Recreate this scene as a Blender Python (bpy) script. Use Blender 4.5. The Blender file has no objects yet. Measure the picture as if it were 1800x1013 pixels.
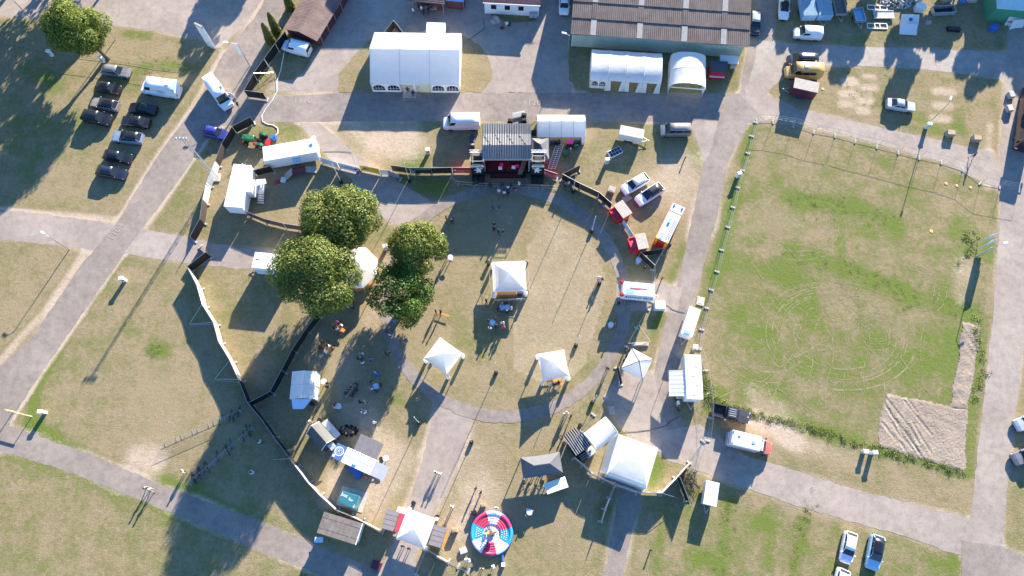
import bpy, bmesh, math, random
import numpy as np
from mathutils import Vector, Matrix
R = math.radians
random.seed(7)
rng = np.random.default_rng(11)
scene = bpy.context.scene
COL = scene.collection

# ------------------------------------------------------------------ camera, sky, sun, exposure
ALT, TILT, FPX = 100.0, R(18.5), 1250.0          # a drone about 100 m up, looking 18.5 degrees off the vertical
cam = bpy.data.cameras.new('camera')
cam.sensor_width = 36.0
cam.lens = 36.0 * FPX / 1800.0
cam.clip_start = 1.0
cam.clip_end = 6000.0
cam_o = bpy.data.objects.new('camera', cam)
COL.objects.link(cam_o)
cam_o.location = (0, 0, ALT)
cam_o.rotation_euler = (TILT, 0, 0)
scene.camera = cam_o

SUN_EL, SUN_AZ = R(19.5), R(23.3)                  # azimuth measured from +Y towards +X
world = bpy.data.worlds.new('World')
scene.world = world
world.use_nodes = True
wn = world.node_tree
bg = wn.nodes['Background']
sky = wn.nodes.new('ShaderNodeTexSky')
sky.sky_type = 'NISHITA'
sky.sun_disc = False
sky.sun_elevation = SUN_EL
sky.sun_rotation = SUN_AZ
sky.air_density = 1.2
sky.dust_density = 0.2
sky.ozone_density = 8.0
wn.links.new(sky.outputs[0], bg.inputs[0])
bg.inputs[1].default_value = 0.098
sun = bpy.data.lights.new('sun', 'SUN')
sun.energy = 5.0
sun.angle = R(0.53)
sun.color = (1.0, 0.885, 0.72)
sun_o = bpy.data.objects.new('sun', sun)
COL.objects.link(sun_o)
sd = Vector((math.sin(SUN_AZ) * math.cos(SUN_EL), math.cos(SUN_AZ) * math.cos(SUN_EL), math.sin(SUN_EL)))
sun_o.rotation_euler = sd.to_track_quat('Z', 'Y').to_euler()
sun_o.location = sd * 300
vs = scene.view_settings
vs.view_transform = 'Standard'
vs.look = 'None'
vs.exposure = 1.9
vs.gamma = 1.0
scene.cycles.max_bounces = 8
scene.cycles.diffuse_bounces = 5
scene.cycles.transparent_max_bounces = 6


# ------------------------------------------------------------------ surveying: a pixel of the photograph to a place on the plane z
def P(x, y, z=0.0):
    u, v = x - 900.0, y - 506.5
    c = math.cos(TILT) + v / FPX * math.sin(TILT)
    t = (ALT - z) / c
    return Vector((t * u / FPX, t * (math.sin(TILT) - v / FPX * math.cos(TILT)), z))


def S(x0, y0, k):                                  # survey frame of an enlarged detail
    return lambda x, y, z=0.0: P(x0 + x * k, y0 + y * k, z)


Z1, Z2, Z3, Z4 = S(0, 0, .33557), S(400, 0, .33557), S(780, 0, .33557), S(1200, 0, .33557)
Z5, Z6, Z7, Z8 = S(280, 180, .26647), S(620, 180, .26647), S(940, 240, .26647), S(400, 300, .33557)
Y1, Y2, Y3, Y4 = S(250, 440, .29608), S(480, 560, .22206), S(680, 420, .29608), S(980, 460, .26647)
Y5, Y6, Y7, Y8 = S(880, 660, .29608), S(480, 713, .29608), S(0, 660, .34858), S(1200, 660, .34843)
X1, X2, X3, X4 = S(980, 720, .17763), S(1480, 0, .17778), S(790, 195, .1481), S(640, 0, .17774)
X5, X6, X7, X8 = S(810, 880, .13129), S(640, 870, .14118), S(575, 760, .13820), S(1020, 320, .15789)
X9, XA = S(1660, 380, .17766), S(390, 220, .15789)


# ------------------------------------------------------------------ materials
MATS = {}


def nt(name):
    m = bpy.data.materials.new(name)
    m.use_nodes = True
    t = m.node_tree
    return m, t, t.nodes['Principled BSDF']


def ramp(t, fac, stops):
    n = t.nodes.new('ShaderNodeValToRGB')
    e = n.color_ramp.elements
    while len(e) < len(stops):
        e.new(0.5)
    for k, (p, c) in enumerate(stops):
        e[k].position = p
        e[k].color = (*c, 1)
    t.links.new(fac, n.inputs[0])
    return n.outputs[0]


def noise(t, co, scale, detail=3, rough=.55):
    n = t.nodes.new('ShaderNodeTexNoise')
    n.inputs['Scale'].default_value = scale
    n.inputs['Detail'].default_value = detail
    n.inputs['Roughness'].default_value = rough
    t.links.new(co, n.inputs['Vector'])
    return n.outputs[0]


def mixc(t, fac, a, b, mode='MIX'):
    n = t.nodes.new('ShaderNodeMix')
    n.data_type = 'RGBA'
    n.blend_type = mode
    for s, v in ((n.inputs[0], fac), (n.inputs[6], a), (n.inputs[7], b)):
        if isinstance(v, (int, float)):
            s.default_value = v
        elif isinstance(v, tuple):
            s.default_value = (*v, 1)
        else:
            t.links.new(v, s)
    return n.outputs[2]


def math_(t, op, a, b=0.0, clamp=False):
    n = t.nodes.new('ShaderNodeMath')
    n.operation = op
    n.use_clamp = clamp
    for s, v in ((n.inputs[0], a), (n.inputs[1], b)):
        if isinstance(v, (int, float)):
            s.default_value = v
        else:
            t.links.new(v, s)
    return n.outputs[0]


def bump(t, b, h, strength=.4, dist=.02):
    n = t.nodes.new('ShaderNodeBump')
    n.inputs['Strength'].default_value = strength
    n.inputs['Distance'].default_value = dist
    t.links.new(h, n.inputs['Height'])
    t.links.new(n.outputs[0], b.inputs['Normal'])


def pos(t):
    return t.nodes.new('ShaderNodeNewGeometry').outputs['Position']


def obco(t):
    return t.nodes.new('ShaderNodeTexCoord').outputs['Object']


def plain(name, col, rough=.6, metal=0.0, var=.18, scale=2.5, coat=0.0, bmp=0.0):
    m, t, b = nt(name)
    co = obco(t)
    f = noise(t, co, scale, 4)
    lo = tuple(c * (1 - var) for c in col)
    hi = tuple(min(1, c * (1 + var * .6)) for c in col)
    t.links.new(ramp(t, f, [(.3, lo), (.7, hi)]), b.inputs['Base Color'])
    b.inputs['Roughness'].default_value = rough
    b.inputs['Metallic'].default_value = metal
    b.inputs['Coat Weight'].default_value = coat
    b.inputs['Coat Roughness'].default_value = .08
    if bmp:
        bump(t, b, noise(t, co, scale * 6, 2), bmp, .02)
    MATS[name] = m
    return m


for a in [
    ('tent_white', (.86, .87, .87), .55, 0, .05, 1.2), ('tent_grey', (.115, .115, .125), .6, 0, .08, 1.5), ('tent_dark', (.06, .063, .07), .6, 0, .1, 1.5),
    ('tent_clear', (.55, .58, .60), .25, 0, .12, 2), ('metal', (.55, .56, .57), .35, .8, .1, 3), ('steel_dull', (.42, .43, .44), .5, .5, .2, 3),
    ('white_metal', (.78, .79, .80), .35, 0, .05, 2), ('cream_metal', (.72, .70, .64), .45, 0, .08, 2), ('grey_panel', (.35, .37, .42), .5, 0, .1, 2),
    ('concrete', (.40, .39, .37), .85, 0, .2, 5), ('black_plastic', (.012, .012, .013), .5, 0, .2, 4), ('rubber', (.015, .015, .016), .8, 0, .2, 6),
    ('tarp_black', (.012, .011, .011), .75, 0, .25, 2), ('tarp_brown', (.065, .045, .038), .8, 0, .25, 2), ('tarp_white', (.74, .74, .73), .6, 0, .06, 2),
    ('tarp_beige', (.45, .41, .35), .75, 0, .12, 2), ('tarp_red', (.62, .02, .03), .55, 0, .1, 2), ('tarp_yellow', (.70, .50, .03), .55, 0, .1, 2),
    ('tarp_green', (.03, .22, .12), .55, 0, .1, 2), ('tarp_blue', (.06, .14, .33), .55, 0, .1, 2), ('tarp_sky', (.50, .62, .80), .55, 0, .08, 2),
    ('wood', (.36, .25, .15), .7, 0, .3, 3), ('wood_grey', (.36, .33, .29), .8, 0, .25, 3), ('wood_orange', (.62, .24, .05), .5, 0, .15, 3),
    ('wood_pale', (.44, .40, .35), .75, 0, .2, 3), ('felt_grey', (.22, .20, .20), .9, 0, .15, 2), ('felt_brown', (.17, .145, .13), .9, 0, .25, 1.5),
    ('red_paint', (.50, .02, .03), .45, 0, .15, 2), ('magenta_red', (.52, .05, .10), .5, 0, .12, 2), ('maroon_paint', (.10, .02, .04), .4, 0, .15, 2), ('maroon_wall', (.12, .035, .04), .7, 0, .2, 2),
    ('maroon_roof', (.10, .04, .055), .8, 0, .25, 2), ('green_paint', (.06, .26, .15), .5, 0, .12, 2), ('green_wall', (.40, .47, .38), .6, 0, .1, 2),
    ('teal_paint', (.03, .155, .19), .5, 0, .1, 2), ('teal_pale', (.25, .38, .36), .6, 0, .1, 2), ('fence_green', (.03, .10, .06), .5, 0, .1, 2), ('tractor_green', (.02, .15, .05), .4, 0, .1, 2), ('skyblue_paint', (.25, .45, .66), .5, 0, .08, 2),
    ('blue_paint', (.03, .13, .50), .45, 0, .1, 2), ('yellow_paint', (.75, .55, .03), .45, 0, .1, 2), ('orange_paint', (.70, .25, .03), .45, 0, .1, 2), ('pink_cloth', (.70, .03, .28), .7, 0, .1, 2),
    ('bark', (.11, .085, .06), .95, 0, .35, 4), ('stone', (.35, .33, .31), .9, 0, .3, 3), ('gravel', (.45, .43, .40), .95, 0, .3, 6),
    ('stage_deck', (.09, .025, .026), .3, 0, .4, 1.2), ('vinyl_red', (.62, .05, .12), .35, 0, .06, 1), ('vinyl_white', (.80, .80, .82), .35, 0, .04, 1), ('vinyl_blue', (.03, .33, .62), .35, 0, .06, 1), ('vinyl_navy', (.06, .12, .42), .35, 0, .06, 1),
    ('paint_faded', (.33, .295, .27), .9, 0, .3, 6), ('skin', (.52, .32, .23), .6, 0, .06, 3), ('hair_brown', (.06, .035, .02), .7, 0, .2, 6), ('hair_blond', (.40, .28, .13), .7, 0, .2, 6), ('hair_black', (.012, .010, .009), .7, 0, .2, 6),
    ('cap_white', (.75, .75, .76), .7, 0, .05, 3), ('hat_pink', (.62, .16, .30), .7, 0, .05, 3), ('c_black', (.014, .014, .017), .85, 0, .2, 4), ('c_navy', (.03, .045, .11), .85, 0, .2, 4), ('c_white', (.72, .72, .74), .8, 0, .06, 4),
    ('c_grey', (.22, .22, .24), .85, 0, .15, 4), ('c_blue', (.08, .20, .50), .85, 0, .15, 4), ('c_red', (.48, .03, .05), .85, 0, .15, 4), ('c_green', (.03, .20, .09), .85, 0, .15, 4), ('c_purple', (.16, .05, .15), .85, 0, .15, 4),
    ('c_denim', (.07, .10, .18), .85, 0, .2, 4), ('c_beige', (.42, .34, .25), .85, 0, .1, 4), ('leather', (.25, .13, .05), .6, 0, .2, 4), ('tan_hide', (.55, .33, .14), .7, 0, .2, 3),
    ('lamp_red', (.35, .01, .01), .25, 0, .1, 3), ('lamp_clear', (.70, .72, .74), .15, 0, .05, 3), ('lettering_dark', (.03, .03, .05), .6, 0, .05, 3), ('lettering_white', (.80, .80, .80), .6, 0, .03, 3), ('lettering_brown', (.35, .2, .03), .6, 0, .03, 3),
]:
    plain(*a)
m = MATS['tent_white']                             # coated canvas lets some of the light through
t = m.node_tree
b = t.nodes['Principled BSDF']
tr = t.nodes.new('ShaderNodeBsdfTranslucent')
tr.inputs[0].default_value = (.95, .97, .97, 1)
mx = t.nodes.new('ShaderNodeMixShader')
mx.inputs[0].default_value = .46
wn_ = noise(t, obco(t), .9, 4, .6)
bump(t, b, wn_, .35, .12)
t.links.new(b.outputs[0], mx.inputs[1])
t.links.new(tr.outputs[0], mx.inputs[2])
t.links.new(mx.outputs[0], t.nodes['Material Output'].inputs[0])
for n_, c_ in [('paint_white', (.80, .80, .81)), ('paint_black', (.008, .008, .010)), ('paint_graphite', (.045, .047, .052)), ('paint_grey', (.17, .17, .18)), ('paint_silver', (.40, .43, .46)), ('paint_steelblue', (.17, .24, .33)),
               ('paint_night', (.012, .014, .03)), ('paint_blue', (.025, .03, .22)), ('paint_orange', (.62, .36, .11)), ('paint_maroon', (.055, .012, .025)), ('paint_paleblue', (.35, .58, .74)), ('paint_bronze', (.24, .22, .20)), ('paint_red', (.62, .03, .02)),
               ('paint_salmon', (.66, .13, .09))]:
    plain(n_, c_, .35, 0.0, .04, 1.0, .6)
plain('glass', (.018, .024, .032), .06, 0, .1, 1)
plain('glass_pale', (.20, .30, .36), .10, 0, .1, 1)
plain('alloy', (.45, .45, .47), .3, .8, .1, 3)


def corrugated(name, lo, hi, per, axis=0, amt=.35, rough=.75):
    m, t, b = nt(name)
    co = obco(t)
    sp = t.nodes.new('ShaderNodeSeparateXYZ')
    t.links.new(co, sp.inputs[0])
    w = math_(t, 'SINE', math_(t, 'MULTIPLY', sp.outputs[axis], 2 * math.pi / per))
    f1 = noise(t, co, .5, 5, .65)
    f2 = noise(t, co, 5, 3)
    mq_ = t.nodes.new('ShaderNodeMapping')
    mq_.inputs['Scale'].default_value = (3.2, .35, 1) if axis == 0 else (.35, 3.2, 1)
    t.links.new(co, mq_.inputs[0])
    f3 = noise(t, mq_.outputs[0], 1.0, 4, .7)
    c = ramp(t, math_(t, 'ADD', math_(t, 'ADD', math_(t, 'MULTIPLY', f1, .5), math_(t, 'MULTIPLY', f2, .15)), math_(t, 'MULTIPLY', f3, .35)), [(.36, lo), (.62, hi)])
    t.links.new(c, b.inputs['Base Color'])
    b.inputs['Roughness'].default_value = rough
    bump(t, b, w, amt, per * .12)
    MATS[name] = m


corrugated('roof_hall', (.085, .06, .05), (.19, .145, .122), .32)
corrugated('roof_shed_brown', (.10, .055, .05), (.21, .14, .12), .30, 1)
corrugated('wall_hall', (.34, .42, .33), (.46, .53, .43), .30, 0, .3)
corrugated('roof_stage', (.13, .13, .135), (.24, .235, .225), .36, 0, .5, .5)
corrugated('roof_black', (.02, .02, .022), (.05, .05, .055), .34, 0, .6, .5)
corrugated('roof_teal', (.40, .56, .54), (.58, .70, .68), .3, 0, .4, .5)

# grass: the sheet carries three painted attributes (lush, bare, wear), the shader breaks them up
gm, t, b = nt('grass_ground')
co = pos(t)


def attr(t, n):
    a = t.nodes.new('ShaderNodeAttribute')
    a.attribute_name = n
    return a.outputs['Fac']


n_big, n_mid, n_fine, n_blade = noise(t, co, .055, 4, .6), noise(t, co, .35, 4, .62), noise(t, co, 1.6, 4, .7), noise(t, co, 7.0, 3, .75)
mp = t.nodes.new('ShaderNodeMapping')
mp.inputs['Scale'].default_value = (1.0, .25, 1)
mp.inputs['Rotation'].default_value = (0, 0, R(24))
t.links.new(co, mp.inputs[0])
n_streak = noise(t, mp.outputs[0], 1.3, 3, .6)
lush_a = math_(t, 'MULTIPLY', attr(t, 'lush'), math_(t, 'ADD', .15, math_(t, 'MULTIPLY', math_(t, 'ADD', n_fine, n_mid), .85)))
lush = math_(t, 'ADD', lush_a, math_(t, 'MULTIPLY', math_(t, 'SUBTRACT', n_mid, .5), 1.15))
lush = math_(t, 'ADD', lush, math_(t, 'MULTIPLY', math_(t, 'SUBTRACT', n_big, .5), .8))
lush = math_(t, 'ADD', lush, math_(t, 'MULTIPLY', math_(t, 'SUBTRACT', n_fine, .5), 1.1))
lush = math_(t, 'ADD', lush, math_(t, 'MULTIPLY', math_(t, 'SUBTRACT', n_streak, .5), .35))
c_green = ramp(t, lush, [(.08, (.268, .214, .130)), (.34, (.218, .186, .098)), (.55, (.176, .166, .072)), (.88, (.125, .163, .036))])
bare = math_(t, 'ADD', attr(t, 'bare'), math_(t, 'MULTIPLY', math_(t, 'SUBTRACT', n_fine, .5), .9))
bare = math_(t, 'ADD', bare, math_(t, 'MULTIPLY', math_(t, 'SUBTRACT', n_mid, .5), .8), True)
c2 = mixc(t, ramp(t, bare, [(.25, (0, 0, 0)), (.8, (1, 1, 1))]), c_green, (.44, .35, .265))
c3 = mixc(t, .75, c2, ramp(t, n_blade, [(.25, (.58, .58, .58)), (.75, (1.32, 1.32, 1.32))]), 'MULTIPLY')
t.links.new(c3, b.inputs['Base Color'])
b.inputs['Roughness'].default_value = .95
b.inputs['Specular IOR Level'].default_value = .1
bump(t, b, math_(t, 'ADD', n_blade, math_(t, 'MULTIPLY', n_fine, 1.3)), .55, .09)
MATS['grass'] = gm


def asphalt(name, lo, hi, speck):
    m, t, b = nt(name)
    co = pos(t)
    f = math_(t, 'ADD', math_(t, 'MULTIPLY', noise(t, co, .16, 5, .65), .65), math_(t, 'MULTIPLY', noise(t, co, 1.1, 4, .7), .35))
    c = ramp(t, f, [(.34, lo), (.5, tuple((a + b_) / 2 for a, b_ in zip(lo, hi))), (.66, hi)])
    n9 = noise(t, co, 9, 2, .8)
    c = mixc(t, speck, c, ramp(t, n9, [(.3, (.6, .6, .6)), (.7, (1.3, 1.3, 1.3))]), 'MULTIPLY')
    v = t.nodes.new('ShaderNodeTexVoronoi')
    v.feature = 'DISTANCE_TO_EDGE'
    v.inputs['Scale'].default_value = .11
    wv = mixc(t, .12, co, noise(t, co, .5, 3))
    t.links.new(wv, v.inputs['Vector'])
    crack = ramp(t, v.outputs['Distance'], [(.0, (.72, .72, .72)), (.012, (1, 1, 1))])
    c = mixc(t, .16, c, crack, 'MULTIPLY')
    pv = t.nodes.new('ShaderNodeTexVoronoi')       # mended patches and worn lanes
    pv.inputs['Scale'].default_value = .13
    t.links.new(co, pv.inputs['Vector'])
    c = mixc(t, .22, c, ramp(t, pv.outputs['Color'], [(.2, (.80, .80, .81)), (.8, (1.14, 1.13, 1.12))]), 'MULTIPLY')
    st_n = noise(t, co, .55, 6, .75)
    c = mixc(t, .5, c, ramp(t, st_n, [(.34, (.74, .74, .75)), (.5, (1, 1, 1)), (.68, (1.16, 1.14, 1.1))]), 'MULTIPLY')
    t.links.new(c, b.inputs['Base Color'])
    b.inputs['Roughness'].default_value = .9
    b.inputs['Specular IOR Level'].default_value = .2
    bump(t, b, n9, .25, .02)
    MATS[name] = m


asphalt('asphalt', (.194, .163, .143), (.30, .256, .225), .45)
asphalt('asphalt_pale', (.258, .217, .188), (.36, .308, .268), .5)
asphalt('gravel_road', (.27, .238, .21), (.38, .342, .305), .7)
asphalt('dirt', (.26, .205, .15), (.36, .29, .215), .7)
asphalt('sand', (.235, .19, .145), (.335, .277, .222), .7)
asphalt('straw', (.215, .19, .10), (.285, .245, .145), .6)


def foliage(name, cols, trans=.25):
    m, t, b = nt(name)
    g = t.nodes.new('ShaderNodeNewGeometry')
    c = ramp(t, g.outputs['Random Per Island'], [(k / max(1, len(cols) - 1), cc) for k, cc in enumerate(cols)])
    t.links.new(c, b.inputs['Base Color'])
    b.inputs['Roughness'].default_value = .55
    b.inputs['Specular IOR Level'].default_value = .3
    tr = t.nodes.new('ShaderNodeBsdfTranslucent')
    t.links.new(mixc(t, .5, c, (.14, .17, .02)), tr.inputs[0])
    mx = t.nodes.new('ShaderNodeMixShader')
    mx.inputs[0].default_value = trans
    t.links.new(b.outputs[0], mx.inputs[1])
    t.links.new(tr.outputs[0], mx.inputs[2])
    t.links.new(mx.outputs[0], t.nodes['Material Output'].inputs[0])
    MATS[name] = m


foliage('leaf_dark', [(.045, .085, .015), (.09, .14, .025), (.17, .21, .035), (.30, .30, .07)], .3)
foliage('leaf_olive', [(.05, .095, .015), (.11, .165, .025), (.21, .24, .04), (.33, .31, .07)], .3)
foliage('leaf_fresh2', [(.05, .10, .014), (.11, .175, .024), (.20, .25, .036), (.33, .32, .06)], .3)
foliage('leaf_fresh', [(.035, .09, .014), (.065, .15, .022), (.14, .23, .035)], .3)
foliage('leaf_weed', [(.09, .13, .022), (.125, .165, .03), (.17, .19, .05)])
foliage('leaf_thuja', [(.07, .085, .012), (.12, .13, .02), (.17, .16, .03)])


# ------------------------------------------------------------------ mesh building
class M:
    def __init__(s):
        s.v, s.f, s.m = [], [], []

    def add(s, vs_, fs, mat=0):
        o = len(s.v)
        s.v += [tuple(p) for p in vs_]
        s.f += [tuple(i + o for i in q) for q in fs]
        s.m += [mat] * len(fs)
        return s

    def bx(s, x0, y0, z0, x1, y1, z1, mat=0):
        return s.add([(x0, y0, z0), (x1, y0, z0), (x1, y1, z0), (x0, y1, z0), (x0, y0, z1), (x1, y0, z1), (x1, y1, z1), (x0, y1, z1)],
                     [(3, 2, 1, 0), (4, 5, 6, 7), (0, 1, 5, 4), (1, 2, 6, 5), (2, 3, 7, 6), (3, 0, 4, 7)], mat)

    def hexa(s, lo, hi, mat=0):                    # two quads, lower then upper
        return s.add(list(lo) + list(hi), [(3, 2, 1, 0), (4, 5, 6, 7), (0, 1, 5, 4), (1, 2, 6, 5), (2, 3, 7, 6), (3, 0, 4, 7)], mat)

    def bev(s, x0, y0, z0, x1, y1, z1, e=.05, mat=0):   # a box with its upright and top edges eased
        a = [(x0 + e, y0), (x1 - e, y0), (x1, y0 + e), (x1, y1 - e), (x1 - e, y1), (x0 + e, y1), (x0, y1 - e), (x0, y0 + e)]
        cx, cy = (x0 + x1) / 2, (y0 + y1) / 2
        k = lambda p: (cx + (p[0] - cx) * (1 - 2 * e / max(.01, x1 - x0)), cy + (p[1] - cy) * (1 - 2 * e / max(.01, y1 - y0)))
        vs_ = [(*p, z0) for p in a] + [(*p, z1 - e) for p in a] + [(*k(p), z1) for p in a]
        fs = [tuple(range(7, -1, -1)), tuple(range(16, 24))]
        for L in (0, 8):
            fs += [(L + i, L + (i + 1) % 8, L + 8 + (i + 1) % 8, L + 8 + i) for i in range(8)]
        return s.add(vs_, fs, mat)

    def tube(s, p, q, r, n=6, mat=0, r2=None, cap=True):
        p, q = Vector(p), Vector(q)
        d = q - p
        if d.length < 1e-6:
            return s
        d.normalize()
        a = d.orthogonal().normalized()
        c = d.cross(a)
        r2 = r if r2 is None else r2
        vs_ = [p + (a * math.cos(2 * math.pi * i / n) + c * math.sin(2 * math.pi * i / n)) * r for i in range(n)]
        vs_ += [q + (a * math.cos(2 * math.pi * i / n) + c * math.sin(2 * math.pi * i / n)) * r2 for i in range(n)]
        fs = [(i, (i + 1) % n, n + (i + 1) % n, n + i) for i in range(n)]
        if cap:
            fs += [tuple(range(n - 1, -1, -1)), tuple(range(n, 2 * n))]
        return s.add(vs_, fs, mat)

    def path(s, pts, r, n=6, mat=0):
        for a, b_ in zip(pts[:-1], pts[1:]):
            s.tube(a, b_, r, n, mat)
        return s

    def lathe(s, prof, n=16, mat=0, c=(0, 0)):     # prof: (radius, z) from bottom to top
        vs_ = [(c[0] + r * math.cos(2 * math.pi * i / n), c[1] + r * math.sin(2 * math.pi * i / n), z) for r, z in prof for i in range(n)]
        fs = [(k * n + i, k * n + (i + 1) % n, (k + 1) * n + (i + 1) % n, (k + 1) * n + i) for k in range(len(prof) - 1) for i in range(n)]
        fs += [tuple(range(n - 1, -1, -1)), tuple(range((len(prof) - 1) * n, len(prof) * n))]
        return s.add(vs_, fs, mat)

    def prism(s, pts, z0, z1, mat=0):
        n = len(pts)
        return s.add([(p[0], p[1], z0) for p in pts] + [(p[0], p[1], z1) for p in pts],
                     [tuple(range(n - 1, -1, -1)), tuple(range(n, 2 * n))] + [(i, (i + 1) % n, n + (i + 1) % n, n + i) for i in range(n)], mat)

    def slab(s, q, th, mat=0):                     # a sheet through four or more points, with thickness along its normal
        q = [Vector(p) for p in q]
        nrm = (q[1] - q[0]).cross(q[-1] - q[0]).normalized() * th
        n = len(q)
        return s.add([p - nrm for p in q] + q, [tuple(range(n - 1, -1, -1)), tuple(range(n, 2 * n))] + [(i, (i + 1) % n, n + (i + 1) % n, n + i) for i in range(n)], mat)

    def loft(s, secs, mat=0, cap=True):
        n = len(secs[0])
        vs_ = [p for sec in secs for p in sec]
        fs = [(k * n + i, k * n + (i + 1) % n, (k + 1) * n + (i + 1) % n, (k + 1) * n + i) for k in range(len(secs) - 1) for i in range(n)]
        if cap:
            fs += [tuple(range(n - 1, -1, -1)), tuple(range((len(secs) - 1) * n, len(secs) * n))]
        return s.add(vs_, fs, mat)

    def mesh(s, name, mats, smooth=False):
        me = bpy.data.meshes.new(name)
        me.from_pydata(s.v, [], s.f)
        for k in mats:
            me.materials.append(MATS[k])
        if len(mats) > 1:
            me.polygons.foreach_set('material_index', s.m)
        bm = bmesh.new()
        bm.from_mesh(me)
        bmesh.ops.recalc_face_normals(bm, faces=bm.faces)
        bm.to_mesh(me)
        bm.free()
        if smooth:
            me.polygons.foreach_set('use_smooth', [True] * len(me.polygons))
        return me


CACHE = {}


def cached(key, fn):
    if key not in CACHE:
        CACHE[key] = fn()
    return CACHE[key]


def put(name, me, parent=None, loc=(0, 0, 0), rz=0.0, mats=None, scale=None):
    o = bpy.data.objects.new(name, me)
    COL.objects.link(o)
    if parent is not None:
        o.parent = parent
    o.location = loc
    o.rotation_euler = (0, 0, rz)
    if scale:
        o.scale = scale
    if mats:
        for k, mn in enumerate(mats):
            if mn:
                o.material_slots[k].link = 'OBJECT'
                o.material_slots[k].material = MATS[mn]
    return o


def part(name, mb, mats, parent, smooth=False, loc=(0, 0, 0), rz=0.0):
    return put(name, mb.mesh(name, mats if isinstance(mats, (list, tuple)) else [mats], smooth), parent, loc, rz)


def tag(o, label, cat, group=None):
    o['label'] = label
    o['category'] = cat
    if group:
        o['group'] = group
    return o


def thing(name, label, cat, loc=(0, 0, 0), rz=0.0, group=None):
    o = bpy.data.objects.new(name, None)
    o.empty_display_size = .3
    COL.objects.link(o)
    o.location = loc
    o.rotation_euler = (0, 0, rz)
    return tag(o, label, cat, group)


def solo(name, mb, mats, label, cat, loc=(0, 0, 0), rz=0.0, group=None, smooth=False):
    return tag(part(name, mb, mats, None, smooth, loc, rz), label, cat, group)


def setting(name, mb, mats, kind='structure', smooth=False):
    o = part(name, mb, mats, None, smooth)
    o['kind'] = kind
    return o


def frame4(q):                                     # four corners in order -> centre, length along the first edge, width, heading
    q = [Vector((p[0], p[1], 0)) for p in q]
    c = sum(q, Vector()) / 4
    e = ((q[1] - q[0]) + (q[2] - q[3])) / 2
    f = ((q[3] - q[0]) + (q[2] - q[1])) / 2
    return c, e.length, f.length, math.atan2(e.y, e.x)


def lettering(text, size, parent, loc, rot, matname, name='lettering'):
    cu = bpy.data.curves.new('lettering', 'FONT')
    cu.body = text
    cu.size = size
    cu.extrude = .004
    cu.align_x = 'CENTER'
    cu.align_y = 'CENTER'
    cu.resolution_u = 2
    o = bpy.data.objects.new('lettering_source', cu)
    COL.objects.link(o)
    dg = bpy.context.evaluated_depsgraph_get()
    me = bpy.data.meshes.new_from_object(o.evaluated_get(dg))
    bpy.data.objects.remove(o)
    me.materials.clear()
    me.materials.append(MATS[matname])
    r = put(name, me, parent, loc)
    r.rotation_euler = rot
    return r


# ------------------------------------------------------------------ the ground, one sheet to the horizon
def poly_mask(X, Y, pts):
    inside = np.zeros(X.shape, bool)
    n = len(pts)
    for i in range(n):
        x1, y1 = pts[i][:2]
        x2, y2 = pts[(i + 1) % n][:2]
        if y1 == y2:
            continue
        cnd = ((y1 > Y) != (y2 > Y)) & (X < (x2 - x1) * (Y - y1) / (y2 - y1) + x1)
        inside ^= cnd
    return inside


def seg_dist(X, Y, pts):
    d = np.full(X.shape, 1e9)
    for a, b_ in zip(pts[:-1], pts[1:]):
        dx, dy = b_[0] - a[0], b_[1] - a[1]
        L = dx * dx + dy * dy + 1e-9
        tt = np.clip(((X - a[0]) * dx + (Y - a[1]) * dy) / L, 0, 1)
        d = np.minimum(d, np.hypot(X - a[0] - tt * dx, Y - a[1] - tt * dy))
    return d


def px(*pts):
    return [P(x, y) for x, y in pts]


xs = np.concatenate([[-4000, -1500, -500, -200], np.arange(-105, 105.1, .45), [200, 500, 1500, 4000]])
ys = np.concatenate([[-4000, -1500, -400, -120, -40], np.arange(-16, 104, .45), [160, 400, 1500, 4000]])
GX, GY = np.meshgrid(xs, ys)
BARE_LATER = []
lush = np.full(GX.shape, .22)
bare = np.full(GX.shape, .06)


def stroke(arr, pts, w, amt):
    d = seg_dist(GX, GY, px(*pts))
    arr += amt * np.clip(1.35 - d / w, 0, 1)


def zone(arr, pts, amt):
    arr += amt * poly_mask(GX, GY, px(*pts))


zone(lush, [(1325, 218), (1760, 335), (1730, 560), (1690, 830), (1245, 715), (1238, 560)], .17)
zone(lush, [(0, 800), (600, 1013), (600, 1200), (-300, 1200), (-300, 700)], .12)
zone(lush, [(1160, 850), (1690, 980), (1690, 1200), (1110, 1200)], .16)
zone(bare, [(960, 380), (1040, 420), (1070, 500), (1030, 640), (980, 690), (900, 650), (900, 560), (930, 430)], .34)
for pts, w, a in [([(880, 345), (880, 420)], 4, .25), ([(610, 690), (580, 620)], 5, .22), ([(640, 760), (700, 820), (660, 870)], 4, .4), ([(790, 800), (800, 900)], 4, .3), ([(640, 480), (690, 470), (660, 560)], 3, .4), ([(745, 620), (810, 560), (850, 520)], 3, .15), ([(1190, 300), (1210, 380), (1180, 350)], 5, .3), ([(1330, 735), (1400, 775)], 3, .3), ([(600, 235), (720, 250)], 4, .3), ([(450, 220), (400, 270)], 2, .25), ([(560, 900), (600, 840)], 3, .2), ([(1000, 740), (950, 770)], 3, .2), ([(560, 330), (520, 380)], 3, .25), ([(860, 870), (800, 960)], 3, .3), ([(950, 900), (1000, 960)], 4, .15)]:
    BARE_LATER.append((pts, w, a))
zone(bare, [(240, 230), (330, 230), (330, 400), (250, 400)], .1)
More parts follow.
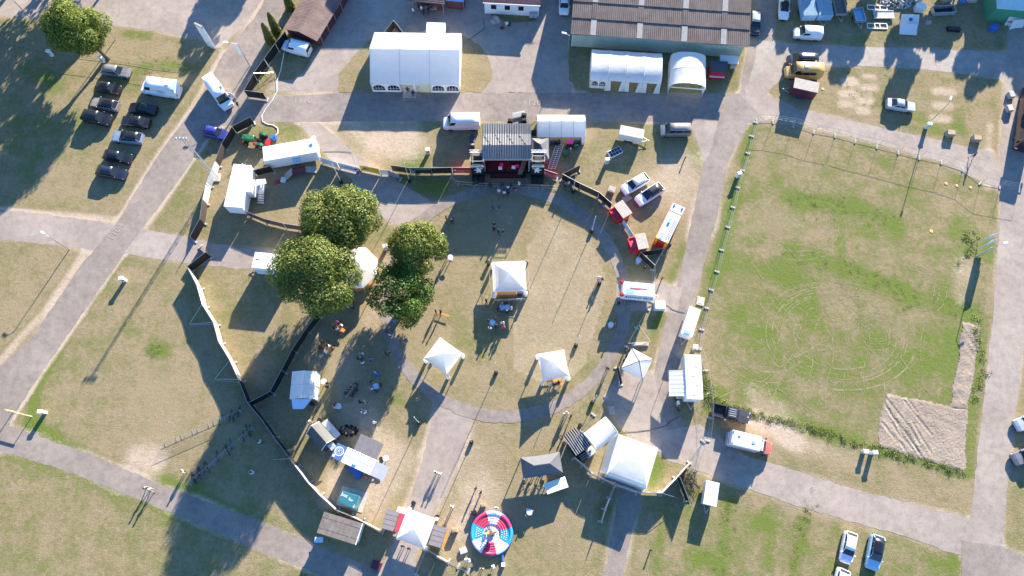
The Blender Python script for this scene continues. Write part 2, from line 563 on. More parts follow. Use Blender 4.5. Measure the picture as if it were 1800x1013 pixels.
for pts, w, a in [
    ([(1250, 715), (1400, 745), (1490, 775), (1690, 830)], 1.1, .55), ([(1395, 350), (1480, 360), (1570, 395)], 1.8, .6), ([(1400, 440), (1500, 480), (1600, 520), (1710, 548)], 1.8, .55), ([(1260, 480), (1310, 470), (1400, 480)], 2.2, .4), ([(1340, 600), (1400, 640), (1420, 650)], 1.6, .35), ([(1420, 560), (1500, 610), (1560, 600)], 1.6, .3), ([(1600, 640), (1670, 600)], 2.5, .35), ([(1330, 520), (1420, 540)], 1.4, .3),
    ([(1690, 400), (1700, 440), (1730, 440)], 2.0, .5), ([(1690, 590), (1670, 690)], 2.5, .3), ([(1300, 560), (1330, 620), (1330, 690)], 3, .2), ([(1560, 620), (1600, 690)], 3.5, .22), ([(1440, 640), (1520, 690)], 3, .2), ([(1735, 560), (1715, 700), (1700, 830)], .9, .45),
    ([(215, 452), (130, 570), (60, 690), (62, 760), (170, 810), (300, 850), (420, 905)], .9, .5), ([(20, 800), (120, 830), (250, 880), (420, 945), (540, 1000)], .9, .45), ([(60, 760), (100, 780)], 1.6, .4), ([(265, 613), (285, 615)], 1.3, .6),
    ([(290, 330), (330, 300), (320, 360)], 2.2, .35), ([(1230, 210), (1235, 340), (1160, 560), (1120, 720)], .7, .35), ([(1325, 215), (1255, 480), (1225, 560)], 1.0, .4), ([(1130, 560), (1160, 560)], 1, .2), ([(1310, 215), (1300, 260)], 1.5, .3),
    ([(1290, 150), (1330, 175)], 1, .2), ([(560, 215), (900, 213)], .5, .25), ([(655, 165), (800, 165)], .5, .4), ([(225, 60), (250, 64), (262, 60)], 1.0, .5), ([(190, 125), (300, 118), (345, 122)], 1.4, .4), ([(200, 150), (230, 150)], 2, .35),
    ([(740, 285), (700, 315), (770, 330)], 2.4, .35), ([(735, 265), (720, 285)], 1.6, .4), ([(440, 240), (470, 250), (500, 235)], 3.0, .3), ([(850, 590), (820, 610), (800, 560)], 2.5, .25), ([(690, 705), (700, 705)], 1.2, .3),
    ([(1150, 800), (1140, 850)], 1.3, .5), ([(1080, 770), (1100, 760)], .9, .4), ([(1430, 870), (1410, 930), (1395, 1010)], .8, .35), ([(1280, 880), (1265, 1010)], .9, .35), ([(1345, 900), (1350, 1000)], .8, .25), ([(1480, 880), (1450, 1013)], 1, .2),
    ([(1400, 750), (1420, 760), (1390, 770)], 1.3, .3), ([(1150, 1000), (1180, 880)], .8, .25), ([(1480, 150), (1560, 190)], 1.0, .45), ([(1500, 130), (1545, 165)], .9, .3), ([(1600, 190), (1640, 225), (1690, 230)], 1.2, .4), ([(1690, 170), (1680, 220)], 1.4, .3),
    ([(545, 885), (560, 905), (640, 880)], .8, .3), ([(1060, 900), (1090, 880)], 1.4, .3), ([(445, 900), (470, 920), (520, 955)], 1.5, .35), ([(555, 690), (560, 640), (600, 590)], 2.0, .15), ([(640, 655), (632, 672)], 1.6, .3), ([(50, 745), (85, 770)], 1, .4),
    ([(1300, 330), (1260, 440)], 2.0, .25), ([(40, 700), (150, 600)], 2.5, .15), ([(1040, 715), (1000, 740)], 1.2, .2), ([(880, 250), (760, 225)], 1.0, .15), ([(60, 120), (100, 145)], 2.2, .4), ([(0, 240), (60, 260), (130, 230)], 6, .15), ([(1110, 255), (1020, 285)], 2.5, .2),
    ([(1270, 690), (1255, 720)], 1.2, .4), ([(1020, 640), (980, 600)], 3, .1), ([(940, 430), (990, 470)], 3, .08),
]:
    stroke(lush, pts, w, a)
for pts, w, a in [
    ([(255, 400), (310, 318), (365, 240), (395, 215)], .7, .6), ([(205, 392), (285, 265), (340, 185), (392, 90)], .6, .5), ([(20, 735), (70, 660), (160, 530), (240, 415)], .6, .45), ([(0, 635), (80, 545), (150, 440)], .7, .6), ([(0, 372), (130, 380), (200, 385)], .8, .5), ([(595, 215), (660, 240), (720, 225)], 2, .25),
    ([(600, 60), (600, 150)], 1, .3), ([(830, 90), (855, 150)], 2, .35), ([(660, 265), (720, 260)], 3, .35), ([(1200, 300), (1160, 330)], 4, .25), ([(620, 640), (640, 720)], 3.0, .2), ([(275, 690), (300, 730), (265, 800)], 3.0, .22), ([(240, 800), (270, 815)], 2, .5),
    ([(1330, 690), (1380, 730)], 2, .3), ([(1320, 735), (1400, 780)], 1.5, .5), ([(1440, 790), (1520, 830)], 1.5, .3), ([(1395, 385), (1300, 400)], 3, .2), ([(1700, 460), (1690, 520)], 2, .4), ([(1740, 220), (1735, 330)], .8, .5),
    ([(1485, 145), (1500, 143)], 1.1, .7), ([(1480, 165), (1500, 163)], 1.0, .7), ([(1520, 155), (1535, 155)], 1.1, .7), ([(1515, 177), (1530, 176)], 1.1, .7), ([(1480, 183), (1495, 184)], .9, .7), ([(1510, 195), (1525, 196)], .8, .7), ([(1645, 160), (1675, 162)], 1.0, .6), ([(1645, 185), (1670, 187)], 1.0, .6), ([(1640, 208), (1665, 210)], 1.0, .6), ([(1520, 135), (1535, 136)], .8, .6),
    ([(590, 830), (575, 880)], 1.3, .35), ([(690, 800), (640, 890)], 3, .2), ([(560, 600), (545, 640)], 2, .15), ([(830, 720), (850, 850)], 3, .2), ([(1255, 300), (1215, 420)], 1.0, .3), ([(1130, 500), (1160, 480)], 3, .15),
]:
    stroke(bare, pts, w, a)
ROADS = [
    ('road', [(-420, -60), (-420, 20), (0, 28), (150, 40), (260, 52), (345, 68), (385, 85), (430, 45), (480, -30), (420, -200), (-300, -200)], 'asphalt_pale'),
    ('road', [(395, 160), (440, 140), (440, 172), (620, 163), (1000, 163), (1300, 165), (1340, 170), (1345, 215), (1250, 215), (700, 213), (440, 215), (350, 225), (330, 210)], 'asphalt'),
    ('forecourt', [(590, -60), (500, 120), (470, 160), (1005, 164), (1000, 100), (1004, -60)], 'asphalt_pale'),
    ('road', [(1338, -60), (1300, 165), (1250, 215), (1238, 282), (1212, 404), (1198, 470), (1180, 540), (1166, 580), (1140, 700), (1135, 745), (1160, 790), (1215, 800), (1200, 740), (1182, 700), (1190, 650), (1205, 590), (1217, 540), (1236, 465), (1255, 404), (1281, 282), (1312, 225), (1335, 170), (1385, -60)], 'asphalt'),
    ('path', [(1300, 165), (1345, 165), (1400, 190), (1550, 225), (1640, 245), (1745, 268), (1760, 300), (1790, 340), (1760, 335), (1640, 280), (1430, 222), (1340, 207)], 'asphalt_pale'),
    ('gravel_track', [(1335, 70), (1410, 78), (1560, 84), (1770, 92), (1768, 138), (1600, 120), (1480, 115), (1380, 120), (1340, 150), (1315, 150)], 'gravel_road'),
    ('road', [(1775, 40), (1765, 140), (1758, 260), (1762, 330), (1745, 560), (1715, 830), (1705, 910), (1690, 960), (1700, 1200), (1850, 1200), (1760, 985), (1768, 880), (1795, 640), (1830, 330), (1840, 60)], 'asphalt_pale'),
    ('road', [(1160, 760), (1230, 745), (1310, 800), (1500, 860), (1705, 912), (1712, 985), (1580, 940), (1400, 890), (1290, 850), (1175, 810)], 'asphalt_pale'),
    ('path', [(-60, 740), (20, 750), (150, 795), (300, 858), (440, 910), (560, 960), (680, 1010), (760, 1080), (600, 1080), (560, 1010), (430, 958), (250, 880), (100, 822), (-60, 775)], 'asphalt'),
    ('path', [(-200, 345), (0, 368), (130, 383), (250, 402), (400, 432), (500, 445), (500, 480), (350, 465), (210, 445), (100, 432), (-60, 415), (-200, 400)], 'asphalt_pale'),
    ('road', [(500, -60), (445, 35), (392, 95), (340, 190), (280, 270), (205, 392), (140, 470), (60, 590), (-60, 700), (-160, 830), (0, 795), (20, 738), (70, 660), (160, 530), (240, 415), (320, 310), (362, 245), (395, 215), (440, 130), (470, 75), (520, -30)], 'asphalt'),
    ('path', [(525, 216), (560, 216), (620, 268), (700, 320), (760, 355), (790, 345), (770, 360), (700, 400), (660, 375), (640, 340), (590, 290), (550, 250)], 'asphalt_pale'),
    ('path', [(766, 705), (828, 722), (830, 745), (800, 830), (765, 900), (735, 960), (720, 1060), (640, 1060), (690, 960), (715, 895), (740, 820)], 'asphalt_pale'),
    ('path', [(1090, 850), (1135, 850), (1110, 940), (1085, 1060), (1055, 1060), (1075, 940)], 'asphalt'),
    ('path', [(1085, 500), (1165, 500), (1200, 505), (1190, 550), (1120, 545), (1080, 550)], 'asphalt_pale'),
    ('path', [(1100, 640), (1150, 660), (1170, 740), (1180, 800), (1130, 790), (1085, 740), (1060, 700)], 'asphalt_pale'),
    ('path', [(1310, 150), (1345, 118), (1400, 120), (1350, 160), (1350, 175), (1310, 175)], 'asphalt_pale'),
    ('path', [(1207, 214), (1262, 213), (1250, 262), (1240, 286), (1219, 234)], 'asphalt_pale'),
    ('road', [(1690, 950), (1760, 960), (1850, 1000), (1850, 1120), (1690, 1100)], 'asphalt'),
]
edge_n = rng.normal(0, 1, GX.shape)
for nm, pts, mt in ROADS:                          # verges: worn earth right at the edge, greener grass behind it
    q = px(*pts)
    d = seg_dist(GX, GY, q + [q[0]])
    bare += .50 * np.clip(1.1 - d / .75, 0, 1) * np.clip(.7 + .6 * np.sin(GX * .35 + GY * .2) * np.sin(GY * .27 - GX * .1), 0, 1.2)
    lush += .16 * np.clip(1 - abs(d - 1.5) / 1.0, 0, 1) * np.clip(.5 + .8 * np.sin(GX * .21 - GY * .3), 0, 1)
rs = random.Random(3)
for k in range(70):                                # short lush streaks scattered over the big field and the south lawn
    x, y = (rs.uniform(1270, 1690), rs.uniform(250, 790)) if k < 50 else (rs.uniform(1150, 1680), rs.uniform(880, 1010))
    if 1520 < x and 680 < y < 850:
        continue
    a = rs.choice([.25, .25, -.3, 1.4]) + rs.uniform(-.25, .25)
    L_ = rs.uniform(15, 60)
    stroke(lush, [(x, y), (x + L_ * math.cos(a), y + L_ * math.sin(a))], rs.uniform(.5, 1.3), rs.uniform(.14, .32))
for pts, w, a in BARE_LATER:
    stroke(bare, pts, w, a)
me = bpy.data.meshes.new('ground')
ny, nx = GX.shape
gz = rng.normal(0, .012, GX.shape)
verts = np.stack([GX, GY, np.clip(gz, -.005, .0)], -1).reshape(-1, 3)
idx = np.arange(ny * nx).reshape(ny, nx)
fc = np.stack([idx[:-1, :-1], idx[:-1, 1:], idx[1:, 1:], idx[1:, :-1]], -1).reshape(-1, 4)
me.vertices.add(len(verts))
me.vertices.foreach_set('co', verts.ravel())
me.loops.add(fc.size)
me.loops.foreach_set('vertex_index', fc.ravel())
me.polygons.add(len(fc))
me.polygons.foreach_set('loop_start', np.arange(0, fc.size, 4))
me.update(calc_edges=True)
for nm, arr in (('lush', lush), ('bare', bare)):
    a = me.attributes.new(nm, 'FLOAT', 'POINT')
    a.data.foreach_set('value', arr.ravel())
me.materials.append(MATS['grass'])
g = put('ground', me)
g['kind'] = 'structure'


# ------------------------------------------------------------------ roads and paths: sheets a few mm apart, with broken edges
def sheet(name, pts, z, mat, jit=.16, closed_smooth=False):
    q = [Vector((p[0], p[1], 0)) for p in pts]
    out = []
    n = len(q)
    for i in range(n):
        a, b_ = q[i], q[(i + 1) % n]
        m_ = max(1, int((b_ - a).length / .8))
        nr = (b_ - a).normalized().cross(Vector((0, 0, 1)))
        for k in range(m_):
            p = a.lerp(b_, k / m_)
            far = abs(p.x) > 130 or p.y > 110 or p.y < -25
            out.append(p + (nr * random.gauss(0, jit) if not far else Vector()))
    bm = bmesh.new()
    vs_ = [bm.verts.new((p.x, p.y, z)) for p in out]
    f = bm.faces.new(vs_)
    bmesh.ops.triangulate(bm, faces=[f])
    bmesh.ops.recalc_face_normals(bm, faces=bm.faces)
    me = bpy.data.meshes.new(name)
    bm.to_mesh(me)
    bm.free()
    if sum(p.normal.z for p in me.polygons) < 0:
        me.flip_normals()
    me.materials.append(MATS[mat])
    o = put(name, me)
    o['kind'] = 'structure'
    return o


masks, levels = [], []
for k, (nm, pts, mt) in enumerate(ROADS):          # each sheet one step above those it crosses
    mk = poly_mask(GX, GY, px(*pts))
    used = {levels[j] for j in range(k) if (masks[j] & mk).any()}
    lv = (max(used) + 1) if used else 0
    masks.append(mk)
    levels.append(lv)
    sheet(nm, px(*pts), .002 + .003 * lv, mt, .06 if 'road' in nm else .07)
# lawns laid into the forecourt
ZT = .002 + .003 * (max(levels) + 1)
print('levels', levels)


def lawn(pts, amt=.2):
    o = sheet('lawn', px(*pts), ZT + .0015, 'grass', .1)
    for nm, v in (('lush', amt), ('bare', .15)):
        a = o.data.attributes.new(nm, 'FLOAT', 'POINT')
        a.data.foreach_set('value', np.full(len(o.data.vertices), v))


lawn([(660, 60), (625, 95), (597, 130), (596, 163), (656, 163), (845, 163), (865, 140), (862, 110), (845, 80), (810, 60)], .18)
lawn([(1003, 60), (1000, 110), (1000, 140), (1015, 155), (1040, 163), (1260, 162), (1290, 145), (1308, 100), (1308, 60)], .4)
lawn([(500, 70), (560, 80), (540, 120), (515, 140), (470, 142), (455, 120)], .32)
lawn([(850, 15), (950, 25), (940, 38), (900, 40), (865, 30)], .5)
# the ring path round the green
ring_pts = [P(*p) for p in [(800, 343), (925, 325), (1000, 352), (1050, 385), (1088, 440), (1104, 500), (960, 735), (870, 741), (760, 700), (700, 650), (672, 590)]]
A_ = np.array([[p.x, p.y, 1] for p in ring_pts])
b_ = np.array([-(p.x ** 2 + p.y ** 2) for p in ring_pts])
D_, E_, F_ = np.linalg.lstsq(A_, b_, rcond=None)[0]
RC = Vector((-D_ / 2, -E_ / 2, 0))
RO = math.sqrt(RC.x ** 2 + RC.y ** 2 - F_)
rm = M()
N_ = 160
jo = [RO + random.gauss(0, .07) for _ in range(N_)]
ji = [RO - 1.75 + random.gauss(0, .07) for _ in range(N_)]
rm.add([(RC.x + r_ * math.cos(2 * math.pi * i / N_), RC.y + r_ * math.sin(2 * math.pi * i / N_), ZT + .003) for rr in (ji, jo) for i, r_ in enumerate(rr)],
       [(i, N_ + i, N_ + (i + 1) % N_, (i + 1) % N_) for i in range(N_)])
setting('ring_path', rm, ['asphalt'])
print('ring', RC, RO)

# wheel marks left by cars turning on the field: thin worn strips
wt_ = M()


TZ = [.004]


def track(pts, wd=.13, gap=.18):
    TZ[0] += .0003
    pts = [Vector((p[0], p[1], 0)) for p in pts]
    run = True
    for a, b_ in zip(pts[:-1], pts[1:]):
        if random.random() < gap:
            continue
        d = (b_ - a).normalized()
        nr = Vector((-d.y, d.x, 0)) * wd
        u0, u1 = random.uniform(.15, 1.5), random.uniform(.15, 1.5)
        z = Vector((0, 0, TZ[0]))
        wt_.add([a - nr * u0 + z, b_ - nr * u1 + z, b_ + nr * u1 + z, a + nr * u0 + z], [(0, 1, 2, 3)])


for (cx, cy, r0, n_, a0, a1) in [(1395, 395, 6.6, 9, 130, 400), (1475, 590, 9.6, 8, 0, 360), (1350, 610, 7.0, 7, 150, 330), (1540, 580, 3.4, 4, 0, 360), (1590, 510, 5, 3, -60, 100)]:
    c = P(cx, cy)
    for k in range(n_):
        rr = r0 - k * random.uniform(.45, .75)
        ox, oy = random.uniform(-.3, .3), random.uniform(-.3, .3)
        if rr > .8:
            track([(c.x + ox + rr * math.cos(R(a)) * 1.18, c.y + oy + rr * math.sin(R(a)) * .85) for a in range(a0, a1 + 1, 4)], .055, .3)
for k in range(9):
    for (x0, y0, x1, y1) in [(1290 + 16 * k, 470 - 6 * k, 1500 + 17 * k, 760 - 8 * k), (1450 - 18 * k, 600 + 6 * k, 1260 + 24 * k, 706 + 4 * k), (1380 + 30 * k, 560, 1350 + 33 * k, 700 + 6 * k)]:
        a, b_ = P(x0 + random.uniform(-6, 6), y0), P(x1, y1 + random.uniform(-6, 6))
        track([a.lerp(b_, j / 30) + Vector((math.sin(j * .35 + k) * .25, 0, 0)) for j in range(31)], .05, .35)
setting('wheel_tracks', wt_, ['straw'])

# the stripped building plot with wheel ruts, and the trench beside it
def plot(name, pts, mat, rut):
    q = px(*pts)
    x0, x1 = min(p.x for p in q), max(p.x for p in q)
    y0, y1 = min(p.y for p in q), max(p.y for p in q)
    st = .18
    X, Y = np.meshgrid(np.arange(x0, x1, st), np.arange(y0, y1, st))
    wob = .10 * np.sin(X * 1.3 + Y * .7) + .08 * np.sin(Y * 2.1 - X * .5) + rng.normal(0, .06, X.shape)
    ins = poly_mask(X + wob, Y + wob * .6, q)
    d = seg_dist(X, Y, q + [q[0]])
    z = .03 + .006 * np.sin(X * 2.2 + 1.1 * np.sin(Y)) + rng.normal(0, .010, X.shape)
    z += .02 * np.sin(X * 1.7 + 2 * np.sin(Y * .9)) * np.sin(Y * 1.3)
    for k in range(int(rut * 15)):                 # wheel ruts pressed by a digger, on the west half
        a0 = R(random.gauss(118, 7))
        cx, cy = x0 + (x1 - x0) * random.uniform(.05, .5), y0 + (y1 - y0) * random.uniform(.15, .9)
        L_ = random.uniform(1.0, 3.2)
        d2 = seg_dist(X, Y, [(cx - math.cos(a0) * L_, cy - math.sin(a0) * L_), (cx, cy + random.uniform(-.2, .2)), (cx + math.cos(a0) * L_, cy + math.sin(a0) * L_)])
        z += -.05 * np.clip(1.2 - d2 / .16, 0, 1) + .025 * np.clip(1 - abs(d2 - .34) / .14, 0, 1)
    z += .05
    z += (1 - rut) * (.01 + .03 * np.sin(Y * 3.1 + 2 * np.sin(X * 2)) * np.sin(X * 2.3))
    z = np.where(d < .5, z * d / .5 + .002, z)
    me_i = -np.ones(X.shape, int)
    vs_, fs = [], []
    for j in range(X.shape[0] - 1):
        for i in range(X.shape[1] - 1):
            if ins[j, i] and ins[j + 1, i] and ins[j, i + 1] and ins[j + 1, i + 1]:
                f = []
                for jj, ii in ((j, i), (j, i + 1), (j + 1, i + 1), (j + 1, i)):
                    if me_i[jj, ii] < 0:
                        me_i[jj, ii] = len(vs_)
                        vs_.append((X[jj, ii], Y[jj, ii], .01 + max(0, z[jj, ii])))
                    f.append(me_i[jj, ii])
                fs.append(tuple(f))
    m = M()
    m.add(vs_, fs)
    setting(name, m, [mat])


plot('sand_plot', [(1556, 690), (1640, 706), (1680, 716), (1702, 715), (1697, 833), (1640, 815), (1540, 785), (1545, 740)], 'sand', 1.0)
plot('sand_trench', [(1690, 564), (1725, 572), (1716, 640), (1702, 724), (1666, 720), (1682, 640)], 'sand', 0.0)


# ------------------------------------------------------------------ leaves, trees, plants
def leaf_mesh(name, pts, nrm, size, mat, squash=1.0):
    n = len(pts)
    nrm = nrm + rng.normal(0, .36, (n, 3))
    nrm /= np.linalg.norm(nrm, axis=1)[:, None] + 1e-9
    a = np.cross(nrm, rng.normal(0, 1, (n, 3)))
    a /= np.linalg.norm(a, axis=1)[:, None] + 1e-9
    c = np.cross(nrm, a)
    s = size * rng.uniform(.6, 1.25, (n, 1))
    v = np.empty((n, 4, 3))
    v[:, 0] = pts - a * s
    v[:, 1] = pts - c * s * .55 * squash + nrm * s * .18
    v[:, 2] = pts + a * s
    v[:, 3] = pts + c * s * .55 * squash + nrm * s * .18
    me = bpy.data.meshes.new(name)
    me.vertices.add(4 * n)
    me.vertices.foreach_set('co', v.ravel())
    me.loops.add(4 * n)
    me.loops.foreach_set('vertex_index', np.arange(4 * n))
    me.polygons.add(n)
    me.polygons.foreach_set('loop_start', np.arange(0, 4 * n, 4))
    me.update(calc_edges=True)
    me.materials.append(MATS[mat])
    return me


def crown_points(R_, Hh, lobes, per, spread=.8):
    out_p, out_n = [], []
    k = 0
    while k < lobes:
        d = rng.normal(0, 1, 3)
        d /= np.linalg.norm(d)
        if d[2] < -.55:
            continue
        rad = rng.uniform(.55, 1.0) ** .5 * spread
        c = d * np.array([R_, R_, Hh]) * (rad if k % 4 else rad * .55) * .82
        lr = R_ * rng.uniform(.17, .38)
        m_ = int(per * (lr / (R_ * .28)) ** 2)
        q = rng.normal(0, 1, (m_, 3))
        q /= np.linalg.norm(q, axis=1)[:, None]
        ok = (q @ d > -.45)
        q = q[ok]
        shell = rng.uniform(.72, 1.06, (len(q), 1))
        out_p.append(c + q * lr * shell * np.array([1, 1, .85]))
        out_n.append(q * 1.0 + np.array([0, 0, .18]))
        k += 1
    return np.concatenate(out_p), np.concatenate(out_n)


def tree(label, crown_px, h_c, R_, Hh, mat, lobes=46, per=330, base=None, leaf=.17, cat='tree', group=None, seedling=0, spread=.9):
    ctr = P(*crown_px, h_c)
    b_ = Vector((ctr.x, ctr.y, 0)) if base is None else P(*base)
    t_ = thing('tree', label, cat, b_, 0, group)
    off = Vector((ctr.x - b_.x, ctr.y - b_.y, h_c))
    tr = M()
    top = Vector((off.x * .55, off.y * .55, h_c * .62))
    tr.tube((0, 0, -.05), (off.x * .05, off.y * .05, .5), R_ * .085, 8, 0, R_ * .06)
    tr.tube((off.x * .05, off.y * .05, .5), top, R_ * .06, 8, 0, R_ * .042)
    for k in range(11):
        a = 2 * math.pi * k / 11 + random.random() * .5
        e = off + Vector((math.cos(a) * R_ * random.uniform(.35, .75), math.sin(a) * R_ * random.uniform(.35, .75), Hh * random.uniform(-.35, .55)))
        mid = top.lerp(e, .5) + Vector((0, 0, .3))
        st = Vector((off.x * .3, off.y * .3, h_c * .34)).lerp(top, random.random())
        tr.tube(st, mid, R_ * .026, 5, 0, R_ * .016)
        tr.tube(mid, e, R_ * .016, 5, 0, R_ * .005)
    part('trunk', tr, 'bark', t_)
    p_, n_ = crown_points(R_, Hh, lobes, per, spread)
    put('crown', leaf_mesh('crown', p_ + np.array(off), n_, leaf, mat), t_)
    return t_


def far_tree(label, base_px, h, R_, mat='leaf_dark', cat='tree', group=None, lobes=30, per=260):
    b_ = P(*base_px)
    t_ = thing('tree', label, cat, b_, 0, group)
    tr = M()
    tr.tube((0, 0, -.05), (0, 0, h * .5), R_ * .07, 7, 0, R_ * .04)
    part('trunk', tr, 'bark', t_)
    p_, n_ = crown_points(R_, h * .45, lobes, per, 1.0)
    put('crown', leaf_mesh('crown', p_ + np.array((0, 0, h * .53)), n_, .36, mat), t_)


tree('large dark green broadleaf tree just north of the eight-sided white tent', (592, 389), 9.4, 5.9, 6.0, 'leaf_dark', 64, 760)
tree('broad dark green tree overhanging the white stall trailer west of the eight-sided tent', (558, 484), 9.8, 6.3, 6.4, 'leaf_dark', 70, 760)
tree('rounded yellowish olive tree standing alone at the edge of the green', (733, 436), 6.6, 4.5, 4.0, 'leaf_olive', 52, 480)
tree('loose fresh green tree with gaps over the path, white things glimpsed beneath', (703, 521), 5.0, 4.7, 3.4, 'leaf_fresh', 48, 380, spread=1.0)
tree('bright yellow green tree beside the row of parked cars and pale pedestals', (132, 48), 7.0, 5.1, 4.6, 'leaf_fresh2', 62, 520, base=(190, 104))


def thuja(label, base, h):
    t_ = thing('thuja', label, 'conifer', P(*base), 0, 'columnar conifers beside the brown shed')
    tr = M()
    tr.tube((0, 0, 0), (0, 0, h * .8), .08, 6, 0, .02)
    part('trunk', tr, 'bark', t_)
    n = 1900
    z = rng.uniform(.02, 1, n)
    a = rng.uniform(0, 2 * np.pi, n)
    r_ = .85 * np.sqrt(np.clip(1.02 - z, 0, 1)) * rng.uniform(.75, 1.05, n)
    p_ = np.stack([r_ * np.cos(a), r_ * np.sin(a), z * h], -1)
    n_ = np.stack([np.cos(a), np.sin(a), np.full(n, .5)], -1)
    put('crown', leaf_mesh('crown', p_, n_, .16, 'leaf_thuja'), t_)


thuja('slim golden green thuja nearer the black screen fence', (477, 74), 4.6)
thuja('slim golden green thuja closer to the brown shed wall', (487, 56), 4.6)
thuja('slim golden green thuja at the far corner of the brown shed', (512, 16), 4.2)


def clump_field(name, pts, width, n, hmax, mat, size):
    q = px(*pts)
    L = [(b_ - a).length for a, b_ in zip(q[:-1], q[1:])]
    P_, N_n = [], []
    for _ in range(n):
        k = random.choices(range(len(L)), L)[0]
        c = q[k].lerp(q[k + 1], random.random())
        c = c + Vector((random.gauss(0, width), random.gauss(0, width), 0))
        h = hmax * random.uniform(.3, 1)
        m_ = random.randint(14, 34)
        d = rng.normal(0, .16 + h * .35, (m_, 3))
        d[:, 2] = rng.uniform(.02, h, m_)
        P_.append(d + np.array((c.x, c.y, 0)))
        N_n.append(np.tile((0, 0, 1.0), (m_, 1)) + d * .5)
    o = put(name, leaf_mesh(name, np.concatenate(P_), np.concatenate(N_n), size, mat))
    o['kind'] = 'stuff'
    return o


clump_field('weeds', [(1250, 712), (1400, 745), (1490, 775), (1690, 830)], .26, 190, .30, 'leaf_weed', .085)
clump_field('weeds', [(1238, 660), (1246, 700), (1270, 712)], .4, 60, .4, 'leaf_weed', .10)
clump_field('weeds', [(1690, 405), (1712, 420), (1704, 445), (1690, 460)], .4, 22, .35, 'leaf_weed', .10)
clump_field('weeds', [(1718, 560), (1714, 600), (1735, 640), (1712, 700)], .3, 36, .3, 'leaf_weed', .09)
for pts, n, w_ in [([(1395, 350), (1480, 360), (1570, 395)], 70, 1.2), ([(1400, 440), (1500, 480), (1600, 520), (1710, 548)], 90, 1.3), ([(265, 613), (285, 615)], 14, .5), ([(1430, 870), (1410, 930), (1395, 1010)], 40, .6), ([(1280, 880), (1265, 1010)], 34, .7), ([(190, 125), (300, 118), (345, 122)], 40, .8), ([(1480, 150), (1560, 190)], 24, .9)]:
    clump_field('tall_grass', pts, w_, n, .10, 'leaf_weed', .045)

# trees and buildings just beyond the frame to the north, whose shade reaches into it
for x, y, h, r_ in [(-330, -60, 17, 8), (-230, -80, 17, 8), (-120, -80, 17, 7.5), (-20, -75, 17, 7), (75, -85, 17, 7), (165, -80, 17, 6.5), (-160, 30, 14, 6), (-90, 160, 12, 5.5), (222, -66, 15, 4)]:
    far_tree('tall dark tree beyond the parking lawn', (x, y), h, r_, group='trees north of the parking lawn')
far_tree('tall dark tree beyond the end of the brown shed', (470, -100), 11, 4.2)
for x, y, h, r_ in [(1365, -45, 5.5, 3.0), (1420, -48, 6, 3.2), (1480, -55, 7, 3.3), (1535, -60, 10.5, 3.2), (1640, -70, 12.5, 3.6), (1690, -45, 7, 3.0), (1765, -70, 12, 3.8), (1815, -60, 9, 4), (1870, -80, 12, 5), (1930, 40, 11, 5)]:
    far_tree('tall dark tree beyond the trailer yard', (x, y), h, r_, group='trees north of the trailer yard')


# ------------------------------------------------------------------ vehicles (local +X is the front)
# L, W, H, bonnet height, windscreen foot, windscreen head, rear head, rear foot (fractions of L from the middle)
KIND = {
    'hatch': (4.1, 1.76, 1.47, .93, .24, .07, -.36, -.47), 'wagon': (4.75, 1.82, 1.48, .92, .22, .06, -.37, -.475), 'sedan': (4.65, 1.80, 1.44, .92, .20, .05, -.20, -.36),
    'suv': (4.5, 1.84, 1.68, 1.05, .23, .09, -.38, -.47), 'minivan': (4.9, 1.90, 1.92, 1.12, .33, .20, -.455, -.49), 'van': (5.7, 2.0, 2.45, 1.25, .37, .27, -.485, -.495),
    'smallvan': (4.6, 1.85, 1.85, 1.1, .31, .17, -.46, -.49), 'coupe': (4.2, 1.75, 1.36, .9, .18, .04, -.22, -.38),
}


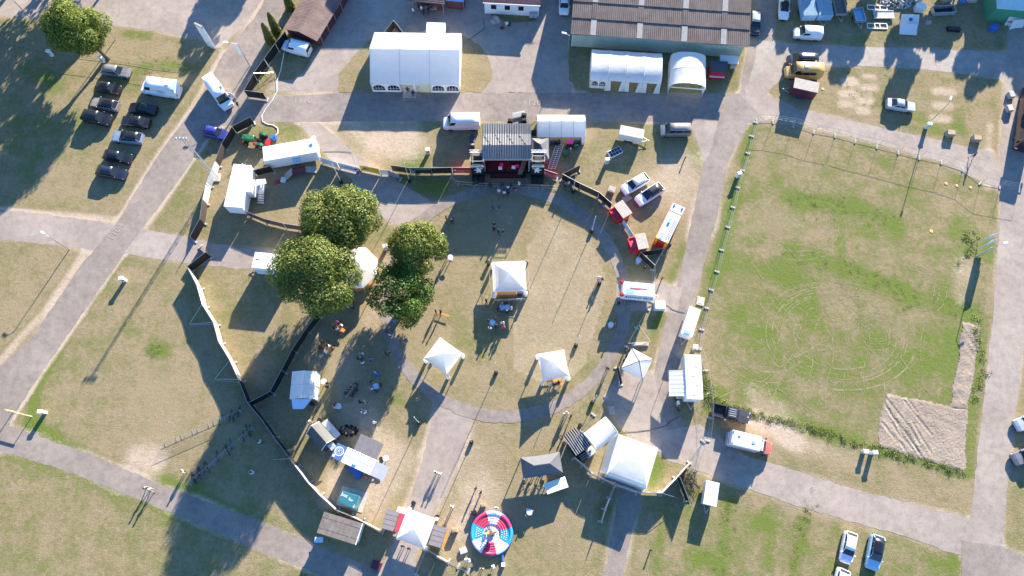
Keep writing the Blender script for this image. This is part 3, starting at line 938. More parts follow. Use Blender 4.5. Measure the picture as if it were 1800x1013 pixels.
def car_meshes(kind):
    L, W, H, zb, wf, wh, rh, rf = KIND[kind]
    w = W / 2
    van = kind in ('van', 'smallvan')
    belt = zb + (.12 if not van else .05)
    secs = []
    for fx, ww, top in [(-.5, .80, belt * .80), (-.488, .92, belt * .97), (-.40, 1, belt), (0, 1, belt), (wf, .99, zb), (.40, .965, zb * .93), (.475, .87, zb * .80), (.5, .70, zb * .62)]:
        y = w * ww
        x = fx * L
        lo = .22 if abs(fx) < .45 else .30
        secs.append([(x, -y * .92, lo), (x, -y, .48), (x, -y * .995, top * .84), (x, -y * .90, top), (x, 0, top + .025), (x, y * .90, top), (x, y * .995, top * .84), (x, y, .48), (x, y * .92, lo)])
    m = M()
    m.loft(secs)
    cw, tw = (w * .93, w * .76) if not van else (w * .965, w * .90)
    zr = H - .05
    B = [(rf * L, -cw * .94, belt - .01), (wf * L, -cw * .93, zb + .0), (wf * L, cw * .93, zb + .0), (rf * L, cw * .94, belt - .01)]
    T = [(rh * L, -tw * .95, zr - .03), (wh * L, -tw * .95, zr - .02), (wh * L, tw * .95, zr - .02), (rh * L, tw * .95, zr - .03)]
    m.hexa(B, T)
    for x in (-.30 * L, .30 * L):                  # dark wheel arches are the wheels themselves, here only the lips
        for sy in (-1, 1):
            m.bx(x - .42, sy * w * .985 - .02, .60, x + .42, sy * w * .985 + .02, .70)
    r = M()                                        # the roof skin, gently crowned
    xs_ = np.linspace(rh * L - .02, wh * L + .02, 5)
    rs = []
    for k, x in enumerate(xs_):
        zz = zr + .05 * math.sin(math.pi * (k + .6) / 5.2)
        rs.append([(x, -tw * .97, zr - .045), (x, -tw * .9, zz - .005), (x, 0, zz + .025), (x, tw * .9, zz - .005), (x, tw * .97, zr - .045)])
    r.loft(rs)

    def win(a, b_, c, d, ins=.07, out=.012):
        a, b_, c, d = map(Vector, (a, b_, c, d))
        ct = (a + b_ + c + d) / 4
        nn = (b_ - a).cross(d - a).normalized()
        return M().slab([p.lerp(ct, ins) + nn * out for p in (a, b_, c, d)], .02)
    ws = win(B[1], B[2], T[2], T[1], .06)
    rw = win(B[3], B[0], T[0], T[3], .10)
    sides = []
    for s in (0, 1):
        b0, b1, t1, t0 = (B[0], B[1], T[1], T[0]) if s == 0 else (B[3], B[2], T[2], T[3])
        cuts = {'van': [(.80, .985)], 'smallvan': [(.64, .98)], 'coupe': [(.15, .97)], 'minivan': [(.03, .34), (.36, .66), (.68, .98)]}.get(kind, [(.04, .25), (.27, .60), (.62, .97)] if kind in ('wagon', 'suv') else [(.08, .5), (.53, .96)])
        for a, c in cuts:
            q = [Vector(b0).lerp(Vector(b1), a), Vector(b0).lerp(Vector(b1), c), Vector(t0).lerp(Vector(t1), c), Vector(t0).lerp(Vector(t1), a)]
            if s == 1:
                q = [q[1], q[0], q[3], q[2]]
            lo, hi = .22, .90
            q = [q[0].lerp(q[3], lo), q[1].lerp(q[2], lo), q[1].lerp(q[2], hi), q[0].lerp(q[3], hi)]
            sides.append(win(*q, .03))
    tyre = M().lathe([(.20, -.10), (.31, -.10), (.33, -.06), (.33, .06), (.31, .10), (.20, .10)], 14)
    rim = M().lathe([(.21, -.07), (.21, .085), (.06, .11)], 10)
    hl = M()
    tl = M()
    for s in (-1, 1):
        hl_ = M().hexa([(.455 * L, s * w * .58, zb * .60), (.487 * L, s * w * .55, zb * .60), (.470 * L, s * w * .86, zb * .60), (.44 * L, s * w * .92, zb * .60)],
                       [(.440 * L, s * w * .58, zb * .84), (.476 * L, s * w * .56, zb * .80), (.462 * L, s * w * .86, zb * .80), (.425 * L, s * w * .93, zb * .84)])
        tl_ = M().bx(-.497 * L, s * w * .80 - .10, belt * .66, -.478 * L, s * w * .80 + .10, belt * .94)
        hl.add(hl_.v, hl_.f)
        tl.add(tl_.v, tl_.f)
        if s == -1:
            hlr, tlr = hl_, tl_
        else:
            hll, tll = hl_, tl_
    mir = [M().bev(wf * L - .22, s * (w + .02) - .09, zb + .02, wf * L - .08, s * (w + .02) + .09, zb + .17, .03) for s in (-1, 1)]
    bump_ = M().bx(.470 * L, -w * .66, .28, .501 * L, w * .66, .46)
    return dict(body=m.mesh('body', ['paint_white'], False), roof=r.mesh('roof', ['paint_white'], True), ws=ws.mesh('windscreen', ['glass']), rw=rw.mesh('rear_window', ['glass']), sides=[q.mesh('side_window', ['glass']) for q in sides],
                tyre=tyre.mesh('tyre', ['rubber'], True), rim=rim.mesh('rim', ['alloy']), hl=[hlr.mesh('headlight', ['lamp_clear']), hll.mesh('headlight', ['lamp_clear'])], tl=[tlr.mesh('tail_light', ['lamp_red']), tll.mesh('tail_light', ['lamp_red'])],
                mir=[q.mesh('wing_mirror', ['paint_white']) for q in mir], bump=bump_.mesh('grille', ['black_plastic']))


def wheel(parent, x, y, r_=.33, name='wheel'):
    d = cached('wheelmesh', lambda: (M().lathe([(.20, -.10), (.31, -.10), (.33, -.06), (.33, .06), (.31, .10), (.20, .10)], 14).mesh('tyre', ['rubber'], True), M().lathe([(.21, -.07), (.21, .085), (.06, .11)], 10).mesh('rim', ['alloy'])))
    o = put(name, d[0], parent, (x, y, r_))
    o.rotation_euler = (R(90) if y < 0 else R(-90), 0, 0)
    o.scale = (r_ / .33,) * 3
    put('rim', d[1], o)
    return o


def car(kind, rear, front, paint, label, roof=None, name=None, cat='car', group=None, S_=P, glass=None, scale=1.0):
    L = KIND[kind][0]
    d = cached(('car', kind), lambda: car_meshes(kind))
    a, b_ = S_(*rear, .75), S_(*front, .75)
    c = (a + b_) / 2
    rz = math.atan2(b_.y - a.y, b_.x - a.x)
    t_ = thing(name or 'parked_car', label, cat, (c.x, c.y, .012), rz, group)
    if scale != 1.0:
        t_.scale = (scale,) * 3
    put('body', d['body'], t_, mats=[paint])
    put('roof', d['roof'], t_, mats=[roof or paint])
    put('windscreen', d['ws'], t_, mats=[glass])
    if kind != 'van':
        put('rear_window', d['rw'], t_, mats=[glass])
    for q in d['sides']:
        put('side_window', q, t_)
    for q in d['hl']:
        put('headlight', q, t_)
    for q in d['tl']:
        put('tail_light', q, t_)
    for q in d['mir']:
        put('wing_mirror', q, t_, mats=[paint])
    put('grille', d['bump'], t_)
    W = KIND[kind][1]
    for sx in (-.30, .30):
        for sy in (-1, 1):
            wheel(t_, sx * L, sy * (W / 2 - .11), .33 if kind not in ('van',) else .36)
    return t_


PK = 'cars parked on the north-west lawn'
car('wagon', (537, 364), (680, 383), 'paint_grey', 'grey estate car parked nearest the yellow green tree, head of the row', group=PK, S_=Z1)
car('hatch', (507, 451), (632, 473), 'paint_black', 'small black hatchback parked between two grey estate cars', group=PK, S_=Z1)
car('wagon', (620, 560), (477, 531), 'paint_bronze', 'silver bronze estate car with a black glass roof', roof='paint_black', group=PK, S_=Z1)
car('suv', (430, 602), (590, 635), 'paint_black', 'big black estate car at the west end of the row, bonnet facing the road', group=PK, S_=Z1, scale=1.08)
car('sedan', (818, 580), (675, 560), 'paint_black', 'black car parked just below the white camper van', group=PK, S_=Z1)
car('sedan', (777, 647), (641, 628), 'paint_black', 'black car with red tail lamps, between a black car and a silver blue one', group=PK, S_=Z1)
car('wagon', (747, 728), (587, 712), 'paint_steelblue', 'silver blue estate car with a long black panorama roof', roof='paint_black', group=PK, S_=Z1, scale=1.05)
car('wagon', (548, 809), (686, 832), 'paint_black', 'black estate car second from the road end of the row', group=PK, S_=Z1, scale=.95)
car('wagon', (513, 891), (657, 916), 'paint_night', 'dark midnight estate car at the road end of the row', group=PK, S_=Z1)
car('hatch', (1073, 683), (1182, 708), 'paint_blue', 'bright blue hatchback beside the black screen fence', S_=Z1)
cv = car('van', (950, 485), (742, 455), 'paint_white', 'white high-roofed camper van parked among the dark cars', name='camper_van', cat='van', S_=Z1, scale=1.12)
for x0, y0, w_ in [(-1.9, -1.01, 1.2), (-1.0, 1.0, .9)]:
    part('side_graphic', M().bx(x0, y0 - .004, 1.1, x0 + w_, y0 + .004, 1.8), 'tarp_sky', cv)
part('roof_vent', M().bev(-2.0, -.3, 2.45, -1.4, .3, 2.56, .05), 'cream_metal', cv)
part('rear_fairing', M().bev(-2.84, -.93, 2.1, -2.3, .93, 2.5, .12), 'paint_paleblue', cv)
dv = car('van', (1088, 405), (1215, 588), 'paint_white', 'white delivery van stopped on the road with its door open', name='delivery_van', cat='van', S_=Z1, scale=1.08)
dm = part('open_door', M().slab([(1.2, .98, .55), (1.95, 1.65, .55), (1.95, 1.65, 1.25), (1.75, 1.5, 1.75), (1.2, .98, 1.75)], .06), 'paint_white', dv)
car('smallvan', (434, 272), (289, 234), 'paint_white', 'white van parked against the gable of the brown shed', name='panel_van', cat='van', S_=Z2, scale=1.06)
car('van', (830, 138), (606, 140), 'paint_white', 'white high-roofed van parked west of the stage', name='panel_van', cat='van', S_=Z6, scale=1.04)
car('hatch', (632, -30), (630, 75), 'paint_white', 'white car by the corner of the big brown-roofed hall', S_=Z3)
car('wagon', (381, 58), (378, 182), 'paint_black', 'black car with a pale roof squeezed along the hall end wall', roof='paint_silver', S_=Z4)
car('coupe', (533, 5), (530, 86), 'paint_white', 'white roadster with a black soft top in the trailer yard', roof='tarp_black', S_=Z4)
car('smallvan', (731, 182), (578, 172), 'paint_white', 'white small van on the grass south of the trailers', name='panel_van', cat='van', S_=Z4, scale=1.02)
car('minivan', (709, 320), (543, 314), 'paint_night', 'black people carrier parked above the orange yellow minibus', name='people_carrier', cat='van', S_=Z4, roof='paint_night')
ob = car('van', (727, 385), (530, 378), 'paint_orange', 'orange yellow minibus beside the maroon trailer', name='minibus', cat='minibus', S_=Z4, scale=1.02)
for x0 in (-1.7, -.6, .5):
    part('side_window', M().bx(x0, .972, 1.45, x0 + .95, .99, 2.0), 'glass', ob)
    part('side_window', M().bx(x0, -.99, 1.45, x0 + .95, -.972, 2.0), 'glass', ob)
part('roof_hatch', M().bev(-.3, -.35, 2.45, .4, .35, 2.56, .06), 'skyblue_paint', ob)
car('sedan', (1072, 540), (1218, 562), 'paint_silver', 'silver saloon parked alone on the patchy lawn east of the yard', S_=Z4, scale=1.0)
car('minivan', (1294, 684), (1131, 684), 'paint_grey', 'grey people carrier east of the stage, by the grey box trailer', name='people_carrier', cat='van', S_=Z3, roof='paint_bronze')
car('wagon', (738, 268), (585, 358), 'paint_white', 'all-white estate car, the one nearer the stage', S_=Z7, group='white cars behind the red booths')
car('wagon', (832, 333), (682, 430), 'paint_white', 'white people carrier with a black glass roof, behind the red booths', roof='paint_black', S_=Z7, group='white cars behind the red booths', scale=1.02)
car('hatch', (849, 800), (823, 938), 'paint_white', 'all-white hatchback on the lawn below the field', S_=Y8, group='cars on the south lawn')
car('suv', (982, 822), (957, 965), 'paint_paleblue', 'pale blue off-roader with a black roof', roof='paint_black', S_=Y8, group='cars on the south lawn')
car('hatch', (806, 1012), (782, 1100), 'paint_white', 'white car only just in view below the all-white hatchback', S_=Y8, group='cars on the south lawn')
car('wagon', (1800, 215), (1712, 246), 'paint_silver', 'silver car at the edge of the east lawn, the upper of two', S_=Y8)
car('wagon', (1800, 380), (1690, 420), 'paint_grey', 'grey car with red tail lamps at the east lawn edge, lower of two', S_=Y8, roof='paint_graphite')


def box_vehicle(name, label, cat, corners, z, body, extras=None):
    c, L, W, rz = frame4([(p.x, p.y) for p in corners])
    t_ = thing(name, label, cat, (c.x, c.y, .012), rz)
    return t_, L, W


# pickup truck
a, b_ = Y8(155, 172, .8), Y8(337, 215, .8)
c = (a + b_) / 2
t_ = thing('pickup_truck', 'grey pickup truck with an open load bed beside the ambulance', 'pickup', (c.x, c.y, .012), math.atan2(b_.y - a.y, b_.x - a.x))
L, w = 5.2, .93
m = M()
secs = []
for x, ww, top in [(-.1, 1, 1.02), (1.2, 1, 1.04), (2.1, .95, .98), (2.45, .86, .85), (2.6, .7, .62)]:
    y = w * ww
    secs.append([(x, -y * .94, .35), (x, -y, .55), (x, -y, top * .86), (x, -y * .92, top), (x, 0, top + .05), (x, y * .92, top), (x, y, top * .86), (x, y, .55), (x, y * .94, .35)])
m.loft(secs)
m.hexa([(-.75, -.88, .5), (1.15, -.86, 1.03), (1.15, .86, 1.03), (-.75, .88, .5)], [(-.70, -.70, 1.74), (.55, -.68, 1.76), (.55, .68, 1.76), (-.70, .70, 1.74)])
part('body', m, 'paint_graphite', t_)
bd = M()
bd.bx(-2.6, -.93, .42, -.75, -.78, 1.05)
bd.bx(-2.6, .78, .42, -.75, .93, 1.05)
bd.bx(-2.6, -.78, .42, -2.5, .78, 1.03)
bd.bx(-.86, -.78, .42, -.75, .78, 1.05)
part('load_bed', bd, 'paint_graphite', t_)
part('bed_liner', M().bx(-2.5, -.78, .45, -.86, .78, .62), 'black_plastic', t_)
for k in range(4):
    part('roof_rib', M().bx(-.55, -.5 + k * .3, 1.752, .4, -.42 + k * .3, 1.785), 'paint_silver', t_)
part('windscreen', M().slab([(1.10, -.78, 1.08), (1.10, .78, 1.08), (.60, .62, 1.72), (.60, -.62, 1.72)], .02), 'glass', t_)
part('rear_window', M().slab([(-.752, .6, 1.2), (-.752, -.6, 1.2), (-.73, -.55, 1.62), (-.73, .55, 1.62)], .01), 'glass', t_)
for s in (-1, 1):
    part('side_window', M().slab([(-.55, s * .865, 1.12), (.95, s * .86, 1.12), (.5, s * .725, 1.66), (-.55, s * .725, 1.66)][::s], .02), 'glass', t_)
    part('headlight', M().bx(2.40, s * .62 - .14, .72, 2.52, s * .62 + .14, .86), 'lamp_clear', t_)
    part('wing_mirror', M().bev(.75, s * 1.04 - .1, 1.05, .9, s * 1.04 + .1, 1.28, .03), 'paint_graphite', t_)
    for x in (-1.6, 1.6):
        wheel(t_, x, s * .82, .38)
part('bonnet_badge', M().bx(2.2, -.08, .99, 2.3, .08, 1.03), 'white_metal', t_)

# ambulance: red cab, white box
a, b_ = Y8(236, 318, 1.2), Y8(446, 372, .8)
c = (a + b_) / 2
am = thing('ambulance', 'white box-bodied ambulance with a salmon red cab, parked across the road edge', 'ambulance', (c.x, c.y, .02), math.atan2(b_.y - a.y, b_.x - a.x))
am.scale = (.92, .92, .95)
bx_ = M()
bx_.bev(-3.25, -1.10, .55, 1.05, 1.10, 2.75, .10)
part('box_body', bx_, 'paint_white', am)
cb = M()
secs = []
for x, ww, top in [(1.05, .97, 1.3), (1.9, 1, 1.28), (2.7, .95, 1.12), (3.1, .84, .95), (3.25, .7, .7)]:
    y = 1.0 * ww
    secs.append([(x, -y * .94, .3), (x, -y, .5), (x, -y, top * .86), (x, -y * .9, top), (x, 0, top + .04), (x, y * .9, top), (x, y, top * .86), (x, y, .5), (x, y * .94, .3)])
cb.loft(secs)
part('cab', cb, 'paint_salmon', am)
part('cab_roof', M().hexa([(1.05, -.95, 1.25), (2.3, -.93, 1.25), (2.3, .93, 1.25), (1.05, .95, 1.25)], [(1.05, -.86, 2.3), (1.55, -.80, 2.25), (1.55, .80, 2.25), (1.05, .86, 2.3)]), 'paint_white', am)
part('windscreen', M().slab([(2.26, -.85, 1.34), (2.26, .85, 1.34), (1.60, .74, 2.22), (1.60, -.74, 2.22)], .02), 'glass', am)
for s in (-1, 1):
    part('side_window', M().slab([(1.15, s * .965, 1.4), (2.1, s * .955, 1.4), (1.6, s * .85, 2.08), (1.15, s * .88, 2.1)][::s], .02), 'glass', am)
    part('red_stripe', M().bx(-3.2, s * 1.10 - .006, 1.25, 1.0, s * 1.10 + .006, 1.55), 'paint_red', am)
    part('red_stripe', M().bx(-3.2, s * 1.10 - .006, .75, 1.0, s * 1.10 + .006, .95), 'paint_red', am)
    part('blue_light', M().bev(1.15, s * .6 - .12, 2.30, 1.35, s * .6 + .12, 2.44, .03), 'tarp_blue', am)
    part('blue_light', M().bev(-3.2, s * .85 - .12, 2.74, -3.0, s * .85 + .12, 2.85, .03), 'tarp_blue', am)
    part('wing_mirror', M().bev(2.0, s * 1.2 - .12, 1.3, 2.15, s * 1.2 + .12, 1.65, .03), 'black_plastic', am)
    part('headlight', M().bx(3.02, s * .7 - .14, .7, 3.16, s * .7 + .14, .88), 'lamp_clear', am)
    for x in (-1.7, 2.15):
        wheel(am, x, s * .95, .36)
part('roof_vent', M().bev(-.35, -.28, 2.74, .2, .28, 2.84, .05), 'grey_panel', am)
part('roof_vent', M().lathe([(.18, 2.74), (.18, 2.84), (.1, 2.88)], 10, 0, (-2.2, .45)), 'grey_panel', am)
part('rear_bumper', M().bx(-3.5, -1.0, .35, -3.25, 1.0, .5), 'grey_panel', am)
part('rear_panel', M().bx(-3.262, -1.0, .8, -3.25, 1.0, 2.4), 'paint_white', am)
part('red_stripe', M().bx(-3.268, -1.0, 1.2, -3.263, 1.0, 1.5), 'paint_red', am)

# fire engine
c, L, W, rz = frame4([Z7(790, 662, 2.9), Z7(920, 432, 2.9), Z7(992, 462, 2.9), Z7(885, 716, 2.9)])
fe = thing('fire_engine', 'red and white fire engine with a yellow tail parked by the road', 'fire engine', (c.x, c.y, 0), rz)
h = L / 2
w = W / 2
part('body', M().bev(-h, -w, .55, h * .52, w, 2.75, .08), 'paint_red', fe)
part('cab', M().hexa([(h * .55, -w, .5), (h, -w, .5), (h, w, .5), (h * .55, w, .5)], [(h * .55, -w * .93, 2.8), (h * .93, -w * .9, 2.75), (h * .93, w * .9, 2.75), (h * .55, w * .93, 2.8)]), 'paint_red', fe)
part('cab_roof', M().bx(h * .54, -w * .93, 2.80, h * .94, w * .93, 2.90), 'paint_white', fe)
part('roof_deck', M().bx(-h * .97, -w * .93, 2.752, h * .50, w * .93, 2.86), 'paint_white', fe)
part('windscreen', M().slab([(h * 1.003, -w * .9, 1.5), (h * 1.003, w * .9, 1.5), (h * .945, w * .84, 2.6), (h * .945, -w * .84, 2.6)], .02), 'glass', fe)
part('roof_locker', M().bev(-h * .1, w * .05, 2.862, h * .2, w * .45, 3.1, .05), 'skyblue_paint', fe)
part('hose_tray', M().bx(-h * .95, w * .1, 2.862, -h * .62, w * .55, 3.0), 'skyblue_paint', fe)
ld = M()
for s in (-.25, .25):
    ld.bx(-h * .75, -w * .55 + s - .03, 2.95, h * .30, -w * .55 + s + .03, 3.05)
for k in range(13):
    ld.tube((-h * .72 + k * (h * 1.0 / 12), -w * .55 - .25, 3.0), (-h * .72 + k * (h * 1.0 / 12), -w * .55 + .25, 3.0), .03, 5)
part('ladder', ld, 'grey_panel', fe)
for s in (-1, 1):
    part('tail_locker', M().bx(-h - .05, s * w * .72 - .15, .7, -h - .003, s * w * .72 + .15, 2.6), 'yellow_paint', fe)
    part('yellow_corner', M().bev(-h * 1.0, s * w * .80 - .18, 2.862, -h * .86, s * w * .80 + .18, 2.95, .04), 'yellow_paint', fe)
    part('shutter', M().bx(-h * .9, s * w - .006, 1.0, h * .4, s * w + .006, 2.4), 'steel_dull', fe)
    part('blue_light', M().bev(h * .78, s * w * .6 - .15, 2.90, h * .9, s * w * .6 + .15, 3.05, .03), 'tarp_blue', fe)
    for x in (-h * .55, h * .68):
        wheel(fe, x, s * (w - .14), .48)

# coach at the east edge
a, b_ = P(1812, 118, 1.6), P(1788, 262, 1.6)
d_ = (b_ - a).normalized()
lft = Vector((d_.y, -d_.x, 0))
c = b_ - d_ * 6.0 + Vector((1.3, .2, 0))
bs = thing('coach', 'long dark maroon coach standing at the kerb of the east road', 'bus', (c.x, c.y, .06), math.atan2(d_.y, d_.x))
part('body', M().bev(-6, -1.27, .35, 6, 1.27, 3.35, .14), 'paint_maroon', bs)
part('windscreen', M().slab([(6.012, -1.1, 1.2), (6.012, 1.1, 1.2), (5.98, 1.05, 2.9), (5.98, -1.05, 2.9)], .02), 'glass', bs)
part('roof_skin', M().bx(-5.8, -1.05, 3.352, 5.6, 1.05, 3.42), 'felt_brown', bs)
part('roof_edge', M().bx(4.6, -1.15, 3.36, 5.7, 1.15, 3.44), 'grey_panel', bs)
part('air_unit', M().bev(-1.5, -.8, 3.422, 1.2, .8, 3.65, .08), 'white_metal', bs)
for s in (-1, 1):
    for k in range(6):
        part('side_window', M().bx(-5.4 + k * 1.8, s * 1.27 - .008, 1.75, -3.8 + k * 1.8, s * 1.27 + .008, 2.75), 'glass', bs)
    part('wing_mirror', M().bev(5.7, s * 1.55 - .15, 1.9, 5.95, s * 1.55 + .15, 2.6, .04), 'black_plastic', bs)
    part('headlight', M().bx(5.95, s * .95 - .2, .7, 6.03, s * .95 + .2, .95), 'lamp_clear', bs)
    for x in (-3.6, 3.9):
        wheel(bs, x, s * 1.12, .48)
for x, y, mt, lab in [(1774, 170, 'concrete', 'grey case standing beside the maroon coach'), (1771, 194, 'wood_pale', 'pale tan case standing beside the maroon coach')]:
    q = M()
    q.bev(-.45, -.55, .04, .45, .55, .75, .05)
    q.bx(-.47, -.05, .3, .47, .05, .34)
    q.tube((-.2, -.56, .5), (.2, -.56, .5), .02)
    solo('case', q, [mt], lab, 'case', P(x, y) + Vector((0, 0, .05)), R(8))
# tractor with the slurry hose
tc = thing('tractor', 'green farm tractor hitched to a hose between the fence and the long white trailer', 'tractor', Z5(655, 268), R(172))
part('bonnet', M().bev(.3, -.42, .85, 2.2, .42, 1.55, .10), 'tractor_green', tc)
part('chassis', M().bx(-1.3, -.3, .5, 2.0, .3, .88), 'black_plastic', tc)
part('seat', M().bev(-.9, -.3, 1.05, -.4, .3, 1.35, .06), 'black_plastic', tc)
rb = M()
for s in (-1, 1):
    rb.tube((-1.0, s * .5, 1.1), (-1.0, s * .5, 2.4), .05)
rb.tube((-1.0, -.5, 2.4), (-1.0, .5, 2.4), .05)
part('roll_bar', rb, 'black_plastic', tc)
part('exhaust', M().tube((1.5, .3, 1.5), (1.5, .3, 2.4), .06), 'black_plastic', tc)
part('steering_wheel', M().lathe([(.22, 1.55), (.25, 1.58), (.22, 1.61)], 12, 0, (.0, 0)), 'black_plastic', tc)
for s in (-1, 1):
    part('mudguard', M().slab([(-1.4, s * .95 - .22, 1.35), (-1.0, s * .95 - .22, 1.62), (-.4, s * .95 - .22, 1.55), (-.4, s * .95 + .22, 1.55), (-1.0, s * .95 + .22, 1.62), (-1.4, s * .95 + .22, 1.35)], .05), 'tractor_green', tc)
    wheel(tc, -.8, s * .95, .72)
    wheel(tc, 1.7, s * .75, .45)
part('linkage', M().bx(-2.1, -.5, .4, -1.35, .5, .75), 'red_paint', tc)
part('side_guard', M().bev(-.6, .5, .8, .3, 1.0, 1.2, .05), 'red_paint', tc)
fl = M()
for k in (-.4, 0, .4):
    fl.bx(2.3, k - .04, .25, 3.0, k + .04, .32)
fl.bx(2.2, -.6, .25, 2.3, .6, .8)
part('front_loader', fl, 'orange_paint', tc)
h_ = M()
pts = [Z2(x, y, z) for x, y, z in [(296, 276, .5), (278, 370, .08), (257, 428, .08), (259, 480, .08), (232, 530, .08), (200, 570, .08), (180, 605, .08), (182, 635, .08), (205, 650, .08), (240, 655, .08), (262, 672, .08), (264, 695, .08), (247, 718, .3), (243, 735, .5)]]
h_.path(pts, .07, 7)
solo('hose', h_, ['tent_white'], 'long pale hose snaking over the road from the white van to the tractor', 'hose')
pu = M()
pu.bev(-.5, -.35, .15, .5, .35, .8, .06)
pu.tube((.3, 0, .8), (.3, 0, 1.2), .1)
pu.tube((-.5, -.4, .15), (-.5, .4, .15), .15)
solo('hose_pump', pu, ['blue_paint'], 'small blue pump at the tractor end of the pale hose', 'pump', Z2(245, 730))

# motorcycles and bicycles
def motorbike(label, base, rz, S_):
    t_ = thing('motorcycle', label, 'motorcycle', S_(*base), rz)
    for x in (-.7, .7):
        wheel(t_, x, -.001, .32)
    part('tank', M().bev(-.1, -.17, .75, .45, .17, 1.05, .05), 'paint_white', t_)
    part('seat', M().bev(-.75, -.15, .75, -.05, .15, .9, .04), 'leather', t_)
    part('engine', M().bev(-.25, -.2, .3, .3, .2, .72, .05), 'steel_dull', t_)
    hb = M().path([(.45, -.38, 1.05), (.55, 0, 1.0), (.45, .38, 1.05)], .02)
    hb.tube((.55, 0, 1.0), (.72, 0, .33), .03)
    part('handlebar', hb, 'black_plastic', t_)
    return t_


motorbike('motorcycle with pale tank parked by the boulder', (325, 143), R(30), Z3)
motorbike('dark motorcycle parked under the tail of the white trailer with awning', (790, 945), R(100), Y4)


def bike_meshes():
    ring = M()
    for k in range(16):
        a, c = 2 * math.pi * k / 16, 2 * math.pi * (k + 1) / 16
        ring.tube((.33 * math.cos(a), 0, .33 * math.sin(a)), (.33 * math.cos(c), 0, .33 * math.sin(c)), .022, 5, 0, None, False)
    for k in range(8):
        a = math.pi * k / 4
        ring.tube((0, 0, 0), (.33 * math.cos(a), 0, .33 * math.sin(a)), .006, 3)
    fr = M().path([(-.52, 0, .33), (-.08, 0, .28), (.38, 0, .85), (-.18, 0, .80), (-.08, 0, .28)], .022)
    fr.path([(-.52, 0, .33), (-.18, 0, .80), (-.2, 0, .92)], .016)
    fr.path([(.40, 0, .92), (.52, 0, .33)], .02)
    hb = M().path([(.28, -.3, .98), (.42, -.1, 1.0), (.42, .1, 1.0), (.28, .3, .98)], .016)
    sd_ = M().hexa([(-.33, -.07, .92), (-.05, -.03, .92), (-.05, .03, .92), (-.33, .07, .92)], [(-.33, -.08, .97), (-.05, -.03, .97), (-.05, .03, .97), (-.33, .08, .97)])
    return ring.mesh('wheel', ['rubber']), fr.mesh('frame', ['c_navy']), hb.mesh('handlebar', ['black_plastic']), sd_.mesh('saddle', ['black_plastic'])


def bicycle(label, at, rz, fm='c_navy', group='bicycles leaning on the rails', lean=.12):
    d = cached('bike', bike_meshes)
    t_ = thing('bicycle', label, 'bicycle', at, rz, group)
    t_.rotation_euler = (lean, 0, rz)
    put('frame', d[1], t_, mats=[fm])
    put('wheel', d[0], t_, (-.52, 0, .33))
    put('wheel', d[0], t_, (.52, 0, .33))
    put('handlebar', d[2], t_)
    put('saddle', d[3], t_)
    return t_


# ------------------------------------------------------------------ trailers
def trailer(label, corners, z, body='paint_white', roofm=None, hitch='x+', name='trailer', cat='trailer', wheels=2, zf=.55, roof_t=.06, group=None, wr=.30, open_top=False):
    """corners: four roof corners (already on the plane z), first edge along the length"""
    c, L, W, rz = frame4(corners)
    t_ = thing(name, label, cat, (c.x, c.y, .012), rz, group)
    h, w = L / 2, W / 2
    if open_top:
        m = M()
        for (x0, y0, x1, y1) in ((-h, -w, h, -w + .06), (-h, w - .06, h, w), (-h, -w + .06, -h + .06, w - .06), (h - .06, -w + .06, h, w - .06)):
            m.bx(x0, y0, zf, x1, y1, z)
        part('sides', m, body, t_)
        part('floor', M().bx(-h + .06, -w + .06, zf + .004, h - .06, w - .06, zf + .08), roofm or 'wood_grey', t_)
    else:
        part('body', M().bev(-h, -w, zf, h, w, z - roof_t, .05), body, t_)
        part('roof', M().bev(-h - .02, -w - .02, z - roof_t, h + .02, w + .02, z, .025), roofm or body, t_)
    s = 1 if hitch[1] == '+' else -1
    db = M()
    if hitch[0] == 'x':
        db.tube((s * h, -w * .5, zf - .08), (s * (h + 1.1), 0, zf - .1), .05)
        db.tube((s * h, w * .5, zf - .08), (s * (h + 1.1), 0, zf - .1), .05)
        db.tube((s * (h + .8), 0, zf - .5), (s * (h + .8), 0, zf + .15), .045)
        db.bx(s * (h + 1.0) - .12, -.06, zf - .12, s * (h + 1.0) + .16, .06, zf)
    else:
        db.tube((-h * .5, s * w, zf - .08), (0, s * (w + 1.1), zf - .1), .05)
        db.tube((h * .5, s * w, zf - .08), (0, s * (w + 1.1), zf - .1), .05)
        db.tube((0, s * (w + .8), zf - .5), (0, s * (w + .8), zf + .15), .045)
        db.bx(-.06, s * (w + 1.0) - .12, zf - .12, .06, s * (w + 1.0) + .16, zf)
    part('drawbar', db, 'steel_dull', t_)
    xs2 = {1: [0.0], 2: [-.36, .36]}[wheels]
    for x in xs2:
        for sy in (-1, 1):
            if hitch[0] == 'x':
                wheel(t_, x - s * .1, sy * (w + (.02 if zf < .5 else -.12)), wr)
            else:
                o = wheel(t_, sy * (h - .1), x, wr)
                o.rotation_euler = (R(90), 0, R(90))
    return t_, h, w


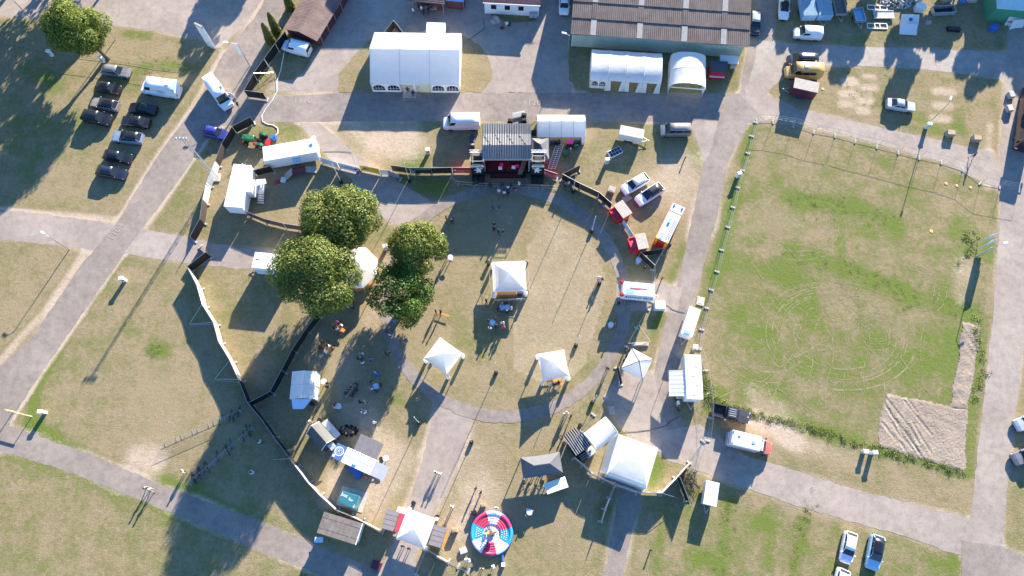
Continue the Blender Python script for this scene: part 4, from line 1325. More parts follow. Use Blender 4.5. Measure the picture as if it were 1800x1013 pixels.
tr_, h, w = trailer('grey box trailer with a timber top east of the stage', [Z3(930, 656, 2.0), Z3(1055, 680, 2.0), Z3(1041, 728, 2.0), Z3(916, 703, 2.0)], 2.0, 'cream_metal', 'wood_pale', 'x+')
trailer('small white box trailer behind the big white marquee', [X4(615, 222, 2.0), X4(800, 228, 2.0), X4(800, 318, 2.0), X4(617, 312, 2.0)], 2.0, 'paint_white', None, 'x-', wheels=1)
tr_, h, w = trailer('maroon box trailer with a pale dusty roof beside the minibus', [Z4(592, 408, 2.6), Z4(716, 434, 2.6), Z4(708, 488, 2.6), Z4(578, 458, 2.6)], 2.6, 'maroon_paint', 'wood_grey', 'x-')
trailer('white box trailer alone on the grass south of the bicycle rack', [Y8(126, 532, 1.9), Y8(190, 546, 1.9), Y8(165, 662, 1.9), Y8(98, 645, 1.9)], 1.9, 'paint_white', None, 'y-', wheels=1)
trailer('cream white trailer beside the grey canopy near the inflatable', [Y5(258, 642, 1.7), Y5(380, 603, 1.7), Y5(402, 662, 1.7), Y5(278, 708, 1.7)], 1.7, 'cream_metal', None, 'x-', wheels=1)
tr_, h, w = trailer('plain white trailer at the edge of the road, cable running to it', [Y4(890, 495, 2.4), Y4(945, 318, 2.4), Y4(872, 296, 2.4), Y4(812, 474, 2.4)], 2.4, 'paint_white', None, 'x-', wheels=1)
part('roof_hatch', M().bev(-h + .15, -w * .5, 2.4, -h + .65, w * .6, 2.46, .03), 'skyblue_paint', tr_)
for k in range(5):
    part('roof_rib', M().bx(-h + .8 + k * .8, -w, 2.4, -h + .85 + k * .8, w, 2.425), 'cream_metal', tr_)
YG = 'trailers parked side by side in the yard'
for lab, q, bm_, rm_, op in [
    ('pale grey high trailer, outermost of the side by side trailers', [(622, -20), (702, -20), (695, 80), (630, 82)], 'skyblue_paint', 'glass_pale', False),
    ('pale grey high trailer in the middle of the side by side trailers', [(708, -20), (786, -20), (778, 78), (704, 80)], 'skyblue_paint', 'glass_pale', False),
    ('dark open-topped trailer beside the pale high ones', [(793, -20), (856, -20), (852, 72), (797, 74)], 'steel_dull', 'felt_brown', True),
    ('small grey open trailer next to the ladders and frames', [(895, 42), (948, 42), (960, 106), (906, 112)], 'metal', 'skyblue_paint', True)]:
    zt = 1.9 if not op else 1.1
    trailer(lab, [Z4(x, y, zt) for x, y in q], zt, bm_, rm_, 'y-', open_top=op, group=YG, wheels=1)

# long white trailer with awning and ramp (north-west service area)
tr_, h, w = trailer('long white sanitary trailer with red ramp and stairs', [Z5(680, 296, 3.0), Z5(1020, 236, 3.0), Z5(1045, 328, 3.0), Z5(690, 388, 3.0)], 3.0, 'white_metal', 'paint_white', 'x-', name='service_trailer', wr=.36)
part('serving_hatch', M().slab([(h * .03, -w - .03, 2.5), (h * .33, -w - .03, 2.5), (h * .33, -w - .6, 2.1), (h * .03, -w - .6, 2.1)][::-1], .04), 'skyblue_paint', tr_)
part('landing', M().bx(-h * .1, -w - 1.9, .75, h * .38, -w - .7, .85), 'maroon_wall', tr_)
for k in range(5):
    part('step', M().bx(h * .40 + k * .3, -w - 1.85, .65 - k * .14, h * .40 + .3 + k * .3, -w - .8, .72 - k * .14), 'steel_dull', tr_)
part('ramp', M().slab([(-h * .12, -w - 1.9, .82), (-h * .12, -w - .7, .82), (-h * .45, -w - 1.2, .1), (-h * .45, -w - 2.4, .1)][::-1], .06), 'steel_dull', tr_)
rl = M()
for x in (-h * .1, h * .15, h * .38):
    rl.tube((x, -w - 1.9, .85), (x, -w - 1.9, 1.85), .025)
rl.tube((-h * .1, -w - 1.9, 1.85), (h * .38, -w - 1.9, 1.85), .025)
part('handrail', rl, 'red_paint', tr_)
part('satellite_dish', M().lathe([(.05, 3.0), (.05, 3.3), (.32, 3.42), (.34, 3.46)], 12, 0, (h - .1, w - .2)), 'paint_white', tr_)
# white office trailer
tr_, h, w = trailer('white container trailer with steps, standing crosswise near the screen fence', [XA(18, 880, 2.9), XA(140, 432, 2.9), XA(318, 452, 2.9), XA(225, 945, 2.9)][::-1], 2.9, 'white_metal', 'paint_white', 'x+', name='service_trailer', wr=.36)
part('slide_out', M().bev(-h * .25, -w - .9, .9, h * .35, -w, 2.84, .05), 'paint_white', tr_)
for k in range(6):
    part('roof_vent', M().bx(-h * .8 + k * 1.25, -.25 + .2 * (k % 2), 2.90, -h * .8 + .35 + k * 1.25, -.1 + .2 * (k % 2), 2.95), 'cream_metal', tr_)
st = M()
for k in range(5):
    part('step', M().bx(-h * .05 - .32 * k, -w - 2.0, .85 - .17 * k, -h * .05 + .28 - .32 * k, -w - .95, .90 - .17 * k), 'metal', tr_)
part('landing', M().bx(h * .02, -w - 2.0, .88, h * .35, -w - .92, .93), 'metal', tr_)
part('open_door', M().slab([(h * .05, -w - 2.0, 1.0), (h * .38, -w - 2.05, 1.0), (h * .38, -w - 2.05, 2.7), (h * .05, -w - 2.0, 2.7)], .05), 'paint_white', tr_)
part('side_awning', M().slab([(h * .3, -w - 2.6, 2.2), (h * .5, -w - 2.3, 2.3), (h * .38, -w - 1.0, 2.6), (h * .1, -w - 1.2, 2.6)], .03), 'tent_white', tr_)
# stall trailer under the trees
tr_, h, w = trailer('white stall trailer half hidden by the broad dark tree', [Z8(145, 428, 3.2), Z8(335, 445, 3.2), Z8(322, 528, 3.2), Z8(125, 507, 3.2)], 3.2, 'white_metal', 'paint_white', 'x-', name='stall_trailer')
for z_ in (1.2, 1.6, 2.0):
    part('blue_stripe', M().bx(-h, -w - .008, z_, h, -w - .002, z_ + .14), 'skyblue_paint', tr_)
for x in (-h + .3, h * .4):
    part('roof_vent', M().bx(x, .1, 3.20, x + .6, .16, 3.24), 'black_plastic', tr_)
# lettered trailer
tr_, h, w = trailer('white stall trailer with dark lettering along its side and red corner rosettes', [Y4(435, 132, 3.0), Y4(645, 150, 3.0), Y4(632, 232, 3.0), Y4(428, 212, 3.0)], 3.0, 'white_metal', 'paint_white', 'x+', name='stall_trailer')
part('fascia', M().slab([(-h, -w - .02, 2.95), (h, -w - .02, 2.95), (h, -w - .40, 2.0), (-h, -w - .40, 2.0)][::-1], .04), 'white_metal', tr_)
lettering('HANNES BECK', .58, tr_, (.25, -w - .26, 2.49), (R(68.2), 0, 0), 'lettering_dark')
eo = part('emblem', M().lathe([(.16, 0), (.16, .02)], 10), 'red_paint', tr_, False, (-h * .74, -w - .235, 2.48))
eo.rotation_euler = (R(68.2), 0, 0)
part('roof_streak', M().bx(-h * .55, -.02, 3.0, h * .55, .14, 3.035), 'magenta_red', tr_)
part('roof_streak', M().bx(-h * .55, -.14, 3.0, h * .1, -.03, 3.03), 'tent_grey', tr_)
part('roof_light', M().bev(-h * .8, -w * .85, 3.0, -h * .25, -w * .1, 3.03, .01), 'skyblue_paint', tr_)
for s in (-1, 1):
    ro = M().lathe([(.30, 2.4), (.36, 2.75), (.22, 3.02)], 8, 0, (-h - .05, s * w * .98))
    part('rosette', ro, 'red_paint', tr_)
# trailer with awning
tr_, h, w = trailer('large white stall trailer with a pale blue side awning', [Y4(845, 612, 3.0), Y4(950, 620, 3.0), Y4(955, 906, 3.0), Y4(846, 908, 3.0)], 3.0, 'white_metal', 'paint_white', 'y-', name='stall_trailer', wr=.36)
q = [Y4(735, 718, 2.3), Y4(842, 716, 2.8), Y4(846, 886, 2.8), Y4(735, 888, 2.3)]
inv = Matrix.Translation(tr_.location) @ Matrix.Rotation(tr_.rotation_euler.z, 4, 'Z')
inv.invert()
ql = [inv @ p for p in q]
aw = M()
for k in range(6):
    a0, a1 = k / 6, (k + 1) / 6
    sag = 0
    p0, p1, p2, p3 = ql[0].lerp(ql[3], a0), ql[1].lerp(ql[2], a0), ql[1].lerp(ql[2], a1), ql[0].lerp(ql[3], a1)
    md0, md1 = p0.lerp(p3, .5) - Vector((0, 0, .03)), p1.lerp(p2, .5) - Vector((0, 0, .03))
    aw.slab([p0, p1, md1, md0][::-1], .02)
    aw.slab([md0, md1, p2, p3][::-1], .02)
part('awning', aw, 'tent_white', tr_)
for p in (ql[0], ql[3]):
    part('awning_post', M().tube((p.x, p.y, 0), (p.x, p.y, 2.28), .035), 'metal', tr_)
for k in range(4):
    part('roof_vent', M().bev(-.2 + .5 * (k % 2), -h * 1.0 + k * 1.3 - 1.4, 3.0, .05 + .5 * (k % 2), -h * 1.0 + .25 + k * 1.3 - 1.4, 3.06, .02), 'cream_metal', tr_)
part('counter', M().bx(-h - 1.0, -w * .9, .95, -h - .02, -w * .1, 1.02), 'wood_pale', tr_)

# food truck with flaps
cor = [X7(265, 196, 2.8), X7(630, 356, 2.8), X7(540, 546, 2.8), X7(172, 370, 2.8)]
tr_, h, w = trailer('stall trailer with grey flaps raised on two sides and a blue round-badged end', cor, 2.8, 'white_metal', 'paint_white', 'x+', name='stall_trailer')
part('roof_bay', M().bx(-h + .1, 0.0, 2.802, h - .1, w - .05, 2.83), 'tarp_sky', tr_)
part('roof_vent', M().lathe([(.28, 2.8), (.28, 2.95), (.2, 3.0)], 12, 0, (-.35, -w * .45)), 'cream_metal', tr_)
part('flap', M().slab([(-h * .62, w + .03, 2.75), (h * .98, w + .03, 2.75), (h * .98, w + 2.3, 2.95), (-h * .62, w + 2.3, 2.95)], .06), 'felt_grey', tr_)
part('flap', M().slab([(h + .05, -w, 2.7), (h + 2.0, -w, 2.85), (h + 2.0, w * .9, 2.85), (h + .05, w * .9, 2.7)], .06), 'grey_panel', tr_)
part('flap', M().slab([(-h - .05, w * 1.0, 2.7), (-h - .05, -w, 2.7), (-h - 1.5, -w, 2.85), (-h - 1.5, w * 1.0, 2.85)][::-1], .06), 'tarp_blue', tr_)
for k in range(9):
    part('roof_clip', M().bx(-h + .3 + k * (2 * h - .6) / 8 - .04, w - .12, 2.831, -h + .3 + k * (2 * h - .6) / 8 + .04, w + .02, 2.87), 'black_plastic', tr_)
bd = M()
for rr0, rr1 in ((.52, .62), (.36, .40)):
    for k in range(20):
        a0, a1 = 2 * math.pi * k / 20, 2 * math.pi * (k + 1) / 20
        bd.add([(rr0 * math.cos(a0), rr0 * math.sin(a0), 0), (rr1 * math.cos(a0), rr1 * math.sin(a0), 0), (rr1 * math.cos(a1), rr1 * math.sin(a1), 0), (rr0 * math.cos(a1), rr0 * math.sin(a1), 0)], [(0, 1, 2, 3)])
bd_o = part('badge', bd, 'lettering_white', tr_, False, (-h - .82, .1, 2.80))
bd_o.rotation_euler = (0, R(5.9), 0)
lr = lettering('K', .62, tr_, (-h - .82, .1, 2.80), (0, R(5.9), R(-12)), 'lettering_white', 'badge_letter')
part('menu_board', M().bx(-h - 1.4, -w * .85, 2.86, -h - 1.05, -w * .5, 2.89), 'tent_white', tr_)


# ------------------------------------------------------------------ marquees, canopies
def arched_window(parent, cx, y, z0, wd, ht):
    n = 10
    pts = [(cx - wd / 2, z0), (cx + wd / 2, z0)] + [(cx + wd / 2 * math.cos(math.pi * k / n), z0 + ht * .38 + ht * .62 * math.sin(math.pi * k / n)) for k in range(n + 1)]
    m = M()
    m.add([(p[0], y, p[1]) for p in pts] + [(p[0], y - .015, p[1]) for p in pts], [tuple(range(len(pts))), tuple(range(2 * len(pts) - 1, len(pts) - 1, -1))])
    wnd = part('window', m, 'glass', parent)
    f = M()
    for k in range(1, 4):
        x = cx - wd / 2 + k * wd / 4
        hh = z0 + ht * (.95 if k == 2 else .86)
        f.bx(x - .03, y - .03, z0, x + .03, y - .016, hh)
    f.bx(cx - wd / 2, y - .032, z0 + ht * .36, cx + wd / 2, y - .017, z0 + ht * .43)
    f.bx(cx - wd / 2, y - .032, z0 - .03, cx + wd / 2, y - .017, z0 + .04)
    part('glazing_bar', f, 'tent_white', wnd)


def gable_tent(label, corners, ze, zr, bays=3, walls='NSEW', mat='tent_white', round_=False, name='marquee', cat='marquee', group=None, wall_mat=None, ridge=.5):
    c, L, W, rz = frame4(corners)
    t_ = thing(name, label, cat, (c.x, c.y, .012), rz, group)
    h, w = L / 2, W / 2
    prof = [(w + .06, ze - .02)]
    yr = w - 2 * w * ridge
    if round_:
        for k in range(1, 8):
            a = math.pi * k / 8
            prof.append((w * math.cos(a), ze + (zr - ze) * math.sin(a) ** .8))
    else:
        for k in (.33, .66):
            prof.append((w + (yr - w) * k, ze + (zr - ze) * k - .05))
        prof.append((yr, zr))
        for k in (.34, .67):
            prof.append((yr + (-w - yr) * k, zr + (ze - zr) * k - .05))
    prof.append((-w - .06, ze - .02))
    for k in range(bays):                          # each bay a sheet of its own, sagging a little between its arches
        x0, x1 = -h + L * k / bays + .05, -h + L * (k + 1) / bays - .05
        m = M()
        rows = []
        for x, dz in ((x0, 0), (x0 * .75 + x1 * .25, -.05), ((x0 + x1) / 2, -.065), (x0 * .25 + x1 * .75, -.05), (x1, 0)):
            rows.append([(x, y, z + (dz if 0 < j < len(prof) - 1 else 0)) for j, (y, z) in enumerate(prof)])
        n = len(prof)
        m.add([p for r_ in rows for p in r_], [(a * n + j, a * n + j + 1, (a + 1) * n + j + 1, (a + 1) * n + j) for a in range(4) for j in range(n - 1)])
        part('roof_sheet', m, mat, t_, round_)
    for k in range(bays + 1):
        x = -h + L * k / bays
        m = M()
        for (y0, z0), (y1, z1) in zip(prof[:-1], prof[1:]):
            m.tube((x, y0, z0 - .01), (x, y1, z1 - .01), .045, 5)
        part('roof_seam', m, 'cream_metal' if mat != 'tent_grey' else 'steel_dull', t_)
        for y in (-w, w):
            part('leg', M().bx(x - .05, y - .05, 0, x + .05, y + .05, ze - .05), 'metal', t_)
    wm = wall_mat or mat
    if 'N' in walls:
        part('side_wall', M().bx(-h, w - .02, 0, h, w + .02, ze - .04), wm, t_)
    if 'S' in walls:
        part('side_wall', M().bx(-h, -w - .02, 0, h, -w + .02, ze - .04), wm, t_)
    for s, kx in ((1, 'E'), (-1, 'W')):
        if kx in walls:
            m = M()
            p_ = [(y * .985, z - .03) for y, z in prof]
            p_ = [(p_[0][0], 0)] + p_ + [(p_[-1][0], 0)]
            n = len(p_)
            m.add([(s * h - .02, y, z) for y, z in p_] + [(s * h + .02, y, z) for y, z in p_], [tuple(range(n)), tuple(range(2 * n - 1, n - 1, -1))] + [(i, (i + 1) % n, n + (i + 1) % n, n + i) for i in range(n)])
            part('end_wall', m, wm, t_)
    return t_, h, w


def pagoda(label, corners, ze, zp, mat='tent_white', name='pagoda_tent', cat='tent', group=None, legs=True, weights=True, valance=.28, ridge=0.0, flare=1.6, wall='', legm='tent_white', seam=None):
    c, L, W, rz = frame4(corners)
    t_ = thing(name, label, cat, (c.x, c.y, .012), rz, group)
    h, w = L / 2, W / 2
    nl = 6
    m = M()
    rings = []
    for k in range(nl + 1):
        f = k / nl
        z = ze + (zp - ze) * f ** flare
        hx, wy = h * (1 - f) + ridge * f, w * (1 - f) + .04 * f
        ring = []
        for (x0, y0), (x1, y1) in (((-hx, -wy), (hx, -wy)), ((hx, -wy), (hx, wy)), ((hx, wy), (-hx, wy)), ((-hx, wy), (-hx, -wy))):
            for j in range(4):
                g = j / 4
                ring.append((x0 + (x1 - x0) * g, y0 + (y1 - y0) * g, z - .05 * math.sin(math.pi * g) * (1 - f)))
        rings.append(ring)
    n = 16
    m.add([p for r_ in rings for p in r_], [(k * n + i, k * n + (i + 1) % n, (k + 1) * n + (i + 1) % n, (k + 1) * n + i) for k in range(nl) for i in range(n)] + [tuple(range(nl * n, nl * n + n))])
    part('roof_sheet', m, mat, t_)
    if seam:
        sm = M()
        for sx in (-1, 1):
            for sy in (-1, 1):
                pp = [(sx * (h * (1 - k / nl) + ridge * k / nl), sy * (w * (1 - k / nl) + .04 * k / nl), ze + (zp - ze) * (k / nl) ** flare + .02) for k in range(nl + 1)]
                sm.path(pp, .05, 5)
        part('roof_seam', sm, seam, t_)
    if valance:
        v = M()
        for (x0, y0, x1, y1) in ((-h, -w - .012, h, -w + .012), (-h, w - .012, h, w + .012), (-h - .012, -w + .014, -h + .012, w - .014), (h - .012, -w + .014, h + .012, w - .014)):
            v.bx(x0, y0, ze - valance, x1, y1, ze - .005)
        part('valance', v, mat, t_)
    if legs:
        for sx in (-1, 1):
            for sy in (-1, 1):
                lg = part('leg', M().bx(sx * (h - .06) - .05, sy * (w - .06) - .05, 0, sx * (h - .06) + .05, sy * (w - .06) + .05, ze - .02), 'metal', t_)
                if weights:
                    part('leg_sleeve', M().bev(sx * (h - .02) - .22, sy * (w - .02) - .22, 0.01, sx * (h - .02) + .22, sy * (w - .02) + .22, 1.5, .06), legm, t_)
    for kx, q in (('S', (-h, -w - .011, h, -w + .011)), ('N', (-h, w - .011, h, w + .011)), ('W', (-h - .011, -w + .02, -h + .011, w - .02)), ('E', (h - .011, -w + .02, h + .011, w - .02))):
        if kx in wall:
            part('side_wall', M().bx(q[0], q[1], 0.02, q[2], q[3], ze - (valance or .02) - .004), mat, t_)
    return t_, h, w


# big marquee with arched windows
mq, h, w = gable_tent('big white marquee with arched windows and a wooden step at its door', [X4(97, 326, 2.4), X4(955, 334, 2.4), X4(943, 835, 2.4), X4(68, 822, 2.4)], 2.4, 4.7, 3, 'NEW')
part('side_wall', M().bx(-h, -w - .02, 0, -h + 2 * h / 3, -w + .02, 2.36), 'tent_white', mq)
part('side_wall', M().bx(h / 3, -w - .02, 0, h, -w + .02, 2.36), 'tent_white', mq)
part('striped_curtain', M().bx(h * .10, -w - .02, 0, h / 3, -w + .02, 2.36), 'tent_white', mq)
for k in range(7):
    part('curtain_stripe', M().bx(h * .115 + k * h * .031, -w - .03, .02, h * .128 + k * h * .031, -w - .021, 2.3), 'tarp_yellow', mq)
for cx in (-.83, -.50, .52, .84):
    arched_window(mq, h * cx, -w - .022, .55, 1.9, 1.35)
part('door_drape', M().bx(-h * .04, -w - .03, 0, h * .005, -w + .03, 2.36), 'tent_white', mq)
sp_ = part('wooden_step', M().bx(-h * .30, -w - 1.3, 0, 0, -w - .05, .30), 'wood_grey', mq)
part('tread', M().bx(-h * .30, -w - 1.65, 0, 0, -w - 1.32, .15), 'wood', mq)
part('dark_floor', M().bx(-h * .98, -w + .05, .02, h * .98, w - .1, .08), 'wood_pale', mq)
part('valance', M().bx(-h, -w - .05, 2.12, h, -w - .032, 2.34), 'tent_white', mq)
# pale blue marquee south of the hall
q = [Z3(775, 264, 2.3), Z3(1140, 286, 2.3), Z3(1135, 440, 2.3), Z3(770, 416, 2.3)]
m2, h, w = gable_tent('long pale marquee with tied curtains along the hall wall', q, 2.3, 3.4, 4, 'NEW', round_=True)
part('side_wall', M().bx(-h, -w - .02, 0, -h * .5, -w + .02, 2.28), 'cream_metal', m2)
for cx in (-.86, -.64):
    arched_window(m2, h * cx, -w - .022, .7, .95, 1.2)
for cx in (-.47, -.06, .06, .43, .56, .95):
    part('curtain', M().hexa([(h * cx - .55, -w - .35, 0), (h * cx + .5, -w - .35, 0), (h * cx + .4, -w - .05, 0), (h * cx - .4, -w - .05, 0)], [(h * cx - .28, -w - .06, 2.2), (h * cx + .28, -w - .06, 2.2), (h * cx + .28, -w - .03, 2.2), (h * cx - .28, -w - .03, 2.2)]), 'cream_metal', m2)
# open-ended tent beside it: the ridge runs north-south
q = [Z3(1198, 312, 2.2), Z3(1184, 470, 2.2), S(1200, 0, .33557)(122, 452, 2.2), S(1200, 0, .33557)(112, 288, 2.2)]
m3, h, w = gable_tent('white tent with an open dark south gable next to the red kiosk', q, 2.2, 3.5, 2, 'NSW', round_=True)
part('valance', M().bx(h + .005, -w, 1.95, h + .03, w, 2.2), 'tent_white', m3)
# backstage tent, canopy
q = [X3(1048, 52, 2.3), X3(1612, 56, 2.3), X3(1606, 308, 2.3), X3(1045, 310, 2.3)]
bt, h, w = gable_tent('white catering tent right beside the stage, south side open', q, 2.3, 3.3, 4, 'NEW', ridge=.42)
part('leg_sleeve', M().bev(h - .5, -w - .1, 0, h + .05, -w + .2, 2.2, .05), 'tent_white', bt)
for k, (x, mt) in enumerate([(-.35, 'c_navy'), (-.12, 'c_black'), (.62, 'c_navy'), (.8, 'c_black')]):
    q_ = M().bev(-.4, -.25, 0, .4, .25, .8, .06)
    q_.bx(-.42, -.27, .4, .42, .27, .45)
    loc = bt.matrix_world
    cc = bt.location + Vector((x * h, -w + .15, 0))
    solo('equipment_case', q_, [mt], 'dark equipment case in the shade along the open side of the catering tent', 'case', cc, random.random() * .4, 'cases under the catering tent')
q_ = M().bev(-.5, -.35, 0, .5, .35, .95, .08)
q_.slab([(-.55, -.4, .97), (.55, -.4, .97), (.55, .4, .97), (-.55, .4, .97)], .02)
solo('covered_table', q_, ['pink_cloth'], 'bright pink covered table under the catering tent', 'table', bt.location + Vector((.38 * h, -w - .05, 0)))
pagoda('small grey canopy wedged between stage and catering tent', [X3(975, 322, 2.3), X3(1180, 322, 2.3), X3(1180, 575, 2.3), X3(982, 575, 2.3)], 2.3, 3.5, 'tent_grey', 'canopy', 'canopy', weights=False, wall='S')
# pagodas on the green
GRN = 'white pagoda tents on the green'
pt, h, w = pagoda('white pagoda tent in the very middle of the green, bar counter under it', [Y3(628, 136, 2.5), Y3(824, 134, 2.5), Y3(824, 304, 2.5), Y3(630, 316, 2.5)], 2.5, 4.3, group=GRN)
part('bar_counter', M().bev(-w * .8, -w - .1, 0, w * .45, -w + .5, 1.05, .04), 'wood_orange', pt)
part('fridge', M().bev(w * .5, -w - .05, 0, w * .85, -w + .55, 1.2, .05), 'c_navy', pt)
rl = M()
for y in (-w - .75,):
    rl.tube((-h * .9, y, 1.0), (h * .95, y, 1.0), .03)
    rl.tube((-h * .9, y, .5), (h * .95, y, .5), .025)
    for k in range(6):
        rl.tube((-h * .9 + k * h * .37, y, 0), (-h * .9 + k * h * .37, y, 1.0), .03)
for s in (-1, 1):
    rl.tube((s * (h + .5), -w * .8, 1.0), (s * (h + .5), w * .6, 1.0), .025)
    for k in range(3):
        rl.tube((s * (h + .5), -w * .8 + k * w * .7, 0), (s * (h + .5), -w * .8 + k * w * .7, 1.0), .025)
part('guard_rail', rl, 'metal', pt)
pagoda('white pagoda tent turned diagonally at the west edge of the green', [Y3(313, 582, 2.5), Y3(452, 685, 2.5), Y3(352, 800, 2.5), Y3(222, 712, 2.5)], 2.5, 4.3, group=GRN)
pt, h, w = pagoda('white pagoda tent at the south-east edge of the green over an orange table', [Y3(893, 686, 2.5), Y3(1050, 658, 2.5), Y3(1085, 815, 2.5), Y3(928, 842, 2.5)], 2.5, 4.3, group=GRN)
pt, h, w = pagoda('white entrance pagoda tent between two grey-roofed ticket huts', [X6(542, 172, 2.6), X6(900, 300, 2.6), X6(742, 676, 2.6), X6(402, 540, 2.6)], 2.6, 4.4)
pagoda('pale peaked pavilion with black seams, its counter facing the ring path', [Y4(488, 572, 2.5), Y4(624, 640, 2.5), Y4(566, 784, 2.5), Y4(424, 702, 2.5)], 2.5, 4.2, 'tent_white', seam='c_black', weights=False, flare=1.0)
# octagon tent
oc = P(625, 470, 2.7)
ot = thing('octagonal_tent', 'eight-sided white tent tucked under the two biggest trees', 'tent', (oc.x, oc.y, 0))
m = M()
n = 8
rings = [[(rr * math.cos(2 * math.pi * (i + .5) / n), rr * math.sin(2 * math.pi * (i + .5) / n), z) for i in range(n)] for rr, z in ((3.35, 2.4), (3.35, 2.7), (1.9, 3.2), (.8, 3.9), (.1, 4.5))]
m.loft(rings)
part('roof_sheet', m, 'tent_white', ot)
for i in range(n):
    a = 2 * math.pi * (i + .5) / n
    part('leg', M().tube((3.25 * math.cos(a), 3.25 * math.sin(a), 0), (3.25 * math.cos(a), 3.25 * math.sin(a), 2.4), .05), 'metal', ot)
part('counter', M().lathe([(2.9, 0), (2.9, 1.05), (2.5, 1.1)], 8), 'wood_orange', ot)
# west tent with a flap, small grey tents, large white store tent
q = [Y1(895, 714, 2.3), Y1(1031, 729, 2.3), Y1(1020, 884, 2.3), Y1(876, 880, 2.3)]
wt, h, w = gable_tent('pale blue white tent with a lowered front flap, dappled with leaf shade', [q[3], q[0], q[1], q[2]], 2.3, 3.0, 2, 'NSE', mat='tent_white', ridge=.55)
part('flap', M().slab([(-h - .02, -w * .8, 2.1), (-h - .02, w * .9, 2.1), (-h - 1.3, w * .8, 1.6), (-h - 1.3, -w * .1, 1.6)][::-1], .03), 'tarp_sky', wt)
q = [Y6(200, 160, 2.2), Y6(270, 98, 2.2), Y6(368, 202, 2.2), Y6(282, 262, 2.2)]
gt, h, w = gable_tent('small dark grey sales tent with a white counter on its east side', [q[1], q[2], q[3], q[0]], 2.2, 3.2, 1, 'NSE', 'tent_dark', ridge=.45)
part('counter', M().bx(-h * .9, w + .05, .95, h * .9, w + .95, 1.05), 'tent_white', gt)
part('front_cloth', M().bx(-h * .9, w + .90, .05, h * .9, w + .94, .93), 'red_paint', gt)
part('open_flap', M().slab([(h + .05, -w * .2, 2.0), (h + .9, -w * .2, 1.7), (h + .9, w * .6, 1.7), (h + .05, w * .6, 2.0)], .03), 'tent_white', gt)
q = [Y5(118, 488, 2.3), Y5(352, 455, 2.3), Y5(368, 578, 2.3), Y5(132, 612, 2.3)]
pagoda('oblong grey canopy shading a group near the inflatable', q, 2.3, 3.4, 'tent_grey', 'canopy', 'canopy', ridge=1.1, weights=False, flare=1.15)
q = [X1(600, 252, 3.0), X1(988, 378, 3.0), X1(885, 796, 3.0), X1(492, 640, 3.0)]
st_, h, w = pagoda('large flat-topped white store tent with clear side sheets at the south screen', q, 3.0, 3.55, 'tent_white', 'store_tent', 'tent', ridge=1.5, weights=False, flare=.55, wall='NE')
part('clear_sheet', M().slab([(-h - .02, -w, 2.95), (-h - .02, w, 2.95), (-h - .75, w * .96, .4), (-h - .75, -w * .9, .4)][::-1], .02), 'tent_clear', st_)
part('clear_sheet', M().slab([(-h, -w - .02, 2.95), (h, -w - .02, 2.95), (h, -w - .35, .3), (-h, -w - .35, .3)][::-1], .02), 'tent_clear', st_)
# barrel canopy and the black corrugated bar
q = [X1(265, 238, 2.5), X1(472, 76, 2.5), X1(598, 236, 2.5), X1(382, 408, 2.5)]
gable_tent('white arched awning between the black corrugated hut and the store tent', q, 2.5, 3.1, 1, '', 'tent_white', round_=True, name='arched_awning', cat='awning')
c, L, W, rz = frame4([X1(90, 330, 2.5), X1(245, 220, 2.5), X1(345, 345, 2.5), X1(185, 455, 2.5)])
bh = thing('bar_hut', 'black hut with a corrugated roof beside the white arched awning', 'hut', (c.x, c.y, 0), rz)
h, w = L / 2, W / 2
part('wall', M().bx(-h + .1, -w + .1, 0, h - .1, w - .1, 2.38), 'black_plastic', bh)
part('roof', M().slab([(-h, -w, 2.45), (h, -w, 2.45), (h, w, 2.55), (-h, w, 2.55)], .06), 'roof_black', bh)
for k in range(9):
    part('roof_rib', M().bx(-h + .1 + k * (2 * h - .2) / 8 - .05, -w, 2.555 if False else 2.50, -h + .1 + k * (2 * h - .2) / 8 + .05, w, 2.585), 'steel_dull', bh)
part('lean_to_roof', M().slab([(-h * .9, w + .02, 2.2), (h * .7, w + .02, 2.2), (h * .7, w + 1.1, 2.0), (-h * .9, w + 1.1, 2.0)], .05), 'roof_black', bh)
for x in (-h * .85, h * .65):
    part('post', M().tube((x, w + 1.0, 0), (x, w + 1.0, 1.98), .05), 'wood', bh)
for k, (x, y, mt, lab) in enumerate([(322, 420, 'tent_white', 'white freezer chest with a dark round mark on its lid'), (256, 462, 'c_black', 'dark crate stack beside the white freezer chest')]):
    p = X1(x, y, .9)
    tt = thing('freezer' if k == 0 else 'crate_stack', lab, 'freezer' if k == 0 else 'crates', (p.x, p.y, 0), rz)
    part('body', M().bev(-.65, -.5, 0, .65, .5, .85, .05), mt, tt)
    part('lid', M().bev(-.67, -.52, .855, .67, .52, .95, .04), mt, tt)
    if k == 0:
        part('emblem', M().lathe([(.16, .951), (.16, .957)], 8), 'tarp_blue', tt)
        part('emblem_bar', M().bx(-.3, -.25, .951, .3, -.2, .957), 'grey_panel', tt)
    else:
        for j in range(3):
            part('slot', M().bx(-.55, -.38 + j * .28, .951, .55, -.28 + j * .28, .965), 'grey_panel', tt)

